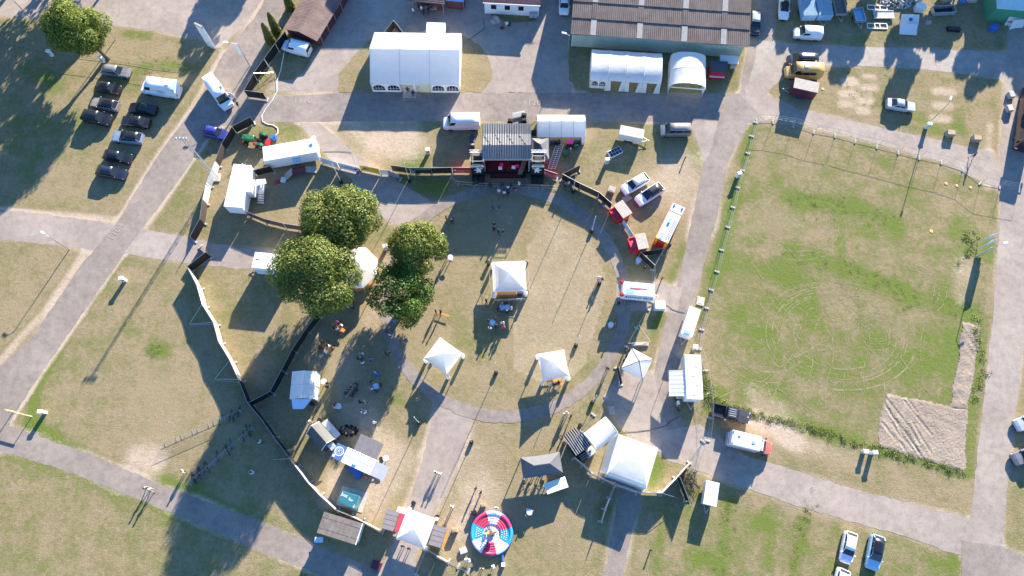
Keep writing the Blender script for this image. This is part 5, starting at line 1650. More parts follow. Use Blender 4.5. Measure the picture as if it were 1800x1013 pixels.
# ------------------------------------------------------------------ the stage
c, L, W, rz = frame4([X3(392, 182, 5.2), X3(962, 182, 5.2), X3(976, 568, 5.2), X3(392, 570, 5.2)])
sg = thing('concert_stage', 'open-air concert stage with a grey corrugated roof and dark red deck', 'stage', (c.x, c.y, 0), 0)
h, w = L / 2, W / 2
zt, zm = 5.2, 5.9
def band(y0, z0, y1, z1, nm, nrib):
    part(nm, M().slab([(-h, y0, z0), (h, y0, z0), (h, y1, z1), (-h, y1, z1)], .08), 'roof_stage', sg)
    for k in range(nrib):
        x = -h + .15 + k * (2 * h - .3) / (nrib - 1)
        part('roof_rib', M().slab([(x - .07, y0, z0 + .06), (x + .07, y0, z0 + .06), (x + .07, y1, z1 + .06), (x - .07, y1, z1 + .06)], .055), 'roof_stage', sg)
band(-w, zt, -w * .30, zm - .05, 'roof_panel', 20)
band(-w * .30, zm - .05, w * .40, zm - .17, 'roof_panel', 20)
band(w * .40, zm - .17, w, zm + .02, 'roof_panel', 20)
for k in range(4):
    x = -h * .95 + k * h * .48
    part('roof_strap', M().tube((x, w * .36, zm - .08), (x + h * .30, -w * .28, zm + .03), .03), 'roof_black', sg)
part('eave_beam', M().bx(-h, -w - .12, zt - .35, h, -w - .005, zt), 'steel_dull', sg)
part('deck', M().bx(-h * .98, -w + .30, 1.0, h * .98, w * .9, 1.2), 'stage_deck', sg)  # the red stage glow is put into the deck colour
part('deck_skirt', M().bx(-h * 1.0, -w + .22, .0, h * 1.0, -w + .28, 1.17), 'tarp_black', sg)
part('front_step', M().bx(-h * .7, -w - .55, 0, h * .8, -w + .18, .45), 'black_plastic', sg)
part('back_wall', M().bx(-h * .98, w * .9 + .01, 0, h * .98, w * .9 + .08, zm - .06), 'tarp_black', sg)
for s in (-1, 1):
    part('side_wall', M().bx(s * h * .985 - .04, -w * .9, 1.2, s * h * .985 + .04, w * .88, zt - .05), 'tarp_black', sg)
    part('side_gable', M().slab([(s * h * .985, -w * .9, zt - .04), (s * h * .985, w * .88, zt - .04), (s * h * .985, w * .88, zm - .08), (s * h * .985, -w * .28, zm - .16)], .04), 'tarp_black', sg)
    for y in (-w + .1, w * .75):
        part('roof_post', M().bx(s * (h - .25) - .12, y - .12, 1.2, s * (h - .25) + .12, y + .12, zt - .1), 'steel_dull', sg)
for k, (x, y, mt) in enumerate([(618, 645, 'pink_cloth'), (604, 686, 'vinyl_white'), (760, 676, 'vinyl_white'), (803, 660, 'pink_cloth'), (690, 610, 'c_black')]):  # pink monitors carry the glow of the stage lights in their colour
    q_ = M().hexa([(-.28, -.2, 0), (.28, -.2, 0), (.28, .2, 0), (-.28, .2, 0)], [(-.28, -.05, .3), (.28, -.05, .3), (.28, .2, .35), (-.28, .2, .35)])
    o = solo('stage_monitor', q_, [mt], ['pink lit wedge monitor on the west half of the red stage deck', 'white wedge monitor nearest the west front edge of the stage', 'white wedge monitor east of centre on the stage deck', 'pink lit wedge monitor on the east half of the red stage deck', 'black drum riser block at the back of the red deck'][k], 'monitor', X3(x, y, 1.201))
for k in range(3):
    q_ = M()
    q_.bx(-.12, -1.7, 0, .12, 1.7, .07)
    q_.bx(-.10, -1.68, .071, .10, 1.68, .08)
    p = X3(856 + 18 * k, 646, 1.205)
    o = solo('plank', q_, ['wood'], ['loose timber plank on the stage, westmost of three', 'loose timber plank in the middle of three on the stage', 'loose timber plank on the stage nearest the east tower'][k], 'plank', p, R(-18), 'planks lying on the stage')
sl = bpy.data.lights.new('stage_light', 'SPOT')
sl.energy = 16
sl.color = (1, .05, .05)
sl.spot_size = R(75)
sl.shadow_soft_size = .15
for x in (-.35, .2):
    lo = bpy.data.objects.new('stage_light', sl)
    COL.objects.link(lo)
    lo.location = sg.location + Vector((x * h, -w + 1.2, zt - .5))
    lo.rotation_euler = (R(8), 0, 0)
    lm = solo('stage_lamp', M().lathe([(.10, 0), (.17, .0), (.17, .28), (.09, .36)], 10), ['black_plastic'], 'black stage spotlight hanging under the %s half of the stage roof front' % ('west' if x < 0 else 'east'), 'spotlight', lo.location + Vector((0, 0, .04)))
# the two speaker towers
for s, lab in ((-1, 'black speaker tower with a white lion emblem west of the stage'), (1, 'black speaker tower with a white lion emblem east of the stage')):
    tb = X3(345, 800) if s < 0 else X3(1042, 800)
    tw = thing('speaker_tower', lab, 'speaker tower', Vector((tb.x, tb.y + .95, 0)), 0, 'speaker towers flanking the stage')
    part('tower_box', M().bx(-.98, -.80, 0, .98, .85, 1.3), 'black_plastic', tw)
    fr = M()
    for x in (-.95, .95):
        for y in (-.8, .8):
            fr.tube((x, y, 1.3), (x, y, 5.25), .05, 5)
    for z in (2.6, 3.9, 5.2):
        for y in (-.8, .8):
            fr.tube((-.95, y, z), (.95, y, z), .04, 5)
        for x in (-.95, .95):
            fr.tube((x, -.8, z), (x, .8, z), .04, 5)
    part('truss', fr, 'steel_dull', tw)
    for x in (-.98, .98):
        part('side_cloth', M().bx(x - .012, -.8, 1.31, x + .012, .8, 4.6), 'tarp_black', tw)
    part('loudspeaker', M().bev(-.6, -.6, 1.31, .6, .6, 4.3, .05), 'black_plastic', tw)
    tp = M()
    for y in (.55, .95):
        tp.tube((-1.15, y, 5.4), (1.15, y, 5.4), .05, 5)
    for k in range(8):
        tp.tube((-1.1 + k * .31, .55 if k % 2 else .95, 5.4), (-1.1 + (k + 1) * .31, .95 if k % 2 else .55, 5.4), .035, 5)
    part('top_truss', tp, 'white_metal', tw)
    part('banner', M().slab([(-1.0, -.90, .95), (1.0, -.90, .95), (1.0, -.84, 4.6), (-1.0, -.84, 4.6)], .03), 'tarp_black', tw)
    part('banner_strip', M().slab([(-.95, -.925, 3.5), (.95, -.925, 3.5), (.95, -.915, 4.05), (-.95, -.915, 4.05)], .02), 'lettering_white', tw)
    lettering('MUSIK & FEST', .27, tw, (0, -.94, 3.78), (R(89), 0, 0), 'lettering_dark', 'strip_lettering')
    ar = M()
    for k in range(10):
        a0, a1 = math.pi * (k + .5) / 11, math.pi * (k + 1.5) / 11
        ar.add([(.9 * math.cos(a0), -.93, 4.1 + .42 * math.sin(a0)), (.8 * math.cos(a0), -.93, 4.1 + .30 * math.sin(a0)), (.8 * math.cos(a1), -.93, 4.1 + .30 * math.sin(a1)), (.9 * math.cos(a1), -.93, 4.1 + .42 * math.sin(a1))], [(0, 1, 2, 3)])
    part('banner_arch', ar, 'lettering_white', tw)
    # a rampant lion, cut from sheet
    out = [(-.55, .05), (-.25, -.05), (-.1, -.35), (-.35, -.62), (.0, -.62), (.12, -.38), (.25, -.3), (.2, -.6), (.5, -.62), (.42, -.3), (.48, .0), (.38, .25), (.62, .45), (.78, .4), (.7, .6), (.45, .55), (.3, .4), (.2, .62), (.0, .72), (-.22, .62), (-.2, .42), (-.05, .36), (-.1, .15), (-.5, .22)]
    e = M()
    e.add([(-s * x * 1.05, -.93, 2.55 + z * 1.15) for x, z in out] + [(-s * x * 1.05, -.95, 2.55 + z * 1.15) for x, z in out], [tuple(range(len(out))), tuple(range(2 * len(out) - 1, len(out) - 1, -1))])
    part('emblem', e, 'lettering_white', tw)
    for k in (-.5, .5):
        q_ = M().bev(-.45, -.45, 0, .45, .45, .95, .04)
        q_.lathe([(.28, .951), (.32, .96), (.2, .965)], 12)
        solo('subwoofer', q_, ['black_plastic'], 'black subwoofer cabinet in front of the %s speaker tower' % ('west' if s < 0 else 'east'), 'speaker', tw.location + Vector((k * 1.0, -1.5, 0)), 0, 'subwoofers in front of the %s speaker tower' % ('west' if s < 0 else 'east'))


# ------------------------------------------------------------------ buildings, sheds and kiosks
hh = thing('hall', 'big hall with a ribbed dark brown roof and pale green metal wall', 'hall', P(1160, 60))
a, b_ = P(1003, 60, 4.2), P(1317, 82, 4.2)
rz = math.atan2(b_.y - a.y, b_.x - a.x)
hh.location = (a.x, a.y, 0)
hh.rotation_euler = (0, 0, rz)
L = (b_ - a).length
D = 22.0
part('wall', M().bx(.35, .9, 0, L - .35, D, 4.05), 'wall_hall', hh)
part('gutter_band', M().bx(.1, .02, 3.95, L - .1, .85, 4.16), 'metal', hh)
rows = 4
for k in range(rows):
    y0, y1 = D / 2 * k / rows, D / 2 * (k + 1) / rows
    z0, z1 = 4.2 + 2.3 * k / rows, 4.2 + 2.3 * (k + 1) / rows
    part('roof_sheet', M().slab([(0, y0, z0 + .05), (L, y0, z0 + .05), (L, y1 + .15, z1), (0, y1 + .15, z1)], .07), 'roof_hall', hh)
    for x in (.11, .37, .62, .84):
        xx = L * x
        part('roof_light', M().slab([(xx, y0 + .05, z0 + .075), (xx + .9, y0 + .05, z0 + .075), (xx + .9, y1 - .1, z1 - .0), (xx, y1 - .1, z1 - .0)], .03), 'wood_pale' if k % 2 == 0 else 'roof_hall', hh)
part('roof_back', M().slab([(0, D / 2 + .16, 6.5), (L, D / 2 + .16, 6.5), (L, D, 4.2), (0, D, 4.2)], .07), 'roof_hall', hh)
for x in (0.36, L - .37):
    part('gable', M().slab([(x, .92, 4.04), (x, D - .1, 4.04), (x, D / 2, 6.4)], .05), 'wall_hall', hh)
part('downpipe', M().tube((.45, .82, 0), (.45, .82, 3.95), .06), 'white_metal', hh)
# brown shed
sh = [Z2(290, 152, 2.1), Z2(470, 214, 2.1), Z2(596, 5, 2.1), Z2(420, -60, 2.1)]
c, W_, L_, rz = frame4(sh)
bs_ = thing('shed', 'brown tin-roofed shed by the forecourt fence, white van at its gable', 'shed', (c.x, c.y, 0), rz)
h, w = W_ / 2, L_ / 2
w2 = w + 5
part('wall', M().bx(-h + .2, -w + .5, 0, h - .2, w2, 2.0), 'maroon_wall', bs_)
for s in (-1, 1):
    part('roof_sheet', M().slab([(s * h, -w, 2.05), (0, -w, 2.9), (0, w2, 2.9), (s * h, w2, 2.05)][::-s], .06), 'roof_shed_brown', bs_)
part('ridge_cap', M().bx(-.07, -w, 2.89, .07, w2, 2.94), 'felt_brown', bs_)
part('gable', M().slab([(-h + .2, -w + .48, 1.98), (h - .2, -w + .48, 1.98), (0, -w + .48, 2.8)], .05), 'maroon_wall', bs_)
for k in range(4):
    part('post', M().bx(h - .05, -w + 1 + k * 2.4, 0, h + .07, -w + 1.12 + k * 2.4, 2.04), 'wood', bs_)
# white house with maroon roof
a, b_ = Z3(208, 14, 3.0), Z3(503, 30, 3.0)
wh_ = thing('white_house', 'low white house with a maroon roof at the top of the forecourt', 'house', (a.x, a.y, 0), math.atan2(b_.y - a.y, b_.x - a.x))
L = (b_ - a).length
part('wall', M().bx(.1, .3, 0, L - .1, 9, 2.95), 'white_metal', wh_)
part('roof', M().slab([(-.1, 0, 3.0), (L + .1, 0, 3.0), (L + .1, 5, 4.2), (-.1, 5, 4.2)], .1), 'maroon_roof', wh_)
part('roof', M().slab([(-.1, 5.05, 4.2), (L + .1, 5.05, 4.2), (L + .1, 9.4, 3.0), (-.1, 9.4, 3.0)], .1), 'maroon_roof', wh_)
part('gutter', M().tube((-.1, -.06, 2.95), (L + .1, -.06, 2.95), .07), 'white_metal', wh_)
for k in (0, 1):
    part('air_unit', M().bev(L - 1.7 + k * .75, -.35, .3, L - 1.05 + k * .75, .25, 1.2, .04), 'grey_panel', wh_)
for k in range(3):
    part('window', M().bx(1.2 + k * 2.3, .26, 1.2, 2.1 + k * 2.3, .298, 2.2), 'glass', wh_)
# timber booth with brown roof at the top
a, b_ = X4(425, 8, 2.8), X4(800, 46, 2.8)
bo = thing('timber_booth', 'timber booth with a rusty brown roof, a group gathered at its hatch', 'booth', (a.x, a.y, 0), math.atan2(b_.y - a.y, b_.x - a.x))
L = (b_ - a).length
part('roof', M().slab([(0, 0, 2.8), (L, 0, 2.8), (L * .85, 3, 3.7), (L * .15, 3, 3.7)], .08), 'roof_shed_brown', bo)
part('wall', M().bx(L * .2, 1.0, 0, L * .85, 4.5, 2.7), 'maroon_wall', bo)
for x in (L * .12, L * .92):
    part('post', M().bx(x, .15, 0, x + .1, .25, 2.75), 'wood', bo)
part('counter', M().bx(L * .3, .3, .95, L * .75, .95, 1.05), 'wood_grey', bo)
a, b_ = X4(805, 5, 2.3), X4(985, 20, 2.3)
wb = thing('white_booth', 'pale-roofed booth beside the timber booth at the top', 'booth', (a.x, a.y, 0), math.atan2(b_.y - a.y, b_.x - a.x))
L = (b_ - a).length
part('wall', M().bx(.1, .3, 0, L - .1, 2.6, 2.25), 'maroon_wall', wb)
part('roof', M().slab([(0, 0, 2.3), (L, 0, 2.3), (L, 2.8, 2.6), (0, 2.8, 2.6)], .06), 'skyblue_paint', wb)
part('awning_post', M().tube((L - .1, .05, 0), (L - .1, .05, 2.3), .04), 'metal', wb)
# buildings beyond the frame north of the forecourt, whose shade covers it
for lab, x0, y0, x1, dpt, hgt, mt in [('long low service building just beyond the north forecourt', 690, -118, 872, 9, 9.4, 'wall_hall'), ('tall brick-coloured building beyond the white house', 878, -118, 1032, 9, 9.0, 'maroon_wall')]:
    a, b_ = P(x0, y0), P(x1, y0)
    t_ = thing('service_building', lab, 'building', (a.x, a.y, 0))
    L = (b_ - a).length
    part('wall', M().bx(0, 0, 0, L, dpt, hgt), mt, t_)
    for s in (0, 1):
        part('roof', M().slab([(-.3, dpt * .5, hgt + 1.8), (L + .3, dpt * .5, hgt + 1.8), (L + .3, -.3 if s == 0 else dpt + .3, hgt), (-.3, -.3 if s == 0 else dpt + .3, hgt)][::1 if s else -1], .1), 'maroon_roof', t_)
    for k in range(int(L / 3)):
        part('window', M().bx(.9 + k * 3, -.03, 1.2, 2.2 + k * 3, -.004, 2.6), 'glass', t_)
# green shed, top east
q = [X2(1530, 30, 3.2), X2(1800, 75, 3.2)]
a, b_ = X2(1535, 82, 3.2), X2(1830, 108, 3.2)
gs = thing('green_shed', 'green metal shed with a pale teal roof beside the trailer yard', 'shed', (a.x, a.y, 0), math.atan2(b_.y - a.y, b_.x - a.x))
part('wall', M().bx(.1, .1, 0, 12, 9, 3.1), 'green_paint', gs)
part('roof', M().slab([(0, 0, 3.15), (12.1, 0, 3.15), (12.1, 9.1, 4.0), (0, 9.1, 4.0)], .07), 'roof_teal', gs)
for k, (x0, y0, x1, y1) in enumerate([(1612, 175, 1785, 235), (1690, 200, 1785, 262)]):
    p = X2((x0 + x1) / 2, (y0 + y1) / 2, .8)
    q_ = M().slab([(-1.2, -.5, .15), (1.2, -.5, .15), (1.3, .2, 1.4), (-1.1, .2, 1.4)], .05)
    q_.bx(-1.0, -.55, 0, -.9, .3, .14)
    q_.bx(.9, -.55, 0, 1.0, .3, .14)
    if k == 0:
        q_.add([(-1.0, -.29, .62), (1.1, -.29, .62), (1.1, -.2, .8), (-1.0, -.2, .8)], [(0, 1, 2, 3)], 1)
    solo('sign_board', q_, ['tent_white', 'red_paint'], ['white board with a red line leaning on the green shed', 'plain white board lying before the red-lined one at the green shed'][k], 'board', (p.x, p.y, 0), R(-4 + 14 * k))
# brown felt shed, bottom
q = [Y6(305, 634, 2.7), Y6(530, 697, 2.7), Y6(488, 830, 2.7), Y6(258, 752, 2.7)]
c, L, W, rz = frame4(q)
fs_ = thing('site_hut', 'flat-roofed site hut with a brown felt roof, outside the pale screen', 'hut', (c.x, c.y, 0), rz)
h, w = L / 2, W / 2
part('wall', M().bx(-h + .12, -w + .12, .15, h - .12, w - .12, 2.6), 'white_metal', fs_)
for k in range(4):
    part('roof_strip', M().bx(-h, -w + k * W / 4 + .005, 2.62, h, -w + (k + 1) * W / 4 - .005, 2.70 + .02 * (k % 2)), 'felt_brown', fs_)
for k in range(6):
    part('roof_seam', M().bx(-h + .9 + k * (L - 1.2) / 6, -w, 2.725, -h + .96 + k * (L - 1.2) / 6, w, 2.74), 'felt_grey', fs_)
part('roof_edge', M().bx(h + .003, -w, 2.45, h + .10, w, 2.78), 'paint_white', fs_)
part('door', M().bx(h - .115, -w * .7, .2, h - .06, -w * .1, 2.2), 'cream_metal', fs_)
tt = thing('folding_sign', 'small white folding table lying beside the site hut', 'table', Y6(280, 797))
part('top', M().slab([(-.55, -.35, .70), (.55, -.35, .70), (.55, .35, .75), (-.55, .35, .75)], .04), 'tarp_sky', tt)
for x in (-.45, .45):
    part('leg', M().path([(x, -.3, 0), (x, 0, .68), (x, .3, 0)], .025), 'metal', tt)
# green transformer kiosk with scribble
q = [X7(190, 746, 2.2), X7(430, 816, 2.2), X7(355, 984, 2.2), X7(128, 910, 2.2)]
c, L, W, rz = frame4(q)
tk = thing('transformer_kiosk', 'teal transformer kiosk with white scribbled letters on its roof', 'kiosk', (c.x, c.y, 0), rz)
h, w = L / 2, W / 2
part('wall', M().bx(-h + .1, -w + .1, 0, h - .1, w - .1, 2.0), 'teal_pale', tk)
part('roof', M().hexa([(-h, -w, 1.98), (h, -w, 1.98), (h, w, 1.98), (-h, w, 1.98)], [(-h * .96, -w * .62, 2.22), (h * .9, -w * .95, 2.22), (h * .9, w * .95, 2.22), (-h * .96, w * .95, 2.22)]), 'teal_paint', tk)
for txt, x, y, r_, sz in [('Just', -.75, .45, -8, .62), ('for', .25, .12, -10, .55), ('k', .95, -.55, -15, .6)]:
    lettering(txt, sz, tk, (x, y, 2.228), (0, 0, R(r_)), 'lettering_white', 'scribble')
part('gable_trim', M().bx(h * .905, -w * .9, 1.9, h * .96, w * .9, 2.15), 'teal_pale', tk)
part('paved_edge', M().bx(-h - .7, -w - .25, 0, h + .5, w + .6, .06), 'concrete', tk)
# the two red booths
for k, (rf_, tr_) in enumerate([([(372, 255), (478, 196), (575, 346), (478, 408)], [(318, 318), (382, 283), (472, 400), (410, 436)]), ([(600, 585), (712, 565), (778, 730), (655, 752)], [(528, 635), (600, 612), (652, 748), (582, 775)])]):
    # corners: west, north, east, south
    W0 = [X8(x, y, 2.4) for x, y in rf_]
    c, L, W, rz = frame4(W0)
    t_ = thing('ticket_booth', ['red booth with a slatted pale roof, the northern of the pair', 'red booth with a slatted pale roof, beside the black screen triangle'][k], 'booth', (c.x, c.y, 0), rz, 'red booths on the east side')
    h, w = L / 2, W / 2
    part('wall', M().bx(-h + .15, -w + .15, 0, h - .15, w - .15, 2.3), 'red_paint', t_)
    for j in range(9):
        x0 = -h + j * L / 9
        part('roof_board', M().bx(x0 + .008, -w, 2.32 + .012 * (j % 2), x0 + L / 9 - .008, w, 2.38 + .012 * (j % 2)), 'wood_pale', t_)
    inv = (Matrix.Translation(t_.location) @ Matrix.Rotation(rz, 4, 'Z')).inverted()
    tl_ = [inv @ X8(x, y, 1.4) for x, y in tr_]
    part('counter', M().prism(tl_, 1.28, 1.34), 'magenta_red', t_)
    rim_ = M()
    for p0, p1 in zip(tl_, tl_[1:] + tl_[:1]):
        u_ = (p1 - p0).normalized()
        nn = Vector((-u_.y, u_.x, 0)) * .06
        rim_.hexa([p0 - nn + Vector((0, 0, -.05)), p1 - nn + Vector((0, 0, -.05)), p1 + nn + Vector((0, 0, -.05)), p0 + nn + Vector((0, 0, -.05))], [p0 - nn + Vector((0, 0, .12)), p1 - nn + Vector((0, 0, .12)), p1 + nn + Vector((0, 0, .12)), p0 + nn + Vector((0, 0, .12))])
    part('counter_rim', rim_, 'tarp_red', t_)
    cc_ = sum(tl_, Vector()) / 4
    part('counter_front', M().prism([cc_ + (p - cc_) * .9 for p in tl_], 0, 1.27), 'red_paint', t_)
# entrance huts
for k, (q, lab) in enumerate([([X6(285, 172, 2.4), X6(432, 214, 2.4), X6(362, 458, 2.4), X6(216, 412, 2.4)], 'grey-roofed ticket hut with a red shelf west of the entrance tent'), ([X6(885, 376, 2.4), X6(1034, 414, 2.4), X6(945, 664, 2.4), X6(788, 610, 2.4)], 'grey-roofed ticket hut with an orange shelf east of the entrance tent')]):
    c, L, W, rz = frame4(q)
    t_ = thing('ticket_hut', lab, 'hut', (c.x, c.y, 0), rz, 'ticket huts at the entrance')
    h, w = L / 2, W / 2
    part('wall', M().bx(-h + .12, -w + .12, 0, h - .12, w - .12, 2.3), 'wood', t_)
    part('roof', M().bx(-h, -w, 2.32, h, w, 2.42), 'felt_grey', t_)
    for j in range(3):
        part('roof_seam', M().bx(-h, -w + (j + 1) * W / 4 - .02, 2.421, h, -w + (j + 1) * W / 4 + .02, 2.435), 'felt_brown', t_)
    if k == 0:
        part('shelf', M().bx(h + .01, -w, 1.10, h + .85, w * .95, 1.18), 'magenta_red', t_)
    else:
        part('shelf', M().bx(h + .01, -w, 1.10, h + .30, w * .75, 1.18), 'wood_orange', t_)
q_ = M().bev(-.55, -.4, 0, .55, .4, .85, .12)
q_.bev(-.57, -.42, .86, .57, .42, .98, .1)
solo('chest', q_, ['tent_white'], 'white cool chest in the gap beside the red shelf at the entrance', 'chest', P(705.5, 898, .5) * Vector((1, 1, 0)) if False else Vector((P(705.5, 898, .5).x, P(705.5, 898, .5).y, 0)), R(-15))
# red kiosk by the open tent
p = Z4(190, 350, 2.2)
kk = thing('kiosk', 'small red kiosk with a dark roof near the hall corner', 'kiosk', (p.x, p.y, 0), R(-5))
part('wall', M().bx(-1.25, -.95, 0, 1.25, .9, 2.1), 'red_paint', kk)
part('roof', M().slab([(-1.4, -1.05, 2.15), (1.4, -1.05, 2.15), (1.4, 1.0, 2.35), (-1.4, 1.0, 2.35)], .06), 'tent_dark', kk)
part('sill', M().bx(-1.25, -1.2, .95, 1.25, -.955, 1.05), 'tent_white', kk)
aw = thing('awning_frame', 'white awning sheet beside the red kiosk', 'awning', Vector((Z4(245, 312, 2.0).x, Z4(245, 312, 2.0).y, 0)), R(-5))
part('sheet', M().slab([(-1.5, -.7, 1.9), (1.5, -.7, 1.9), (1.5, .7, 2.1), (-1.5, .7, 2.1)], .04), 'tent_white', aw)
for x in (-1.4, 1.4):
    for y in (-.65, .65):
        part('post', M().tube((x, y, 0), (x, y, 1.9), .03), 'metal', aw)
q_ = M().bev(-.45, -.35, 0, .45, .35, .7, .03)
q_.bx(-.47, -.37, .3, .47, .37, .35)
solo('wooden_crate', q_, ['wood_pale'], 'pale wooden crate standing under the white awning sheet', 'crate', Z4(258, 352))


# ------------------------------------------------------------------ screen fences
TARP = {'k': 'tarp_black', 'b': 'tarp_brown', 'w': 'tarp_white', 'g': 'tarp_beige', 'r': 'tarp_red', 'y': 'tarp_yellow', 'n': 'tarp_green', 's': 'tarp_sky', 'm': None}


def screen_mesh(L, hgt):
    m = M()
    n = 6
    rows = []
    for k in range(n + 1):
        x = .03 + (L - .06) * k / n
        bow = .05 * math.sin(math.pi * k / n) * (1 if k % 2 else .6)
        rows.append([(x, bow, .12), (x, bow * 1.5 + .02, hgt * .5), (x, bow * .6, hgt - .03)])
    v = [p for r_ in rows for p in r_]
    m.add(v, [(k * 3 + j, (k + 1) * 3 + j, (k + 1) * 3 + j + 1, k * 3 + j + 1) for k in range(n) for j in range(2)])
    m.add([(x, y + .012, z) for x, y, z in v], [(k * 3 + j, k * 3 + j + 1, (k + 1) * 3 + j + 1, (k + 1) * 3 + j) for k in range(n) for j in range(2)])
    return m.mesh('screen', ['tarp_black'], True)


def frame_mesh(L, hgt, r_=.025):
    m = M()
    for x in (.03, L - .03):
        m.tube((x, 0, .05), (x, 0, hgt), r_, 5)
    m.tube((.03, 0, hgt), (L - .03, 0, hgt), r_ * 1.1, 5)
    m.tube((.03, 0, .12), (L - .03, 0, .12), .02, 5)
    return m.mesh('frame', ['metal'])


def wire_mesh(L, hgt):
    m = M()
    n = int(L / .32)
    for k in range(1, n):
        m.tube((L * k / n, 0, .1), (L * k / n, 0, hgt), .0022, 3, 0, None, False)
    for k in range(1, 4):
        m.tube((0, .004, hgt * k / 4), (L, .004, hgt * k / 4), .0022, 3, 0, None, False)
    return m.mesh('wire', ['steel_dull'])


FOOT = M().bev(-.38, -.13, 0, .38, .13, .14, .03).mesh('foot', ['concrete'])


def fence(label, pts, colors, S_=P, z=2.0, top=True, braces=(), plen=3.5, cat='fence', name='screen_fence', feet=True, frame_mat=None):
    W_ = [S_(x, y, z if top else 0) for x, y in pts]
    W_ = [Vector((p.x, p.y, 0)) for p in W_]
    t_ = thing(name, label, cat, W_[0])
    o0 = W_[0]
    ci = 0
    for s_, (a, b_) in enumerate(zip(W_[:-1], W_[1:])):
        d = b_ - a
        n = max(1, round(d.length / plen))
        rz = math.atan2(d.y, d.x)
        for k in range(n):
            L = round(d.length / n, 1)
            c = colors[min(s_, len(colors) - 1)]
            p = a.lerp(b_, k / n) - o0
            if c == 'm':
                f = put('panel', cached(('wire', L, z), lambda: wire_mesh(L, z)), t_, p, rz)
            else:
                f = put('panel', cached(('scr', L, z), lambda: screen_mesh(L, z)), t_, p, rz, mats=[TARP[c]])
            put('frame', cached(('frm', L, z, c == 'm'), lambda: frame_mesh(L, z, .016 if c == 'm' else .025)), f, mats=[frame_mat])
            if feet:
                put('foot', FOOT, t_, p, rz + R(90))
        ci += n
    if feet:
        put('foot', FOOT, t_, W_[-1] - o0, rz + R(90))
    for br in braces:
        m = M()
        q = [S_(x, y, zz) - o0 for x, y, zz in br]
        m.path(q, .03, 5)
        part('brace', m, 'metal', t_)
    return t_


fence('black screen fence from the brown shed down to the road mouth', [(300, 165), (248, 228), (190, 308), (135, 385), (85, 473), (188, 487)], 'kkkkk', Z2, braces=[[(190, 308, 2), (252, 405, .1), (252, 415, .1)], [(135, 385, 2), (242, 380, .1), (190, 308, 2)]])
fence('screen fence turning from black and brown to white beside the lattice mast', [(600, 95), (478, 160), (410, 272), (368, 385), (310, 522), (284, 640), (266, 768), (200, 888)], 'kkbwwbk', Z5)
fence('short brown screen angle just below the end of the white screens', [(235, 922), (312, 992)], 'b', Z5, plen=3)
fence('long pale beige screen fence curving down the west side of the festival ground', [(382, 6), (265, 97), (322, 207), (354, 322), (420, 427), (450, 540), (518, 652), (570, 768), (622, 900), (712, 1010)], 'kgwggggkkk', Y1,
      braces=[[(352, 325, 2), (280, 440, .1), (425, 428, 2)], [(285, 445, .1), (420, 440, .1)], [(518, 655, 2), (430, 765, .1), (570, 768, 2)], [(435, 772, .1), (575, 785, .1)]])
fence('pale screen fence edge running past the teal kiosk to the entrance tent', [(-65, 88), (0, 182), (60, 262), (125, 352), (200, 452), (270, 528), (370, 620), (450, 652), (520, 685), (640, 748)], 'kkkgggggg', Y6, braces=[[(100, 315, 2), (0, 322, .1)]])
fence('inner black screen fence splitting off toward the two big trees', [(1042, 376), (970, 468), (890, 588), (825, 712), (757, 838), (632, 905)], 'kkkkk', Y1)
fence('brown screen fence from the container trailer to the biggest tree', [(560, 715), (685, 766), (815, 798), (945, 818)], 'bbb', Z5)
fence('single black screen closing the gap between the two white service trailers', [(618, 446), (735, 420)], 'k', Z5)
fence('row of advertising banners, white, blue, yellow and one with a red stripe', [(1055, 362), (1170, 398)], 's', Z5, 1.9)
bf = fence('banner fence with a white coffee banner, a yellow one and a loosely hung white one', [(1175, 398), (1310, 432)], 's', Z5, 1.9)
W0, W1 = Z5(1175, 398, 1.9), Z5(1310, 432, 1.9)
Ld = (W1 - W0).length
bf.rotation_euler = (0, 0, 0)
an = math.atan2((W1 - W0).y, (W1 - W0).x)
for nm, tx, f, sz, mt in [('lettering', 'KAFFEE', .45, .62, 'lettering_dark')]:
    p = (W1 - W0) * f
    lettering(tx, sz, bf, (p.x + .12 * math.sin(an), p.y - .14, 1.1), (R(90), 0, an), mt)
cp = M().lathe([(.10, .95), (.24, 1.05), (.26, 1.3), (.22, 1.3)], 10)
co_ = part('cup_emblem', cp, 'lettering_dark', bf, False, ((W1 - W0).x * .84, (W1 - W0).y * .84 - .10, 0))
co_.scale = (1, .12, 1)
fence('yellow advertising banner between the coffee banner and a white one', [(40, 412), (172, 440)], 'y', Z6, 1.9)
W0, W1 = Z6(40, 412, 1.9), Z6(172, 440, 1.9)
p = W0.lerp(W1, .6)
yb = [o for o in COL.objects if o.name.startswith('screen_fence')][-1]
lettering('Brauerei', .55, yb, (p.x - yb.location.x, p.y - yb.location.y - .14, 1.05), (R(90), 0, math.atan2((W1 - W0).y, (W1 - W0).x)), 'lettering_brown')
em = part('emblem', M().lathe([(.30, 0), (.30, .02)], 12), 'lettering_brown', yb, False, ((W1 - W0).x * .22, (W1 - W0).y * .22 - .13, 1.05))
em.rotation_euler = (R(90), 0, 0)
fence('sagging white banner with red and blue stripes, loose at one end', [(176, 445), (230, 448), (305, 476)], 'ws', Z6, 1.7, plen=6)
sbn = [o for o in COL.objects if o.name.startswith('screen_fence')][-1]
W0, W1 = Z6(230, 448, 1.7), Z6(305, 476, 1.7)
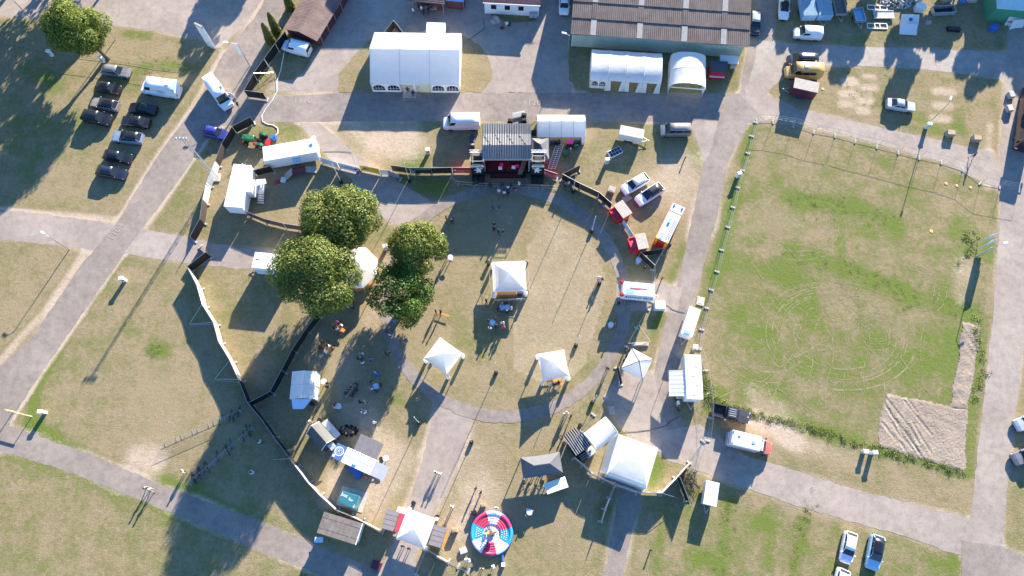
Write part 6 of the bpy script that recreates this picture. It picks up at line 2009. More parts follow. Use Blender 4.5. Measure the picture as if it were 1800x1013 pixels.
for k, (mt, zz) in enumerate([('tarp_red', 1.35), ('tarp_blue', .9), ('tarp_blue', .45)]):
    dd = W1 - W0
    q_ = part('stripe', M().bx(0, -.015, zz, dd.length, .0, zz + .22), mt, sbn, False, (W0.x - sbn.location.x, W0.y - sbn.location.y - .12, 0))
    q_.rotation_euler = (0, 0, math.atan2(dd.y, dd.x))
fence('black screen fence with a green banner, running up to the red stage banner', [(248, 414), (375, 432), (515, 433), (652, 430)], 'bkk', Z6)
gb = [o for o in COL.objects if o.name.startswith('screen_fence')][-1]
W0, W1 = Z6(378, 432, 2), Z6(510, 433, 2)
dd = W1 - W0
q_ = part('green_banner', M().bx(0, -.02, 1.55, dd.length, 0, 1.95), 'tarp_green', gb, False, (W0.x - gb.location.x, W0.y - gb.location.y - .12, 0))
for nm, q4, lab in [('r', [(655, 430), (786, 432)], 'red banner with white letters at the west speaker tower'), ('r', [(1253, 440), (1351, 472)], 'red banner with white letters at the east speaker tower')]:
    fence(lab, q4, 'r', Z6, 1.9, plen=5)
    rb_ = [o for o in COL.objects if o.name.startswith('screen_fence')][-1]
    W0, W1 = Z6(*q4[0], 1.9), Z6(*q4[1], 1.9)
    an = math.atan2((W1 - W0).y, (W1 - W0).x)
    p = (W1 - W0)
    L = p.length
    for tx, zz in (('Sparkasse am Ort', 1.25), ('gemeinsam feiern', .8)):
        lettering(tx, .30, rb_, (p.x * .58, p.y * .58 - .14, zz), (R(90), 0, an), 'lettering_white')
    e = part('emblem', M().bx(-.18, -.02, -.18, .18, 0, .18), 'lettering_white', rb_, False, (p.x * .14, p.y * .14 - .13, 1.25))
    e.rotation_euler = (0, 0, an)
fence('brown screen triangle and black fence running from the red banner to the first red booth', [(300, 188), (182, 247), (300, 310), (425, 368), (512, 445)], 'bkbk', Z7, braces=[[(298, 190, 2), (300, 345, .1), (300, 310, 2)], [(275, 240, 2.4), (250, 365, .1)]])
fence('short grey screen between the two red booths', [(585, 545), (650, 648)], 's', Z7, 1.6, plen=6)
fence('black screen triangle behind the second red booth, standing toward the white lettered trailer', [(855, 738), (700, 762), (795, 850), (790, 965)], 'kkm', Z7, braces=[[(855, 738, 2), (795, 850, 2)]])
fence('little black screen corner behind the big marquee', [(193, 322), (292, 200), (385, 320)], 'bb', X4, plen=5)
# south-east screens
fence('pale pink beige screens from the black hut round the store tent', [(170, 470), (260, 545), (345, 636), (475, 690), (580, 740), (800, 818), (1040, 828)], 'ggwwsw', X1)
fence('pale screens climbing from the store tent corner to the bicycle rack', [(1040, 826), (1190, 672), (1335, 515), (1475, 300)], 'wgm', X1, braces=[[(1040, 830, 2), (1300, 910, .1)]])
fence('black screen standing alone beside the bicycle rack', [(1212, 668), (1302, 900)], 'k', X1, plen=5)
fence('grey screen wing running south from the store tent beside the lower path', [(580, 742), (525, 870), (478, 985), (440, 1110)], 'gwg', X1, plen=4)
fence('light screens from the lettered trailer down to the peaked pavilion', [(610, 290), (535, 415), (468, 540)], 'mm', Y4, braces=[[(540, 420, 2), (615, 530, .1), (468, 540, 2)]])
fence('black screen on edge between the peaked pavilion and the ring path', [(402, 682), (428, 800)], 'k', Y4, plen=5)
fence('wire fence from the ring path up to the black corrugated hut', [(638, 118), (560, 222), (485, 322)], 'mm', Y5)
fence('pale fence running from the entrance huts past the inflatable', [(775, 690), (900, 765), (1040, 838), (1160, 900), (1290, 968)], 'ggmm', X6, braces=[[(1022, 860, 1.6), (1020, 1010, .1)]])
fence('wire fence leading from the entrance tent to the lower edge', [(755, 700), (640, 1005)], 'm', X6, 1.2)
# the wire fence round the big field
fence('long wire fence along the top and west sides of the big field', [(1760, 1000), (1558, 962), (1465, 890), (1353, 853), (1238, 829), (1128, 801), (1017, 771), (903, 743), (797, 713), (687, 693), (580, 659), (472, 641), (385, 636)], 'm', Z4, top=False, name='wire_fence')
fence('wire fence with grey feet beside the straight road, west edge of the field', [(1328, 216), (1321, 240), (1314, 270), (1305, 300), (1296, 330), (1288, 365), (1279, 400), (1268, 440), (1260, 478), (1250, 510), (1242, 542), (1233, 580), (1228, 614)], 'm', top=False, name='wire_fence')
fence('wire fence behind the stall trailers down to the bicycle rack', [(1228, 614), (1240, 652), (1246, 692), (1248, 735), (1243, 775)], 'm', top=False, name='wire_fence')
# low crowd barrier
def barrier_mesh(L):
    m = M()
    for z in (.2, 1.05):
        m.tube((.03, 0, z), (L - .03, 0, z), .024, 5)
    n = max(4, int(L / .22))
    for k in range(n + 1):
        m.tube((.03 + (L - .06) * k / n, 0, .2), (.03 + (L - .06) * k / n, 0, 1.05), .011, 4, 0, None, False)
    for x in (.35, L - .35):
        m.bx(x - .03, -.38, 0, x + .03, .38, .05)
        m.tube((x, 0, 0), (x, 0, .25), .02, 4)
    return m.mesh('barrier_section', ['metal'])


def barrier(label, pts, S_, plen=2.3, name='crowd_barrier'):
    W_ = [S_(x, y, .9) for x, y in pts]
    W_ = [Vector((p.x, p.y, 0)) for p in W_]
    t_ = thing(name, label, 'barrier', W_[0])
    for a, b_ in zip(W_[:-1], W_[1:]):
        d = b_ - a
        n = max(1, round(d.length / plen))
        for k in range(n):
            L = round(d.length / n, 1)
            put('barrier_section', cached(('bar', L), lambda: barrier_mesh(L)), t_, a.lerp(b_, k / n) - W_[0], math.atan2(d.y, d.x))
    return t_


barrier('low metal crowd barrier along the front of the stage', [(0, 752), (75, 840), (320, 862), (600, 872), (1080, 888), (1295, 900)], X3)
barrier('low metal rail on the west lawn with bicycles at its upper end', [(805, 352), (1215, 172)], Y7)
barrier('low metal rail on the west lawn lined with dark bicycles, the one nearer the path', [(935, 555), (1275, 260)], Y7)
FNM = ['navy', 'black', 'blue', 'red', 'green', 'grey']
FMS = ['c_navy', 'c_black', 'c_blue', 'c_red', 'c_green', 'c_grey']
for k, (f, off, fm) in enumerate([(.74, .1, 'skyblue_paint'), (.86, .05, 'c_black'), (.91, -.3, 'c_navy'), (.96, .2, 'c_black')]):
    p = Y7(805, 352).lerp(Y7(1215, 172), f)
    bicycle(['pale blue bicycle against the upper rail on the west lawn', 'dark bicycle at the far end of the upper rail on the west lawn', 'dark bicycle at the far end of the upper rail on the west lawn', 'dark bicycle at the far end of the upper rail on the west lawn'][k], p + Vector((.25, -.3 + off, 0)), R(24 + 60), fm, 'bicycles at the far end of the upper rail')
for k, f in enumerate([.10, .14, .18, .22, .27, .33, .46, .62, .66, .86, .91, .96]):
    p = Y7(935, 555).lerp(Y7(1275, 260), f)
    lab = FNM[k % 6] + (' bicycle in the cluster at the near end of the lower rail' if f < .35 else (' bicycle in the loose middle of the lower rail' if f < .8 else ' bicycle at the screen fence end of the lower rail'))
    bicycle(lab, p + Vector((.1, .25 * (-1) ** k, 0)), R(40 + 70 + random.uniform(-12, 12)), FMS[k % 6], 'bicycles along the lower rail')
for k in range(9):
    p = X1(1262, 615).lerp(X1(1335, 760), (k * .23) % 1.0) + Vector((.5 * (k % 3) - .3, 0, 0))
    bicycle('red-framed bicycle at the top of the group by the black screen' if k == 0 else FNM[(k + 3) % 6] + ' bicycle in the group leaning by the lone black screen', p, R(20 + 35 * k), FMS[(k + 3) % 6] if k else 'red_paint', 'bicycles by the lone black screen')


# ------------------------------------------------------------------ poles, lamps, masts, signs
def light_pole(label, base, h, S_=P, group='light poles round the green', weight=True, lean=(0, 0)):
    b_ = S_(*base)
    t_ = thing('light_pole', label, 'pole', b_, 0, group)
    part('pole', M().tube((0, 0, 0), (lean[0], lean[1], h), .045, 6, 0, .035), 'white_metal', t_)
    if weight:
        part('weight', M().lathe([(.30, 0), (.30, .5), (.26, .62), (.10, .64)], 12), 'black_plastic', t_)
    part('cap', M().lathe([(.06, h), (.08, h + .06), (.03, h + .1)], 8, 0, lean), 'steel_dull', t_)
    return t_


for x, y, h, lab in [(872, 656, 6.5, 'white pole on a black weight south of the central pagoda'), (1012, 608, 5.5, 'white pole on a black weight north of the orange-tabled pagoda'), (1040, 407, 5.5, 'white pole standing on the ring path below the first red booth'),
                     (737, 744, 5.5, 'white pole with guy lines south of the diagonal pagoda'), (829, 778, 6, 'white pole on the grass beside the path to the entrance'), (720, 319, 6, 'white pole on a black weight left of the green banner'),
                     (600, 321, 6, 'white pole behind the coffee banner, lower of two'), (631, 302, 6.5, 'white pole right at the joint of the coffee and yellow banners'), (1041, 708, 5.5, 'white pole on a red weight beside the ring path exit'),
                     (1007, 338, 6, 'white pole close to the fence end of the crowd barrier'), (663, 659, 2.2, 'short white pole on a blue weight among the standing guests'), (1053, 500, 3, 'slim pole on a black weight beside the walkers in the east of the green')]:
    tp_ = light_pole(lab, (x, y), h)
    if (x, y) == (663, 659):
        for c_ in tp_.children:
            if c_.name.startswith('weight'):
                c_.material_slots[0].link = 'OBJECT'
                c_.material_slots[0].material = MATS['blue_paint']


def street_lamp(label, base, h, arm, S_=P, group='street lamps'):
    b_ = S_(*base)
    t_ = thing('street_lamp', label, 'street lamp', b_, 0, group)
    part('pole', M().tube((0, 0, 0), (0, 0, h), .08, 8, 0, .055), 'metal', t_)
    part('arm', M().path([(0, 0, h - .05), (arm[0] * .5, arm[1] * .5, h + .25), (arm[0], arm[1], h + .3)], .04), 'metal', t_)
    a = math.atan2(arm[1], arm[0])
    hd = part('lamp_head', M().bev(-.38, -.15, 0, .38, .15, .14, .04), 'white_metal', t_, False, (arm[0], arm[1], h + .28), a)
    return t_


street_lamp('tall street lamp beside the big yellow green tree, arm toward the car park', (203, 70), 6.5, (0, -.4), group='lamps along the north-west road')
street_lamp('tall street lamp at the upper corner of the parking lawn', (72, 52), 6.8, (-.8, .3), group='lamps along the north-west road')
sl_ = street_lamp('street lamp with a long arm and white flag by the fence mouth', (439, 116), 5.6, (-1.8, .1))
part('flag', M().slab([(-.1, .06, 2.6), (-.1, .06, 5.2), (-.75, .1, 5.0), (-.75, .1, 2.8)], .03), 'tarp_white', sl_)
street_lamp('street lamp at the south-west corner of the big hall', (997, 97), 5.0, (-.9, .2))
street_lamp('street lamp at the path edge beside the field fence, white cabinet at its foot', (1628, 221), 6.0, (.4, .9))
street_lamp('street lamp leaning over the east road beside the pale flags', (1716, 453), 5.0, (.9, .2))
street_lamp('street lamp standing by the side path on the west lawn', (122, 439), 5.0, (-.8, .5))
# lattice mast
mb = P(380, 313)
mt_ = thing('lattice_mast', 'tall grey lattice mast leaning over the road by the white screens', 'mast', mb)
H_ = 12.2
lt = M()
leg = lambda k, z: Vector((.42 * (1 - z / H_ * .55) * math.cos(2 * math.pi * k / 3), .42 * (1 - z / H_ * .55) * math.sin(2 * math.pi * k / 3), z))
for k in range(3):
    lt.tube(leg(k, 0), leg(k, H_), .04, 5)
    for j in range(20):
        z0, z1 = H_ * j / 20, H_ * (j + 1) / 20
        lt.tube(leg(k, z0), leg((k + 1) % 3, z1), .018, 4, 0, None, False)
        lt.tube(leg(k, z1), leg((k + 1) % 3, z1), .018, 4, 0, None, False)
part('lattice', lt, 'metal', mt_)
hd = M()
for z in (H_, H_ - .5):
    hd.tube((-.9, 0, z), (.7, 0, z), .04, 5)
for x in (-.8, -.3, .2, .6):
    hd.bev(x - .14, -.35, H_ - .15, x + .14, -.05, H_ + .2, .04)
part('floodlight_head', hd, 'metal', mt_)
part('foot_plate', M().bev(-.7, -.7, 0, .7, .7, .2, .05), 'concrete', mt_)
# pylon sign
pb = P(373, 83)
py_ = thing('pylon_sign', 'tall white pylon sign at the junction of the two roads', 'sign', pb, R(-28))
part('board', M().bev(-.75, -.16, .15, .75, .16, 5.6, .03), 'paint_white', py_)
part('base', M().bx(-.8, -.2, 0, .8, .2, .145), 'concrete', py_)
part('frame_edge', M().bx(-.78, -.165, 5.3, .78, .165, 5.62), 'wood_grey', py_)


def pedestal(label, at, S_=P, h=1.2, rz=0, group='white supply pedestals on the lawns'):
    t_ = thing('supply_pedestal', label, 'pedestal', S_(*at), rz, group)
    part('column', M().bev(-.28, -.2, 0, .28, .2, h, .03), 'white_metal', t_)
    part('cap', M().bev(-.36, -.28, h + .003, .36, .28, h + .14, .05), 'tent_white', t_)
    part('socket_panel', M().bx(-.2, -.216, h * .4, .2, -.202, h * .8), 'steel_dull', t_)
    return t_


for x, y, S_, lab in [(275, 292, Z1, 'white supply pedestal at the green wire fence, west of the big tree'), (545, 325, Z1, 'white supply pedestal right beside the trunk of the yellow green tree'), (220, 494, P, 'white supply pedestal alone on the west lawn'), (80, 726, P, 'white supply pedestal by the path corner and yellow hoop'),
                      (753, 270, P, 'white supply pedestal between banner fence and parked van'), (1066, 287, P, 'white cabinet beside the dark-paned rack east of the stage'), (1296, 311, P, 'white supply pedestal leaning on the wire fence at the straight road'), (1627, 225, P, 'white cabinet at the foot of the lamp by the path'),
                      (1219, 613, P, 'white supply pedestal between two stall trailers'), (1531, 797, P, 'larger white pedestal at the weedy south edge of the field'), (1517, 795, P, 'slim white post beside the larger pedestal at the field edge'), (679, 438, P, 'white supply pedestal on the path between the trees')]:
    pedestal(lab, (x, y), S_, .9 if 'slim' in lab else 1.25, random.uniform(-.4, .4))
q_ = M().bev(-.75, -.6, 0, .75, .6, 1.1, .05)
q_.bx(-.77, -.3, .5, .77, .3, .55)
solo('generator', q_, ['white_metal'], 'white generator box with cables beside the lettered trailer', 'generator', Y4(668, 300))
# hoop barrier with yellow bar at the path corner
hp = thing('height_bar', 'yellow and white hoop bar where path and road meet', 'barrier', P(40, 728), R(-14))
part('bar', M().bev(-1.6, -.06, 1.5, 1.6, .06, 1.65, .02), 'yellow_paint', hp)
for x in (-1.4, 1.4):
    part('post', M().tube((x, 0, 0), (x, 0, 1.5), .06), 'white_metal', hp)
for k in range(4):
    part('white_band', M().bev(-1.3 + k * .8, -.064, 1.496, -1.0 + k * .8, .064, 1.654, .02), 'white_metal', hp)
# posts in the grass
for x, y, lab in [(1203, 281, 'short dark post on the lawn below the grey people carrier'), (1143, 967, 'short post on the grass south of the lower path'), (1163, 491, 'short dark post at the junction beside the lettered trailer')]:
    q_ = M().tube((0, 0, 0), (0, 0, .8), .09, 8)
    q_.lathe([(.12, .8), (.12, .9), (.04, .94)], 8)
    solo('bollard', q_, ['black_plastic'], lab, 'post', P(x, y), 0, 'short posts on the grass')
# flags
for k, (x, y, lab) in enumerate([(1719, 428, 'pale blue flag nearest the top of the flag group by the east road'), (1718, 438, 'pale blue flag in the middle of the flag group by the east road'), (1717, 450, 'pale blue flag lowest in the flag group by the east road')]):
    t_ = thing('flag', lab, 'flag', P(x, y), R(12), 'pale flags at the field edge')
    part('pole', M().tube((0, 0, 0), (0, 0, 3.5), .03), 'white_metal', t_)
    part('cloth', M().slab([(.04, 0, .9), (.04, 0, 3.4), (1.1, .12, 3.3), (1.2, .05, 1.0)], .02), 'tarp_sky', t_)
# chain link fence in the north-west
fence('thin green wire fence past the yellow green tree and pedestals', [(0, 232), (130, 255), (265, 282), (400, 300), (560, 318), (680, 336), (810, 360), (950, 375), (1050, 385)], 'm', Z1, 1.3, top=False, name='wire_fence', feet=False, frame_mat='fence_green')

# ------------------------------------------------------------------ the round inflatable
ic = X5(412, 437, .5)
inf = thing('inflatable_arena', 'round inflatable bull-riding arena in red, white and blue with stars', 'inflatable', (ic.x, ic.y, 0))
RI = 2.82
def sector(a0, a1, mat):
    n, rows = 5, 4
    for k in range(rows):
        r0, r1 = RI * (.40 + .45 * k / rows), RI * (.40 + .45 * (k + 1) / rows)
        m = M()
        secs = []
        for j in range(n + 1):
            a = R(a0 + (a1 - a0) * j / n)
            sec = []
            for q_ in range(7):
                g = math.pi * q_ / 6
                rr = (r0 + r1) / 2 - (r1 - r0) / 2 * math.cos(g)
                sec.append((rr * math.cos(a), rr * math.sin(a), .42 + .14 * math.sin(g)))
            sec += [(r1 * math.cos(a), r1 * math.sin(a), .3), (r0 * math.cos(a), r0 * math.sin(a), .3)]
            secs.append(sec)
        m.loft(secs)
        o = part('air_tube', m, mat, inf, False)
    m = M()
    secs = []
    for j in range(n + 1):
        a = R(a0 + (a1 - a0) * j / n)
        sec = []
        for q_ in range(9):
            g = -math.pi * .45 + math.pi * 1.45 * q_ / 8
            rr = RI * .915 + RI * .085 * math.cos(g)
            sec.append((rr * math.cos(a), rr * math.sin(a), .52 + .20 * math.sin(g)))
        sec += [(RI * .85 * math.cos(a), RI * .85 * math.sin(a), .05), (RI * .99 * math.cos(a), RI * .99 * math.sin(a), .05)]
        secs.append(sec)
    m.loft(secs)
    return part('rim_section', m, mat, inf, False)


for a0, a1, mt in [(60, 105, 'vinyl_white'), (105, 152, 'vinyl_red'), (152, 200, 'vinyl_blue'), (200, 242, 'vinyl_white'), (242, 285, 'vinyl_red'), (285, 328, 'vinyl_white'), (328, 376, 'vinyl_blue'), (16, 60, 'vinyl_red')]:
    sector(a0 + .4, a1 - .4, mt)
part('base_ring', M().lathe([(RI * 1.0, .02), (RI * 1.03, .2), (RI * 1.0, .34)], 40), 'vinyl_navy', inf)
part('mat', M().lathe([(RI * .40, .30), (RI * .40, .40)], 28), 'vinyl_white', inf)
for k in range(11):
    x = -RI * .36 + k * RI * .072
    hh_ = math.sqrt(max(.01, (RI * .385) ** 2 - x * x))
    part('mat_stripe', M().bx(x - .035, -hh_, .402, x + .035, hh_, .412), 'vinyl_red' if k % 2 else 'vinyl_navy', inf)
st_m = M()
pts = [(.105 * (1 if k % 2 == 0 else .42) * math.cos(math.pi * k / 5 + .3), .105 * (1 if k % 2 == 0 else .42) * math.sin(math.pi * k / 5 + .3)) for k in range(10)]
st_m.prism(pts, 0, .012)
stm = st_m.mesh('star', ['vinyl_white'])
for base_a in (176, 352):
    for rr, angs in ((.50, (-12, 0, 12)), (.61, (-14, -5, 5, 14)), (.72, (-15, -7.5, 0, 7.5, 15))):
        for a in angs:
            put('star', stm, inf, (RI * rr * math.cos(R(base_a + a)), RI * rr * math.sin(R(base_a + a)), .565), R(base_a + a))
# the bull
bl = M()
secs = []
for x, r_, z in [(-.75, .12, 1.05), (-.62, .26, 1.02), (-.2, .30, 1.0), (.25, .33, 1.02), (.5, .27, 1.1), (.72, .17, 1.25)]:
    secs.append([(x, r_ * math.cos(2 * math.pi * k / 10), z + r_ * math.sin(2 * math.pi * k / 10)) for k in range(10)])
bl.loft(secs)
bl.loft([[(.62 + .02, .15 * math.cos(2 * math.pi * k / 8), 1.32 + .15 * math.sin(2 * math.pi * k / 8)) for k in range(8)], [(1.0, .10 * math.cos(2 * math.pi * k / 8), 1.18 + .10 * math.sin(2 * math.pi * k / 8)) for k in range(8)]])
bo_ = thing('mechanical_bull', 'tan mechanical bull in the middle of the striped mat', 'bull ride', (ic.x, ic.y + .1, .42), R(200))
part('body', bl, 'tan_hide', bo_, True)
for s in (-1, 1):
    part('horn', M().tube((.72, s * .1, 1.42), (.82, s * .38, 1.55), .045, 6, 0, .012), 'vinyl_white', bo_)
part('pedestal', M().lathe([(.5, 0), (.45, .3), (.2, .4), (.18, .8)], 14), 'vinyl_navy', bo_)
part('saddle', M().bev(-.2, -.3, 1.25, .2, .3, 1.38, .05), 'leather', bo_)
bw = thing('blower', 'blower with a long blue air tube feeding the inflatable', 'blower', X5(565, 860))
part('fan_box', M().bev(-.25, -.25, 0, .25, .25, .5, .05), 'white_metal', bw)
part('air_hose', M().tube((0, .2, .25), (-.15, 1.7, .3), .16, 10), 'blue_paint', bw)

# ------------------------------------------------------------------ tables, benches, boxes
def beer_set(label, at, rz, S_=P, mat='wood_orange', group='beer tables with benches'):
    t_ = thing('beer_table', label, 'table', S_(*at), rz, group)
    part('top', M().bx(-1.1, -.25, .74, 1.1, .25, .78), mat, t_)
    for x in (-.85, .85):
        part('leg', M().path([(x, -.2, 0), (x, 0, .74), (x, .2, 0)], .02), 'tractor_green', t_)
    for s in (-1, 1):
        b_ = thing('beer_bench', label.replace('table', 'bench beside the table')[:90], 'bench', S_(*at) + Vector((-math.sin(rz) * .6 * s, math.cos(rz) * .6 * s, 0)), rz, 'benches beside the beer tables')
        b_['label'] = ('north' if s > 0 else 'south') + ' bench of the ' + label.split(',')[0]
        part('seat', M().bx(-1.1, -.13, .45, 1.1, .13, .48), mat, b_)
        for x in (-.85, .85):
            part('leg', M().path([(x, -.1, 0), (x, 0, .45), (x, .1, 0)], .02), 'tractor_green', b_)
    return t_


beer_set('orange beer table where a guest wears a pink hat, under the tree shade', (597, 578), R(-32))
beer_set('orange beer table nearest the inner black screen, guests on both sides', (573, 612), R(-32))
beer_set('brown beer table crowded with guests in dark clothes, middle of the west seating', (619, 688), R(52), mat='wood')
beer_set('orange beer table under the south-east pagoda', (974, 671), R(12))
q_ = M().bx(-.9, -.13, .45, .9, .13, .48)
q_.path([(-.7, -.1, 0), (-.7, 0, .45), (-.7, .1, 0)], .02)
q_.path([(.7, -.1, 0), (.7, 0, .45), (.7, .1, 0)], .02)
solo('bench', q_, ['wood_orange'], 'lone orange bench on the green beside two standing guests', 'bench', P(780, 554), R(-20))


def bar_table(label, at, S_=P, mat='tent_white', group='round standing tables'):
    b_ = S_(*at, 1.1)
    t_ = thing('standing_table', label, 'table', (b_.x, b_.y, 0), 0, group)
    part('top', M().lathe([(.40, 1.08), (.42, 1.10), (.42, 1.12), (.40, 1.13)], 20), mat, t_)
    part('stem', M().lathe([(.30, 0), (.28, .04), (.05, .1), (.05, 1.08)], 12), 'metal', t_)
    return t_


for x, y, lab, mt in [(569, 671, 'round white standing table east of the dappled tent', 'tent_white'), (594.5, 714, 'round white standing table north of the ring of dark seats', 'tent_white'), (660.5, 679, 'round pale table with four guests, south of the blue-weighted pole', 'tarp_sky'), (791.5, 452.5, 'round white standing table in the shade east of the olive tree', 'tent_white'),
                      (865.6, 566.6, 'round pale blue table below the central pagoda', 'tarp_sky'), (883, 540, 'round blue table in the crowd under the central pagoda, west of two', 'tarp_sky'), (892, 540, 'round blue table in the crowd under the central pagoda, east of two', 'tarp_sky'), (1122.5, 457.5, 'round pale blue table beside the black screen triangle', 'tarp_sky'),
                      (1074, 571, 'round white table with a guest in red, east edge of the green', 'tent_white'), (714, 493, 'round white table half hidden by the loose fresh green tree', 'tent_white'), (678, 806, 'round pale table with a ring mark beside the grey flap', 'tarp_sky'), (931, 900.5, 'pale blue folding table among the children near the grey canopy', 'tarp_sky')]:
    bar_table(lab, (x, y), P, mt)
# bins
for x, y, lab in [(551, 711, 'dark green rubbish bin at the corner of the dappled tent'), (564, 740, 'dark rubbish bin behind the small grey sales tent'), (672, 808, 'black rubbish bin beside the grey-flapped trailer'), (728, 885, 'dark round bin at the north corner of the entrance tent'), (769, 909, 'dark round bin at the east corner of the entrance tent'),
                  (859, 465, 'dark bin at the north-west leg of the central pagoda'), (925, 466, 'dark bin at the north-east leg of the central pagoda'), (925, 516, 'dark bin at the south-east leg of the central pagoda'), (1019, 749, 'tall rusty black barrel beside the black corrugated hut'), (991, 781, 'squat black barrel at the corner of the black corrugated hut')]:
    q_ = M().lathe([(.24, 0), (.30, .8), (.32, .82), (.32, .88), (.25, .9)], 12)
    solo('bin', q_, ['black_plastic'], lab, 'bin', P(x, y), 0, 'rubbish bins')


def crate(label, at, sx, sy, sz, mt, rz=0, S_=P, cat='crate', name='crate', group=None):
    q_ = M().bev(-sx / 2, -sy / 2, 0, sx / 2, sy / 2, sz, .04)
    q_.bx(-sx / 2 - .015, -sy / 2 - .015, sz * .45, sx / 2 + .015, sy / 2 + .015, sz * .55)
    q_.bx(-sx * .3, -sy * .3, sz + .003, sx * .3, sy * .3, sz + .03)
    return solo(name, q_, [mt], label, cat, S_(*at), rz, group)


crate('black loudspeaker case on the grass north-west of the inflatable', (834, 902), .7, .6, .9, 'black_plastic', R(20), cat='case', name='case')
crate('small wooden topped stand right at the rim of the inflatable', (850, 889), .7, .45, .8, 'wood', R(5), name='stand', cat='stand')
crate('wooden box throwing a long shade west of the inflatable', (800, 933), .8, .5, .9, 'wood', R(5), name='box', cat='box')
crate('red box at the path corner below the site hut', (662.5, 994), 1.3, 1.1, .5, 'maroon_paint', R(-20), name='box', cat='box')
crate('black case with a green lid in front of the catering tent', (999, 262), 1.0, .8, .7, 'black_plastic', R(10), name='case', cat='case')
crate('green box beside the black case at the catering tent', (994, 271), .8, .9, .6, 'tractor_green', R(10), name='box', cat='box')
crate('green folded chair cushion box at the east of the equipment heap', (1013, 258), .8, .6, .5, 'tractor_green', R(-10), name='box', cat='box')
for k, (x, y, lab) in enumerate([(830, 242, 'pale flight case with dark lids, topmost of the stack behind the stage'), (830, 247.5, 'pale flight case with dark lids, second in the row west of the stage roof'), (830, 252.5, 'pale flight case with dark lids, third in the row west of the stage roof'), (830, 258.5, 'open pale crate at the end of the flight case row')]):
    t_ = thing('flight_case', lab, 'case', P(x, y), 0, 'flight cases west of the stage')
    part('body', M().bev(-.42, -.22, 0, .42, .22, .8, .03), 'tent_grey', t_)
    part('lid', M().bx(-.32, -.14, .802, .32, .14, .83), 'c_navy' if k < 3 else 'wood_grey', t_)
ldm = M()
for s in (-.28, .28):
    ldm.bx(-2.3, s - .035, .03, 2.3, s + .035, .11)
for k in range(13):
    ldm.bx(-2.2 + k * .365, -.25, .05, -2.15 + k * .365, .25, .09)
lmesh = ldm.mesh('ladder', ['white_metal'])
for x, y, lab in [(973.5, 275.5, 'white aluminium ladder on the grass, nearer the stage of two'), (980, 276, 'white aluminium ladder on the grass, farther from the stage')]:
    tag(put('ladder', lmesh, None, P(x, y), R(72)), lab, 'ladder', 'ladders lying beside the grey canopy')
# rack with dark panes
rk = thing('pane_rack', 'pale frame with dark panes lying beside the white cabinet', 'rack', Z7(528, 108), R(28))
part('frame', M().bev(-1.1, -.62, 0.02, 1.1, .62, .3, .03), 'white_metal', rk)
for i in range(4):
    for j in range(2):
        part('pane', M().bx(-1.0 + i * .51, -.55 + j * .57, .302, -.55 + i * .51, -.05 + j * .57, .33), 'glass', rk)
crate('pallet with a pale box and dark bundle behind the brown screen', (1074.5, 336), 1.1, 1.0, .7, 'wood_grey', R(-20), name='pallet_load', cat='pallet')
crate('pinkish white board leaning at the top of the peaked pavilion', (1125, 606), 2.4, .5, .3, 'wood_pale', R(0), name='board', cat='board')
pl = thing('pallet', 'wooden pallet on the paving below the ring path exit', 'pallet', P(1075, 722), R(6))
for k in range(5):
    part('plank', M().bx(-.4 + k * .17, -.6, .10, -.28 + k * .17, .6, .13), 'wood_pale', pl)
for k in range(3):
    part('bearer', M().bx(-.42, -.58 + k * .53, 0, .42, -.48 + k * .53, .098), 'wood', pl)
# yard odds and ends in the north-east
for k, (x0, y0, w_, h_, lab) in enumerate([(345, 80, 3.3, .9, 'pale metal ladder frame above the flat grey plate'), (345, 262, 3.3, 1.0, 'pale metal ladder frame below the flat grey plate')]):
    fm_ = M()
    for y in (-h_ / 2, h_ / 2):
        fm_.bx(-w_ / 2, y - .06, .05, w_ / 2, y + .06, .17)
    for x in (-w_ / 2, -w_ * .12, w_ * .14, w_ / 2):
        fm_.bx(x - .06, -h_ / 2 + .062, .06, x + .06, h_ / 2 - .062, .16)
    solo('metal_frame', fm_, ['white_metal'], lab, 'frame', X2(x0, y0), R(-2), 'metal frames in the yard')
gp = thing('flat_plate', 'flat dusty grey trailer bed between the two metal frames', 'trailer bed', X2(403, 160))
part('bed', M().bx(-1.75, -.75, .3, 1.75, .75, .36), 'concrete', gp)
for y in (-.78, .72):
    part('side_rail', M().bx(-1.75, y, .362, 1.75, y + .06, .46), 'white_metal', gp)
for x in (-.6, .6):
    part('axle_beam', M().bx(x - .06, -.7, 0, x + .06, .7, .295), 'steel_dull', gp)
for k, (q, lab) in enumerate([([(555, 232), (740, 238), (790, 165), (600, 155)], 'large white board with a bright blue blot propped in the yard'), ([(540, 328), (715, 340), (778, 262), (588, 252)], 'large plain pale board propped in the yard')]):
    c, L, W, rz = frame4([X2(x, y, .6) for x, y in q])
    t_ = thing('propped_board', lab, 'board', (c.x, c.y, 0), rz, 'boards propped in the yard')
    h, w = L / 2 * .94, W / 2 * .8
    part('sheet', M().slab([(-h, -w, .35), (h, -w, .35), (h, w, 1.05), (-h, w, 1.05)], .06), 'tent_white', t_)
    if k == 0:
        part('blue_blot', M().add([(.36 * math.cos(a) + .1, .28 * math.sin(a), .712 + .28 * math.sin(a) * .35 / w) for a in [2 * math.pi * j / 12 for j in range(12)]], [tuple(range(12))]), 'blue_paint', t_)
    for x in (-h * .8, h * .8):
        part('prop', M().bx(x - .04, w * .5, 0, x + .04, w * .5 + .08, .75), 'wood', t_)
crate('white cube container with grey top in the yard', (1614, 18), 1.5, 1.1, 1.2, 'tent_white', R(-5), name='container', cat='container')
bbx = thing('open_skip', 'dark open skip with a pale rim in the yard', 'skip', X2(985, 125), R(4))
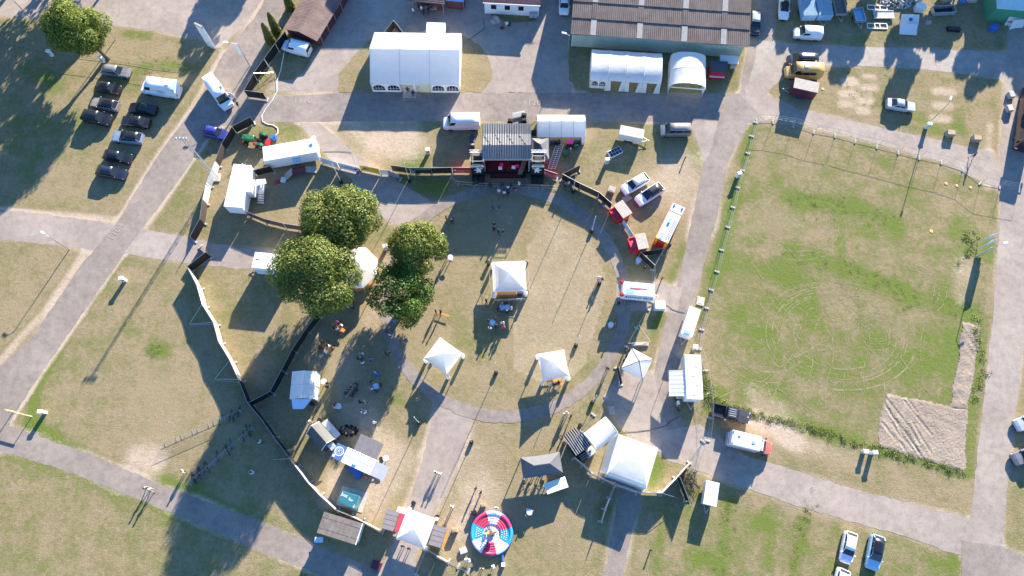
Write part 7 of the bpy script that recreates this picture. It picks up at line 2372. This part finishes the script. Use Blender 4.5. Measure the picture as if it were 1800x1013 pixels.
for q in ((-1.9, -.75, 1.9, -.66), (-1.9, .66, 1.9, .75), (-1.9, -.655, -1.81, .655), (1.81, -.655, 1.9, .655)):
    part('side', M().bx(q[0], q[1], .1, q[2], q[3], .9), 'steel_dull', bbx)
part('floor', M().bx(-1.8, -.65, .1, 1.8, .65, .16), 'black_plastic', bbx)
part('skid', M().bx(-1.5, -.4, 0, 1.5, .4, .095), 'steel_dull', bbx)
crate('low black wheeled chassis alone on the yard grass', (1675, 53), 2.1, .8, .5, 'black_plastic', R(-4), name='chassis', cat='chassis')
crate('blue and dark garden machine near the green shed', (1744, 52), 1.2, .9, .8, 'blue_paint', R(15), name='machine', cat='machine')
crate('wooden frame box leaning in the yard beyond the skip', (1661, 4), 1.6, 1.0, .8, 'wood', R(20), name='box', cat='box')
crate('stack of blue crates at the top of the yard', (1690, 4), 1.2, .7, .7, 'c_blue', R(5), name='crate_stack', cat='crates')
crate('stack of pale cream pots and crates at the top of the yard', (1708, 3), 1.3, .6, .6, 'wood_pale', R(2), name='crate_stack', cat='crates')
crate('pale machine part at the top of the yard beside the gravel heap', (1611, 3), 1.4, .8, .6, 'metal', R(5), name='machine', cat='machine')
for x, y, lab in [(1668, 237, 'dark slatted wire basket by the path, the western of two'), (1714, 246, 'dark slatted wire basket by the path, the eastern of two')]:
    t_ = thing('slatted_crate', lab, 'crate', P(x, y), R(-5), 'slatted crates by the path')
    for j in range(5):
        for s in (-1, 1):
            part('slat', M().bx(-.6, s * .42 - .02, .05 + j * .17, .6, s * .42 + .02, .17 + j * .17), 'wood_grey', t_)
    for s in (-1, 1):
        part('end_board', M().bx(s * .62 - .02, -.44, 0, s * .62 + .02, .44, .9), 'wood_grey', t_)
    part('floor', M().bx(-.59, -.39, .02, .59, .39, .04), 'wood', t_)
    part('lid', M().bx(-.55, -.38, .80, .55, .38, .84), 'wood', t_)
def rock(label, at, sx, sy, sz, S_=P, mat='stone'):
    bm = bmesh.new()
    bmesh.ops.create_icosphere(bm, subdivisions=3, radius=1)
    for v in bm.verts:
        k = 1 + .16 * math.sin(v.co.x * 4 + v.co.y * 3) + .1 * math.sin(v.co.z * 6 + v.co.x * 5)
        v.co = Vector((v.co.x * sx * k, v.co.y * sy * k, max(-.1, v.co.z * sz * k)))
    me = bpy.data.meshes.new('boulder')
    bm.to_mesh(me)
    bm.free()
    me.materials.append(MATS[mat])
    return tag(put('boulder', me, None, S_(*at)), label, 'boulder')


rock('pale rounded boulder on the lawn edge of the white house', (274, 110), .85, .75, .8, Z3)
rock('small grey boulder between the white boards and the skip', (849, 228), .5, .4, .45, X2)
g_ = M()
gh = P(1576, 2)
for k in range(260):
    a, r_ = random.random() * 6.28, random.random() ** .5 * 2.4
    s = random.uniform(.07, .22)
    z = max(0, .7 - r_ * .28)
    c_ = Vector((gh.x + r_ * 1.3 * math.cos(a), gh.y + r_ * .7 * math.sin(a), z))
    g_.hexa([c_ + Vector((-s, -s * .7, -.05)), c_ + Vector((s * .8, -s, -.05)), c_ + Vector((s, s, -.05)), c_ + Vector((-s, s * .8, -.05))], [c_ + Vector((-s * .6, -s * .5, s)), c_ + Vector((s * .5, -s * .6, s)), c_ + Vector((s * .6, s * .6, s * .9)), c_ + Vector((-s * .6, s * .5, s * .9))])
setting('gravel', g_, ['gravel'], 'stuff')
for x, y, lab in [(1663, 323, 'orange marker disc on the field, western of three'), (1682, 327, 'orange marker disc on the field, middle of three'), (1706, 330, 'orange marker disc on the field, eastern of three'), (1637, 407, 'pale yellow marker sheet lying in the middle of the field'), (1245 + 0, 163, 'yellow sheet on the grass beside the maroon trailer')]:
    if x == 1245:
        x, y = 1446, 157
    solo('marker', M().lathe([(.26, .01), (.26, .04), (.2, .06)], 12), ['tan_hide' if y < 400 else 'tarp_yellow'], lab, 'marker', P(x, y), 0, 'yellow markers on the grass')
# small things near the stage and the trailers
q_ = M().slab([(-1.0, -.4, .1), (1.0, -.25, .1), (1.0, .2, .6), (-1.0, .1, .6)], .05)
solo('ramp_board', q_, ['tent_white'], 'white board propped behind the stage roof', 'board', P(912, 202), R(10))
for x, y, lab in [(897, 216, 'dark equipment case by the back edge of the stage roof'), (921, 206, 'dark equipment case below the propped white board'), (921, 215, 'dark round case nearest the catering tent at the back of the stage'), (938, 236, 'stack of dark cases squeezed between stage and catering tent')]:
    crate(lab, (x, y), .8, .6, .8, 'c_black', R(random.uniform(-20, 20)), name='case', cat='case', group='cases behind the stage')
crate('red toolbox on the shaded grass between the service trailers', (488, 320), .7, .5, .35, 'red_paint', R(15), name='toolbox', cat='box')
crate('white tray beside the red toolbox between the service trailers', (498.5, 317), .8, .9, .25, 'tent_white', R(-10), name='tray', cat='tray')
for x, y, lab in [(1102, 349, 'pale folded sheet on the grass behind the northern red booth')]:
    crate(lab, (x, y), 1.3, .9, .2, 'wood_pale', R(30), name='sheet', cat='sheet')
crate('blue tarpaulin heap under the grey-flapped trailer', (625, 829), 1.9, .7, .5, 'blue_paint', R(-25), name='tarpaulin', cat='tarpaulin')
q_ = M().lathe([(.38, 0), (.44, .12), (.38, .3), (.20, .32)], 16)
solo('hose_reel', q_, ['blue_paint'], 'blue coiled hose on the grass beside the blue tarpaulin', 'hose', P(629, 838))
crate('pair of pale gas bottles crate by the entrance inflatable lawn', (814.5, 968), .9, .7, .4, 'tent_white', R(20), name='crate', cat='crate')
crate('pinkish pallet lying between the straight road and the wire fence', (1231, 530), 1.1, 1.3, .15, 'wood_pale', R(-15), name='board', cat='board')
for x, y, lab in [(820, 984, 'white folding chair west of the two below the inflatable'), (824.5, 985, 'white folding chair east of the two below the inflatable'), (867, 996, 'white metal frame seat below the inflatable')]:
    t_ = thing('folding_chair', lab, 'chair', P(x, y), R(15), 'folding chairs below the inflatable')
    part('seat', M().bx(-.22, -.22, .43, .22, .22, .46), 'tent_white', t_)
    part('backrest', M().bx(-.22, .2, .55, .22, .23, .88), 'tent_white', t_)
    for sx in (-.2, .2):
        for sy in (-.2, .2):
            part('leg', M().tube((sx, sy, 0), (sx, sy, .43 if sy < 0 else .9), .015, 5), 'metal', t_)
# the blue chair with a seated guest at the tree edge, the ring of chairs
def chair(label, at, rz, mat, group=None):
    t_ = thing('chair', label, 'chair', at, rz, group)
    part('seat', M().bx(-.23, -.23, .43, .23, .23, .47), mat, t_)
    part('backrest', M().bx(-.23, -.26, .5, .23, -.22, .9), mat, t_)
    for sx in (-.2, .2):
        for sy in (-.2, .2):
            part('leg', M().tube((sx, sy, 0), (sx, sy, .43), .018, 5), 'metal', t_)
    return t_


chair('bright blue chair at the path edge under the loose fresh green tree', P(715.5, 601), R(200), 'blue_paint')
# electric cables on the ground
for lab, pts, S_ in [('dark cable from the white generator across the road', [(695, 280), (730, 290), (760, 315), (800, 328), (840, 335)], Y4), ('dark cable trailing over the road from the awning trailer to the store tent', [(690, 338), (800, 336), (900, 322), (980, 300), (1010, 270), (1060, 245)], Y5), ('dark cable from the white house across the forecourt', [(205, 100), (215, 150), (170, 180), (135, 210)], Z3), ('thin cable across the paving beside the banner fence', [(1085, 325), (1180, 322), (1270, 330)], Z5)]:
    solo('cable', M().path([S_(x, y, .06) for x, y in pts], .03, 5), ['black_plastic'], lab, 'cable')
# faint painted figures on the road
for tx, x, y, rz, sz in [('1120', 935, 181, 0, 1.5), ('1110', 532, 178, R(0), 1.5), ('1104', 204, 408, R(62), 1.5)]:
    o = lettering(tx, sz, None, Vector((P(x, y).x, P(x, y).y, ZT + .010)), (0, 0, rz), 'paint_faded', 'road_marking')
    o.scale.z = .3
    o['kind'] = 'structure'


# ------------------------------------------------------------------ people: one grown body per pose, shared by all who stand that way
def body_mesh(key):
    V, E, RAD = [], [], []

    def v(p, r_, frm=None):
        V.append(p)
        RAD.append(r_)
        if frm is not None:
            E.append((frm, len(V) - 1))
        return len(V) - 1
    sit = key.startswith('sit')
    zp = .52 if sit else .93
    lean = .10 if key in ('sit', 'sit_lean', 'bend') else .02
    if key == 'sit_lean':
        lean = .22
    pel = v((0, 0, zp), .135)
    bel = v((0, lean * .4, zp + .20), .13, pel)
    ch = v((0, lean, zp + .40), .145, bel)
    nk = v((0, lean + .02, zp + .54), .065, ch)
    hd0 = v((0, lean + .04, zp + .63), .085, nk)
    hd1 = v((0, lean + .045, zp + .72), .098, hd0)
    v((0, lean + .03, zp + .79), .075, hd1)
    v((0, lean + .14, zp + .66), .022, hd0)      # nose
    for s in (-1, 1):
        sh = v((s * .19, lean, zp + .44), .065, ch)
        if key == 'walk':
            el, ha = (s * .24, lean - s * .16, zp + .18), (s * .25, lean - s * .10 + .12, zp - .02)
        elif key == 'drink' and s > 0:
            el, ha = (s * .26, lean + .10, zp + .22), (s * .14, lean + .28, zp + .40)
        elif key == 'talk':
            el, ha = (s * .27, lean + .04, zp + .17), (s * .16, lean + .28, zp + .16)
        elif sit:
            el, ha = (s * .26, lean + .10, zp + .20), (s * .15, lean + .36, zp + .24)
        else:
            el, ha = (s * .26, lean - .02, zp + .16), (s * .26, lean + .06, zp - .10)
        e = v(el, .042, sh)
        w_ = v(ha, .028, e)
        d = Vector(ha) - Vector(el)
        d.normalize()
        sd_ = d.orthogonal().normalized()
        pm = v(tuple(Vector(ha) + d * .06), .030, w_)
        for j, (off, ln) in enumerate([(-.032, .062), (-.011, .078), (.011, .074), (.032, .056)]):
            k1 = Vector(ha) + d * .085 + sd_ * off
            a = v(tuple(k1), .0095, pm)
            v(tuple(k1 + d * ln * .8 + Vector((0, 0, -.015))), .008, a)
        a = v(tuple(Vector(ha) + d * .02 + sd_ * .045), .0105, w_)
        v(tuple(Vector(ha) + d * .055 + sd_ * .075), .009, a)
        hp = v((s * .095, 0, zp - .06), .095, pel)
        if sit:
            kn, an = (s * .14, .42, .50), (s * .14, .40, .09)
        elif key == 'walk':
            kn, an = (s * .10, s * .15 + .06, .50), (s * .10, s * .27 - .03, .09)
        else:
            kn, an = (s * .12, .02, .49), (s * .14, -.02, .09)
        k_ = v(kn, .062, hp)
        a_ = v(an, .042, k_)
        v((an[0] + s * .02, an[1] + .16, .045), .040, a_)
    me = bpy.data.meshes.new('person_' + key)
    me.from_pydata(V, E, [])
    o = bpy.data.objects.new('person_source', me)
    COL.objects.link(o)
    m = o.modifiers.new('skin', 'SKIN')
    for i, sv in enumerate(me.skin_vertices[0].data):
        sv.radius = (RAD[i], RAD[i])
        sv.use_root = i == 0
    ss = o.modifiers.new('sub', 'SUBSURF')
    ss.levels = ss.render_levels = 1
    dg = bpy.context.evaluated_depsgraph_get()
    out = bpy.data.meshes.new_from_object(o.evaluated_get(dg))
    out.name = 'person'
    bpy.data.objects.remove(o)
    out.materials.clear()
    for k in ('skin', 'c_black', 'c_denim', 'leather'):
        out.materials.append(MATS[k])
    n_ = len(V)
    Va = np.array(V)
    zone_ = []
    for p in out.polygons:
        c = np.array(p.center)
        i = int(np.argmin(((Va - c) ** 2).sum(1)))
        z = c[2]
        hx = abs(c[0])
        if z > zp + .55:
            zone_.append(0)
        elif z < .10:
            zone_.append(3)
        elif (not sit and z < zp + .02 and hx < .20) or (sit and (z < zp - .02 or (c[1] > .16 and z < zp + .10))):
            zone_.append(2)
        else:
            dz = min(((Vector(c) - Vector(Va[q])).length for q in range(n_) if RAD[q] < .035), default=9)
            zone_.append(0 if dz < .13 and hx > .1 else 1)
    out.polygons.foreach_set('material_index', zone_)
    out.polygons.foreach_set('use_smooth', [True] * len(zone_))
    out['lean'] = lean
    out['zp'] = zp
    return out


def hair_mesh(long_):
    m = M()
    rings = []
    for k in range(6):
        a = math.pi * .5 * k / 5
        rings.append([(.112 * math.cos(a) * math.cos(2 * math.pi * j / 12), .118 * math.cos(a) * math.sin(2 * math.pi * j / 12) - .012, (.115 * math.sin(a)) - (.03 if math.sin(2 * math.pi * j / 12) < 0 else 0) * (1 - k / 5)) for j in range(12)])
    m.loft(rings)
    if long_:
        m.loft([[(x * .95, -.06 + y * .5, z) for x, y in ((-.1, 0), (-.06, -.12), (.06, -.12), (.1, 0), (.05, .03), (-.05, .03))] for z in (.03, -.12, -.26)])
    return m.mesh('hair', ['hair_brown'], True)


def hat_mesh():
    return M().lathe([(.19, .02), (.20, .035), (.125, .05), (.115, .12), (.06, .15)], 14).mesh('hat', ['hat_pink'], True)


def cap_mesh():
    m = M().lathe([(.118, .0), (.118, .06), (.08, .115), (.02, .13)], 12)
    m.hexa([(-.07, .09, .01), (.07, .09, .01), (.05, .20, .0), (-.05, .20, .0)], [(-.07, .09, .03), (.07, .09, .03), (.05, .20, .015), (-.05, .20, .015)])
    return m.mesh('cap', ['cap_white'], True)


BODY = {k: body_mesh(k) for k in ('stand', 'walk', 'talk', 'drink', 'sit', 'sit_lean')}
HAIR = {0: hair_mesh(False), 1: hair_mesh(True)}
HAT, CAP = hat_mesh(), cap_mesh()
CN = {'k': ('c_black', 'black'), 'n': ('c_navy', 'navy'), 'w': ('c_white', 'white'), 'g': ('c_grey', 'grey'), 'b': ('c_blue', 'blue'), 'r': ('c_red', 'red'), 'e': ('c_green', 'green'), 'p': ('c_purple', 'purple'), 'i': ('pink_cloth', 'pink'), 't': ('c_beige', 'beige')}
N_P = 0


def person(x, y, shirt, pose, label, face=None, S_=P, hair=None, trouser=None, group=None, zz=0.0):
    """x, y: where the photograph shows the middle of the figure; face: a pixel the person looks towards"""
    global N_P
    N_P += 1
    hz = .5 if pose.startswith('sit') else .9
    b_ = S_(x, y, hz)
    b_ = Vector((b_.x, b_.y, zz))
    if face is None:
        a = random.uniform(0, 6.28)
    else:
        q = S_(*face) - b_
        a = math.atan2(-q.x, q.y)
    o = put('person', BODY[pose], None, b_, a, [None, CN[shirt][0], trouser or random.choice(['c_denim', 'c_black', 'c_navy', 'c_beige', 'c_grey', 'c_black']), random.choice(['leather', 'c_white', 'c_black'])])
    s = random.uniform(.95, 1.06)
    o.scale = (s * 1.06, s * 1.06, s)
    tag(o, label, 'person', group)
    hy, hzz = BODY[pose]['lean'] + .04, BODY[pose]['zp'] + .735
    if hair == 'cap':
        put('cap', CAP, o, (0, hy, hzz))
    elif hair == 'hat':
        put('hat', HAT, o, (0, hy, hzz))
    else:
        put('hair', HAIR[1 if hair in ('L', 'B') or (hair is None and random.random() < .4) else 0], o, (0, hy, hzz), 0, ['hair_blond' if hair == 'B' else random.choice(['hair_brown', 'hair_brown', 'hair_black', 'hair_blond'])])
    return o


A = 'standing'
FS = (880, 290)
G1 = 'crowd at the barrier in front of the stage'
for x, y, c, po, lab in [(837, 323, 'k', 'stand', 'person in black alone at the west stretch of the stage barrier'), (883, 324, 'n', 'talk', 'person in navy leaning on the barrier at the stage middle'), (862, 326, 'k', 'stand', 'person in black at the barrier, left of the navy one'), (893, 331, 'w', 'talk', 'person with a white shirt among dark ones behind the barrier'),
                         (898, 328, 'k', 'stand', 'person in dark clothes close to the white-shirted one at the barrier'), (907, 332, 'k', 'talk', 'person in black a step back from the barrier'), (912.5, 325, 'w', 'stand', 'person with white cap touching the stage barrier'), (921, 327, 'k', 'stand', 'person in black nearest the east end of the barrier crowd'),
                         (877, 337, 'w', 'talk', 'pale-haired person in white a few steps behind the barrier'), (886, 340, 'w', 'walk', 'person in white walking up to the stage barrier'), (893, 340, 'k', 'walk', 'person in dark clothes walking beside the white one toward the stage')]:
    person(x, y, c, po, lab, FS, hair='cap' if 'cap' in lab else None, group=G1)
for x, y, c, po, lab, f in [(866, 366, 'p', 'walk', 'person in a purple top, western of two walking from the stage', (866, 400)), (877.5, 366.5, 'p', 'walk', 'person in a purple top, eastern of two walking from the stage', (880, 400)), (868, 394, 'k', 'stand', 'person in black, upper one of four on the north of the green', (868, 420)), (868.5, 403, 'k', 'stand', 'person in black close below another in the north of the green', (868, 390)),
                            (876.5, 408, 'k', 'stand', 'person in black with a pale bag in the north of the green', (885, 408)), (884.6, 408, 'k', 'talk', 'person in black facing the one with the pale bag', (876, 408)), (784, 384, 'k', 'stand', 'person in black standing at the sunlit edge of the north-west shade', (795, 385)), (795, 381, 'g', 'talk', 'person in grey, upper of two in the north-west shade of the green', (794, 392)), (794, 390, 'k', 'talk', 'person in black facing the grey one in the north-west shade', (795, 380)),
                            (727, 303, 'b', 'stand', 'person in blue leaning on the green banner', (727, 285)), (784, 453.5, 'k', 'drink', 'person in black beside the round white table east of the olive tree', (792, 452)), (766, 548, 'k', 'stand', 'person in black on the green, western of two casting long shades', (775, 549)), (775, 549, 'k', 'stand', 'person in black right beside the lone orange bench', (766, 548)),
                            (663, 474, 'w', 'walk', 'person in white leaving the eight-sided tent', (680, 500)), (645, 498, 'k', 'talk', 'person in dark clothes at the south counter of the eight-sided tent', (632, 475)), (651, 492, 'n', 'talk', 'person in navy at the south-east counter of the eight-sided tent', (632, 475)), (656, 484, 'k', 'stand', 'person in black at the east counter of the eight-sided tent', (632, 472)), (636, 506, 'g', 'talk', 'person in grey queuing south of the eight-sided tent', (630, 480)),
                            (621, 530, 'k', 'sit', 'person in black sitting on the ground south of the broad dark tree', (612, 540)), (611, 540, 'w', 'sit', 'person in white sitting at the shade edge of the broad dark tree', (621, 530)), (622, 541, 'k', 'sit', 'person in dark clothes sitting opposite the white one by the tree', (611, 540)),
                            (693.5, 583.5, 'e', 'stand', 'person in green with red hair under the loose fresh green tree', (683, 588)), (684.5, 589, 'w', 'talk', 'person in pale clothes facing the one in green', (693, 584)), (680, 584, 'k', 'talk', 'person in dark clothes beside the pale one under the tree', (690, 585)), (715.5, 598.5, 'b', 'sit', 'person in white and blue on the bright blue chair', (700, 620)), (678, 622, 'k', 'talk', 'person in dark clothes on the ring path, western of two', (686, 620)), (686, 620, 'k', 'talk', 'person in dark clothes on the ring path, eastern of two', (678, 622)),
                            (692, 566, 'b', 'sit', 'person in blue at the lower fringe of the loose fresh green tree', (700, 560)), (742, 495, 'k', 'stand', 'person in black just emerging from the tree crown', (735, 500)),
                            (594, 567, 'i', 'sit', 'guest with a big pink hat at the orange beer table', (598, 578)), (602, 571, 'w', 'sit_lean', 'guest in white next to the pink hat at the orange beer table', (598, 580)), (591, 580, 'w', 'sit_lean', 'guest in white across from the pink hat', (598, 576)), (597, 586, 'n', 'sit', 'guest in navy at the lower side of the pink hat table', (600, 577)), (586, 576, 'k', 'sit', 'guest in dark clothes at the west end of the pink hat table', (600, 580)),
                            (568, 602, 'k', 'sit', 'guest in black at the upper end of the table nearest the black screen', (573, 612)), (561, 613, 'k', 'sit_lean', 'guest in black on the west side of the table nearest the black screen', (573, 612)), (574, 621, 'w', 'sit', 'guest in white with a pale hat on the south side of that orange table', (573, 610)), (581, 609, 'w', 'sit_lean', 'guest in white on the east side of the table nearest the black screen', (573, 612)),
                            (636.5, 621, 'w', 'talk', 'person in white, top of the standing group above the blue-weighted pole', (636, 632)), (629, 631, 'k', 'talk', 'person in black in the standing group above the blue-weighted pole', (637, 630)), (638, 639, 'w', 'talk', 'person in white, lowest of the standing group', (636, 625)), (635, 630, 'n', 'stand', 'person in navy in the middle of the standing group', (637, 640)), (651, 631, 'b', 'walk', 'person in bright blue walking past the standing group', (655, 650)),
                            (653, 671, 'k', 'talk', 'guest in black north-west of the round pale table', (660, 679)), (670, 676.5, 'k', 'drink', 'guest in black east of the round pale table', (660, 679)), (653, 684, 'w', 'talk', 'guest in black and white south-west of the round pale table', (660, 679)), (662.5, 688, 'n', 'drink', 'guest in navy south of the round pale table', (660, 679)),
                            (575.5, 674, 'k', 'drink', 'person in black beside the standing table east of the dappled tent, upper of two', (569, 671)), (575.5, 680.5, 'k', 'talk', 'person in black beside the standing table east of the dappled tent, lower of two', (569, 672)), (589, 710.5, 'k', 'drink', 'person in dark clothes at the standing table north of the ring of seats', (594, 714)), (588, 717, 'w', 'talk', 'person in white at the standing table north of the ring of seats', (594, 714)),
                            (633, 706.5, 'k', 'walk', 'person in black strolling below the crowded brown table', (620, 720)), (642, 706.5, 't', 'walk', 'bare-armed person in beige strolling below the crowded brown table', (630, 720)), (636, 723, 'w', 'stand', 'person in white, western of the two south of the crowded table', (643, 725)), (643.5, 725.5, 'w', 'talk', 'person in white and beige, eastern of the two south of the crowded table', (636, 723)), (659, 744, 'w', 'walk', 'person in white with pink cap walking alone in the sun', (640, 700)),
                            (732, 704, 't', 'sit', 'person in beige sitting in the shade of the diagonal pagoda, western of two', (738, 703)), (738, 704, 'g', 'sit', 'person in grey sitting in the shade of the diagonal pagoda, eastern of two', (732, 704)), (543, 742, 'w', 'stand', 'person in white behind the small grey sales tent', (560, 760)),
                            (858.5, 565, 'k', 'talk', 'guest in black west of the round pale blue table', (866, 567)), (871, 561, 'k', 'drink', 'guest in black north-east of the round pale blue table', (866, 567)), (861, 578, 'w', 'talk', 'guest in white south of the round pale blue table', (866, 567)), (872, 574, 'n', 'talk', 'guest in navy south-east of the round pale blue table', (866, 567)), (883, 568, 'w', 'talk', 'person in white and red beside the round pale blue table, upper of two', (885, 578)), (885, 577.5, 'r', 'talk', 'person in dark red below the white and red one', (883, 568)), (854.5, 529.5, 'k', 'stand', 'person in black alone at the south-west corner of the central pagoda', (880, 520)),
                            (1053, 489, 'w', 'walk', 'person in white with a pink cap walking the east of the green', (1030, 560)), (1057.5, 491, 'k', 'walk', 'person in black walking beside the white and pink one', (1035, 560)), (1080.5, 572.5, 'r', 'stand', 'person in red beside the white table at the east edge of the green', (1074, 571)), (964, 677.5, 'w', 'sit', 'guest with white hat at the orange table of the south-east pagoda', (974, 671)), (974, 677, 'k', 'sit', 'guest in black in the middle at the orange table of the south-east pagoda', (974, 665)), (983, 674, 'k', 'sit_lean', 'guest in black at the east end of the orange table of the south-east pagoda', (974, 668)),
                            (1068, 648, 'k', 'walk', 'person in dark clothes walking out on the ring path exit', (1050, 690)), (997, 726, 'w', 'talk', 'person in white, upper one of three by the black corrugated hut', (991, 732)), (991, 731, 'w', 'talk', 'person in pale blue and white, western one of three by the corrugated hut', (1000, 730)), (1004, 732, 'k', 'talk', 'person in black, eastern one of three by the corrugated hut', (995, 730)),
                            (926, 896, 'w', 'sit', 'child in pale clothes at the blue folding table, west side', (932, 898)), (924, 907, 't', 'walk', 'child in beige running below the blue folding table', (935, 905)), (938, 899, 'i', 'talk', 'child in pink at the blue folding table, east side', (930, 898)),
                            (766.5, 830, 'w', 'walk', 'person in white on the entrance path, western of two', (755, 870)), (773, 833, 'w', 'walk', 'person in white and beige on the entrance path, eastern of two', (760, 870)), (836, 858, 'k', 'stand', 'person in black with pale bag, upper of two north of the inflatable', (846, 866)), (845.5, 866, 'k', 'talk', 'person in black, lower of two north of the inflatable', (836, 858)), (795, 891, 'w', 'walk', 'person in white walking toward the entrance huts', (780, 930)), (847, 1000, 't', 'stand', 'person in beige on the grass at the bottom below the inflatable', (850, 960)), (873, 893, 'w', 'stand', 'attendant in white standing on the rim of the inflatable', (865, 935)),
                            (708, 960, 'b', 'stand', 'steward in blue at the mouth of the entrance tent, western of two', (700, 990)), (719, 964, 'b', 'stand', 'steward in blue at the mouth of the entrance tent, eastern of two', (715, 990)), (647, 840, 'r', 'sit', 'person in red and white behind the grey-flapped trailer', (630, 840)), (256, 858, 't', 'walk', 'person in beige walking the lower west path with a long shade', (300, 880)), (264, 861, 'w', 'walk', 'person in white beside the walker on the lower west path', (300, 882)),
                            (458, 777, 'w', 'stand', 'person in white beside the lower bicycle rail and screen fence', (445, 770)), (446, 831, 'w', 'sit', 'pale person sitting alone in the west lawn shade', (430, 830)), (322, 829, 'w', 'stand', 'person in white at the near end of the lower bicycle rail', (340, 820)), (1712, 274, 'k', 'walk', 'person in black walking the path below the slatted baskets', (1650, 260)), (418, 184, 'k', 'stand', 'person in black beside the delivery van with its door open', (400, 185)), (1000, 197, 'g', 'walk', 'person in grey walking the road behind the catering tent', (950, 190)), (726, 20, 'w', 'stand', 'person in white standing apart at the timber booth', (745, 15)),
                            (716.5, 158, 'k', 'stand', 'person in black in the doorway of the big marquee', (716, 190)), (726, 163, 'k', 'sit', 'person in dark clothes on the wooden step of the big marquee', (726, 190)), (1177, 434, 'k', 'talk', 'person in black at the tail of the fire engine', (1165, 425)), (1087, 534, 'k', 'stand', 'person in dark clothes at the corner of the lettered trailer', (1100, 520)), (1000, 323, 'w', 'talk', 'person in white at the east end of the stage barrier by the fence', (985, 300)), (993, 329, 'k', 'talk', 'person in black at the east end of the stage barrier by the fence', (1000, 323)), (1058, 358, 'b', 'sit', 'person in blue and white sitting by the black screen near the first red booth', (1060, 366)), (1061, 364, 'b', 'sit', 'person in plain blue, the lower one sitting by the black screen near the red booth', (1058, 357)), (1003, 266, 'g', 'talk', 'person in grey by the green box at the catering tent', (995, 270)), (1134, 472, 'k', 'sit', 'person in black sitting on the grass inside the black screen triangle', (1125, 465))]:
    o = person(x, y, c, po, lab, f, hair='hat' if 'pink hat' in lab and 'with a big' in lab else ('cap' if ' cap ' in lab or 'pale hat' in lab or 'white hat' in lab else None))
    if lab.startswith('child'):
        o.scale = (.72, .72, .72)
    if 'rim of the inflatable' in lab:
        o.location.z = .72
    if 'wooden step' in lab:
        o.location.z = .0
# people at the crowded tables and counters
for k, (dx, dy) in enumerate([(-1, .5), (-.9, 0), (-.85, -.55), (-.35, -.75), (.1, -.85), (.5, -.8), (.95, -.35), (1.0, .2), (.35, .85), (-.2, .9)]):
    person(887 + dx * 12.5, 541.5 + dy * 9, 'knkgknkwkn'[k], ('talk', 'drink')[k % 2], 'guest at the two blue tables under the central pagoda' + (' in white' if k == 7 else (' in grey' if k == 3 else ' in dark clothes')), (887, 541), group='guests round the two blue tables')
for k, (x, y) in enumerate([(620, 676.5), (613, 682.5), (610, 689), (606, 694), (628, 675), (629, 685), (624, 691), (619, 698)]):
    person(x, y, 'gkknkknk'[k], ('sit', 'sit_lean')[k % 2], ['guest in grey at the crowded brown table, upper west side', 'guest in dark clothes on the west side of the crowded brown table', 'guest in dark clothes on the west side of the crowded brown table', 'guest in dark clothes on the west side of the crowded brown table', 'guest in dark clothes on the east side of the crowded brown table', 'guest in dark clothes on the east side of the crowded brown table', 'guest in dark clothes on the east side of the crowded brown table', 'guest in dark clothes on the east side of the crowded brown table'][k], (619, 687), group='guests at the crowded brown table')
for k in range(10):
    a = 2 * math.pi * k / 10
    x, y = 613.5 + 13 * math.cos(a), 757.5 + 7.5 * math.sin(a)
    p = P(x, y, .5)
    rz = math.atan2(-(P(613.5, 757.5) - p).x, (P(613.5, 757.5) - p).y)
    chair('dark chair in the ring of seated guests north of the grey-flapped trailer', Vector((p.x, p.y, 0)), rz, 'black_plastic', 'ring of dark chairs')
    if k not in (2, 7):
        person(x, y, 'kkknkkgkkk'[k], 'sit', 'guest in grey in the ring of chairs' if k == 6 else 'guest in dark clothes sitting in the ring of chairs', (613.5, 757.5), group='guests sitting in a ring')
for k, (x, y) in enumerate([(1100, 612), (1106.5, 615), (1106, 620), (1101, 626.5), (1096, 634.5), (1100, 636)]):
    person(x, y, 'nkwkkt'[k], 'talk', ['guest in navy at the top end of the peaked pavilion counter', 'guest in dark clothes queuing along the peaked pavilion', 'guest in white queuing at the peaked pavilion', 'guest in dark clothes queuing along the peaked pavilion', 'guest in dark clothes queuing along the peaked pavilion', 'guest in beige at the lower end of the peaked pavilion counter'][k], (1120, 640), group='guests along the peaked pavilion')
for k, (x, y) in enumerate([(741, 16), (745, 21), (749, 24), (754, 18), (758, 15), (748, 17)]):
    person(x, y, 'wknkkg'[k], 'talk', ['guest in white in the group at the timber booth hatch', 'guest in dark clothes in the group at the timber booth hatch', 'guest in dark clothes in the group at the timber booth hatch', 'guest in dark clothes in the group at the timber booth hatch', 'guest in dark clothes in the group at the timber booth hatch', 'guest in grey in the group at the timber booth hatch'][k], (748, 10), group='guests at the timber booth')
for k, (x, y) in enumerate([(935, 842), (948, 845), (925, 838), (962, 838)]):
    person(x, y - 6, 'kgkn'[k], 'sit', 'person in grey sitting under the oblong grey canopy' if k == 1 else 'person in dark clothes sitting under the oblong grey canopy', (950, 825), group='people under the oblong canopy')
print('people', N_P, 'objects', len(COL.objects))
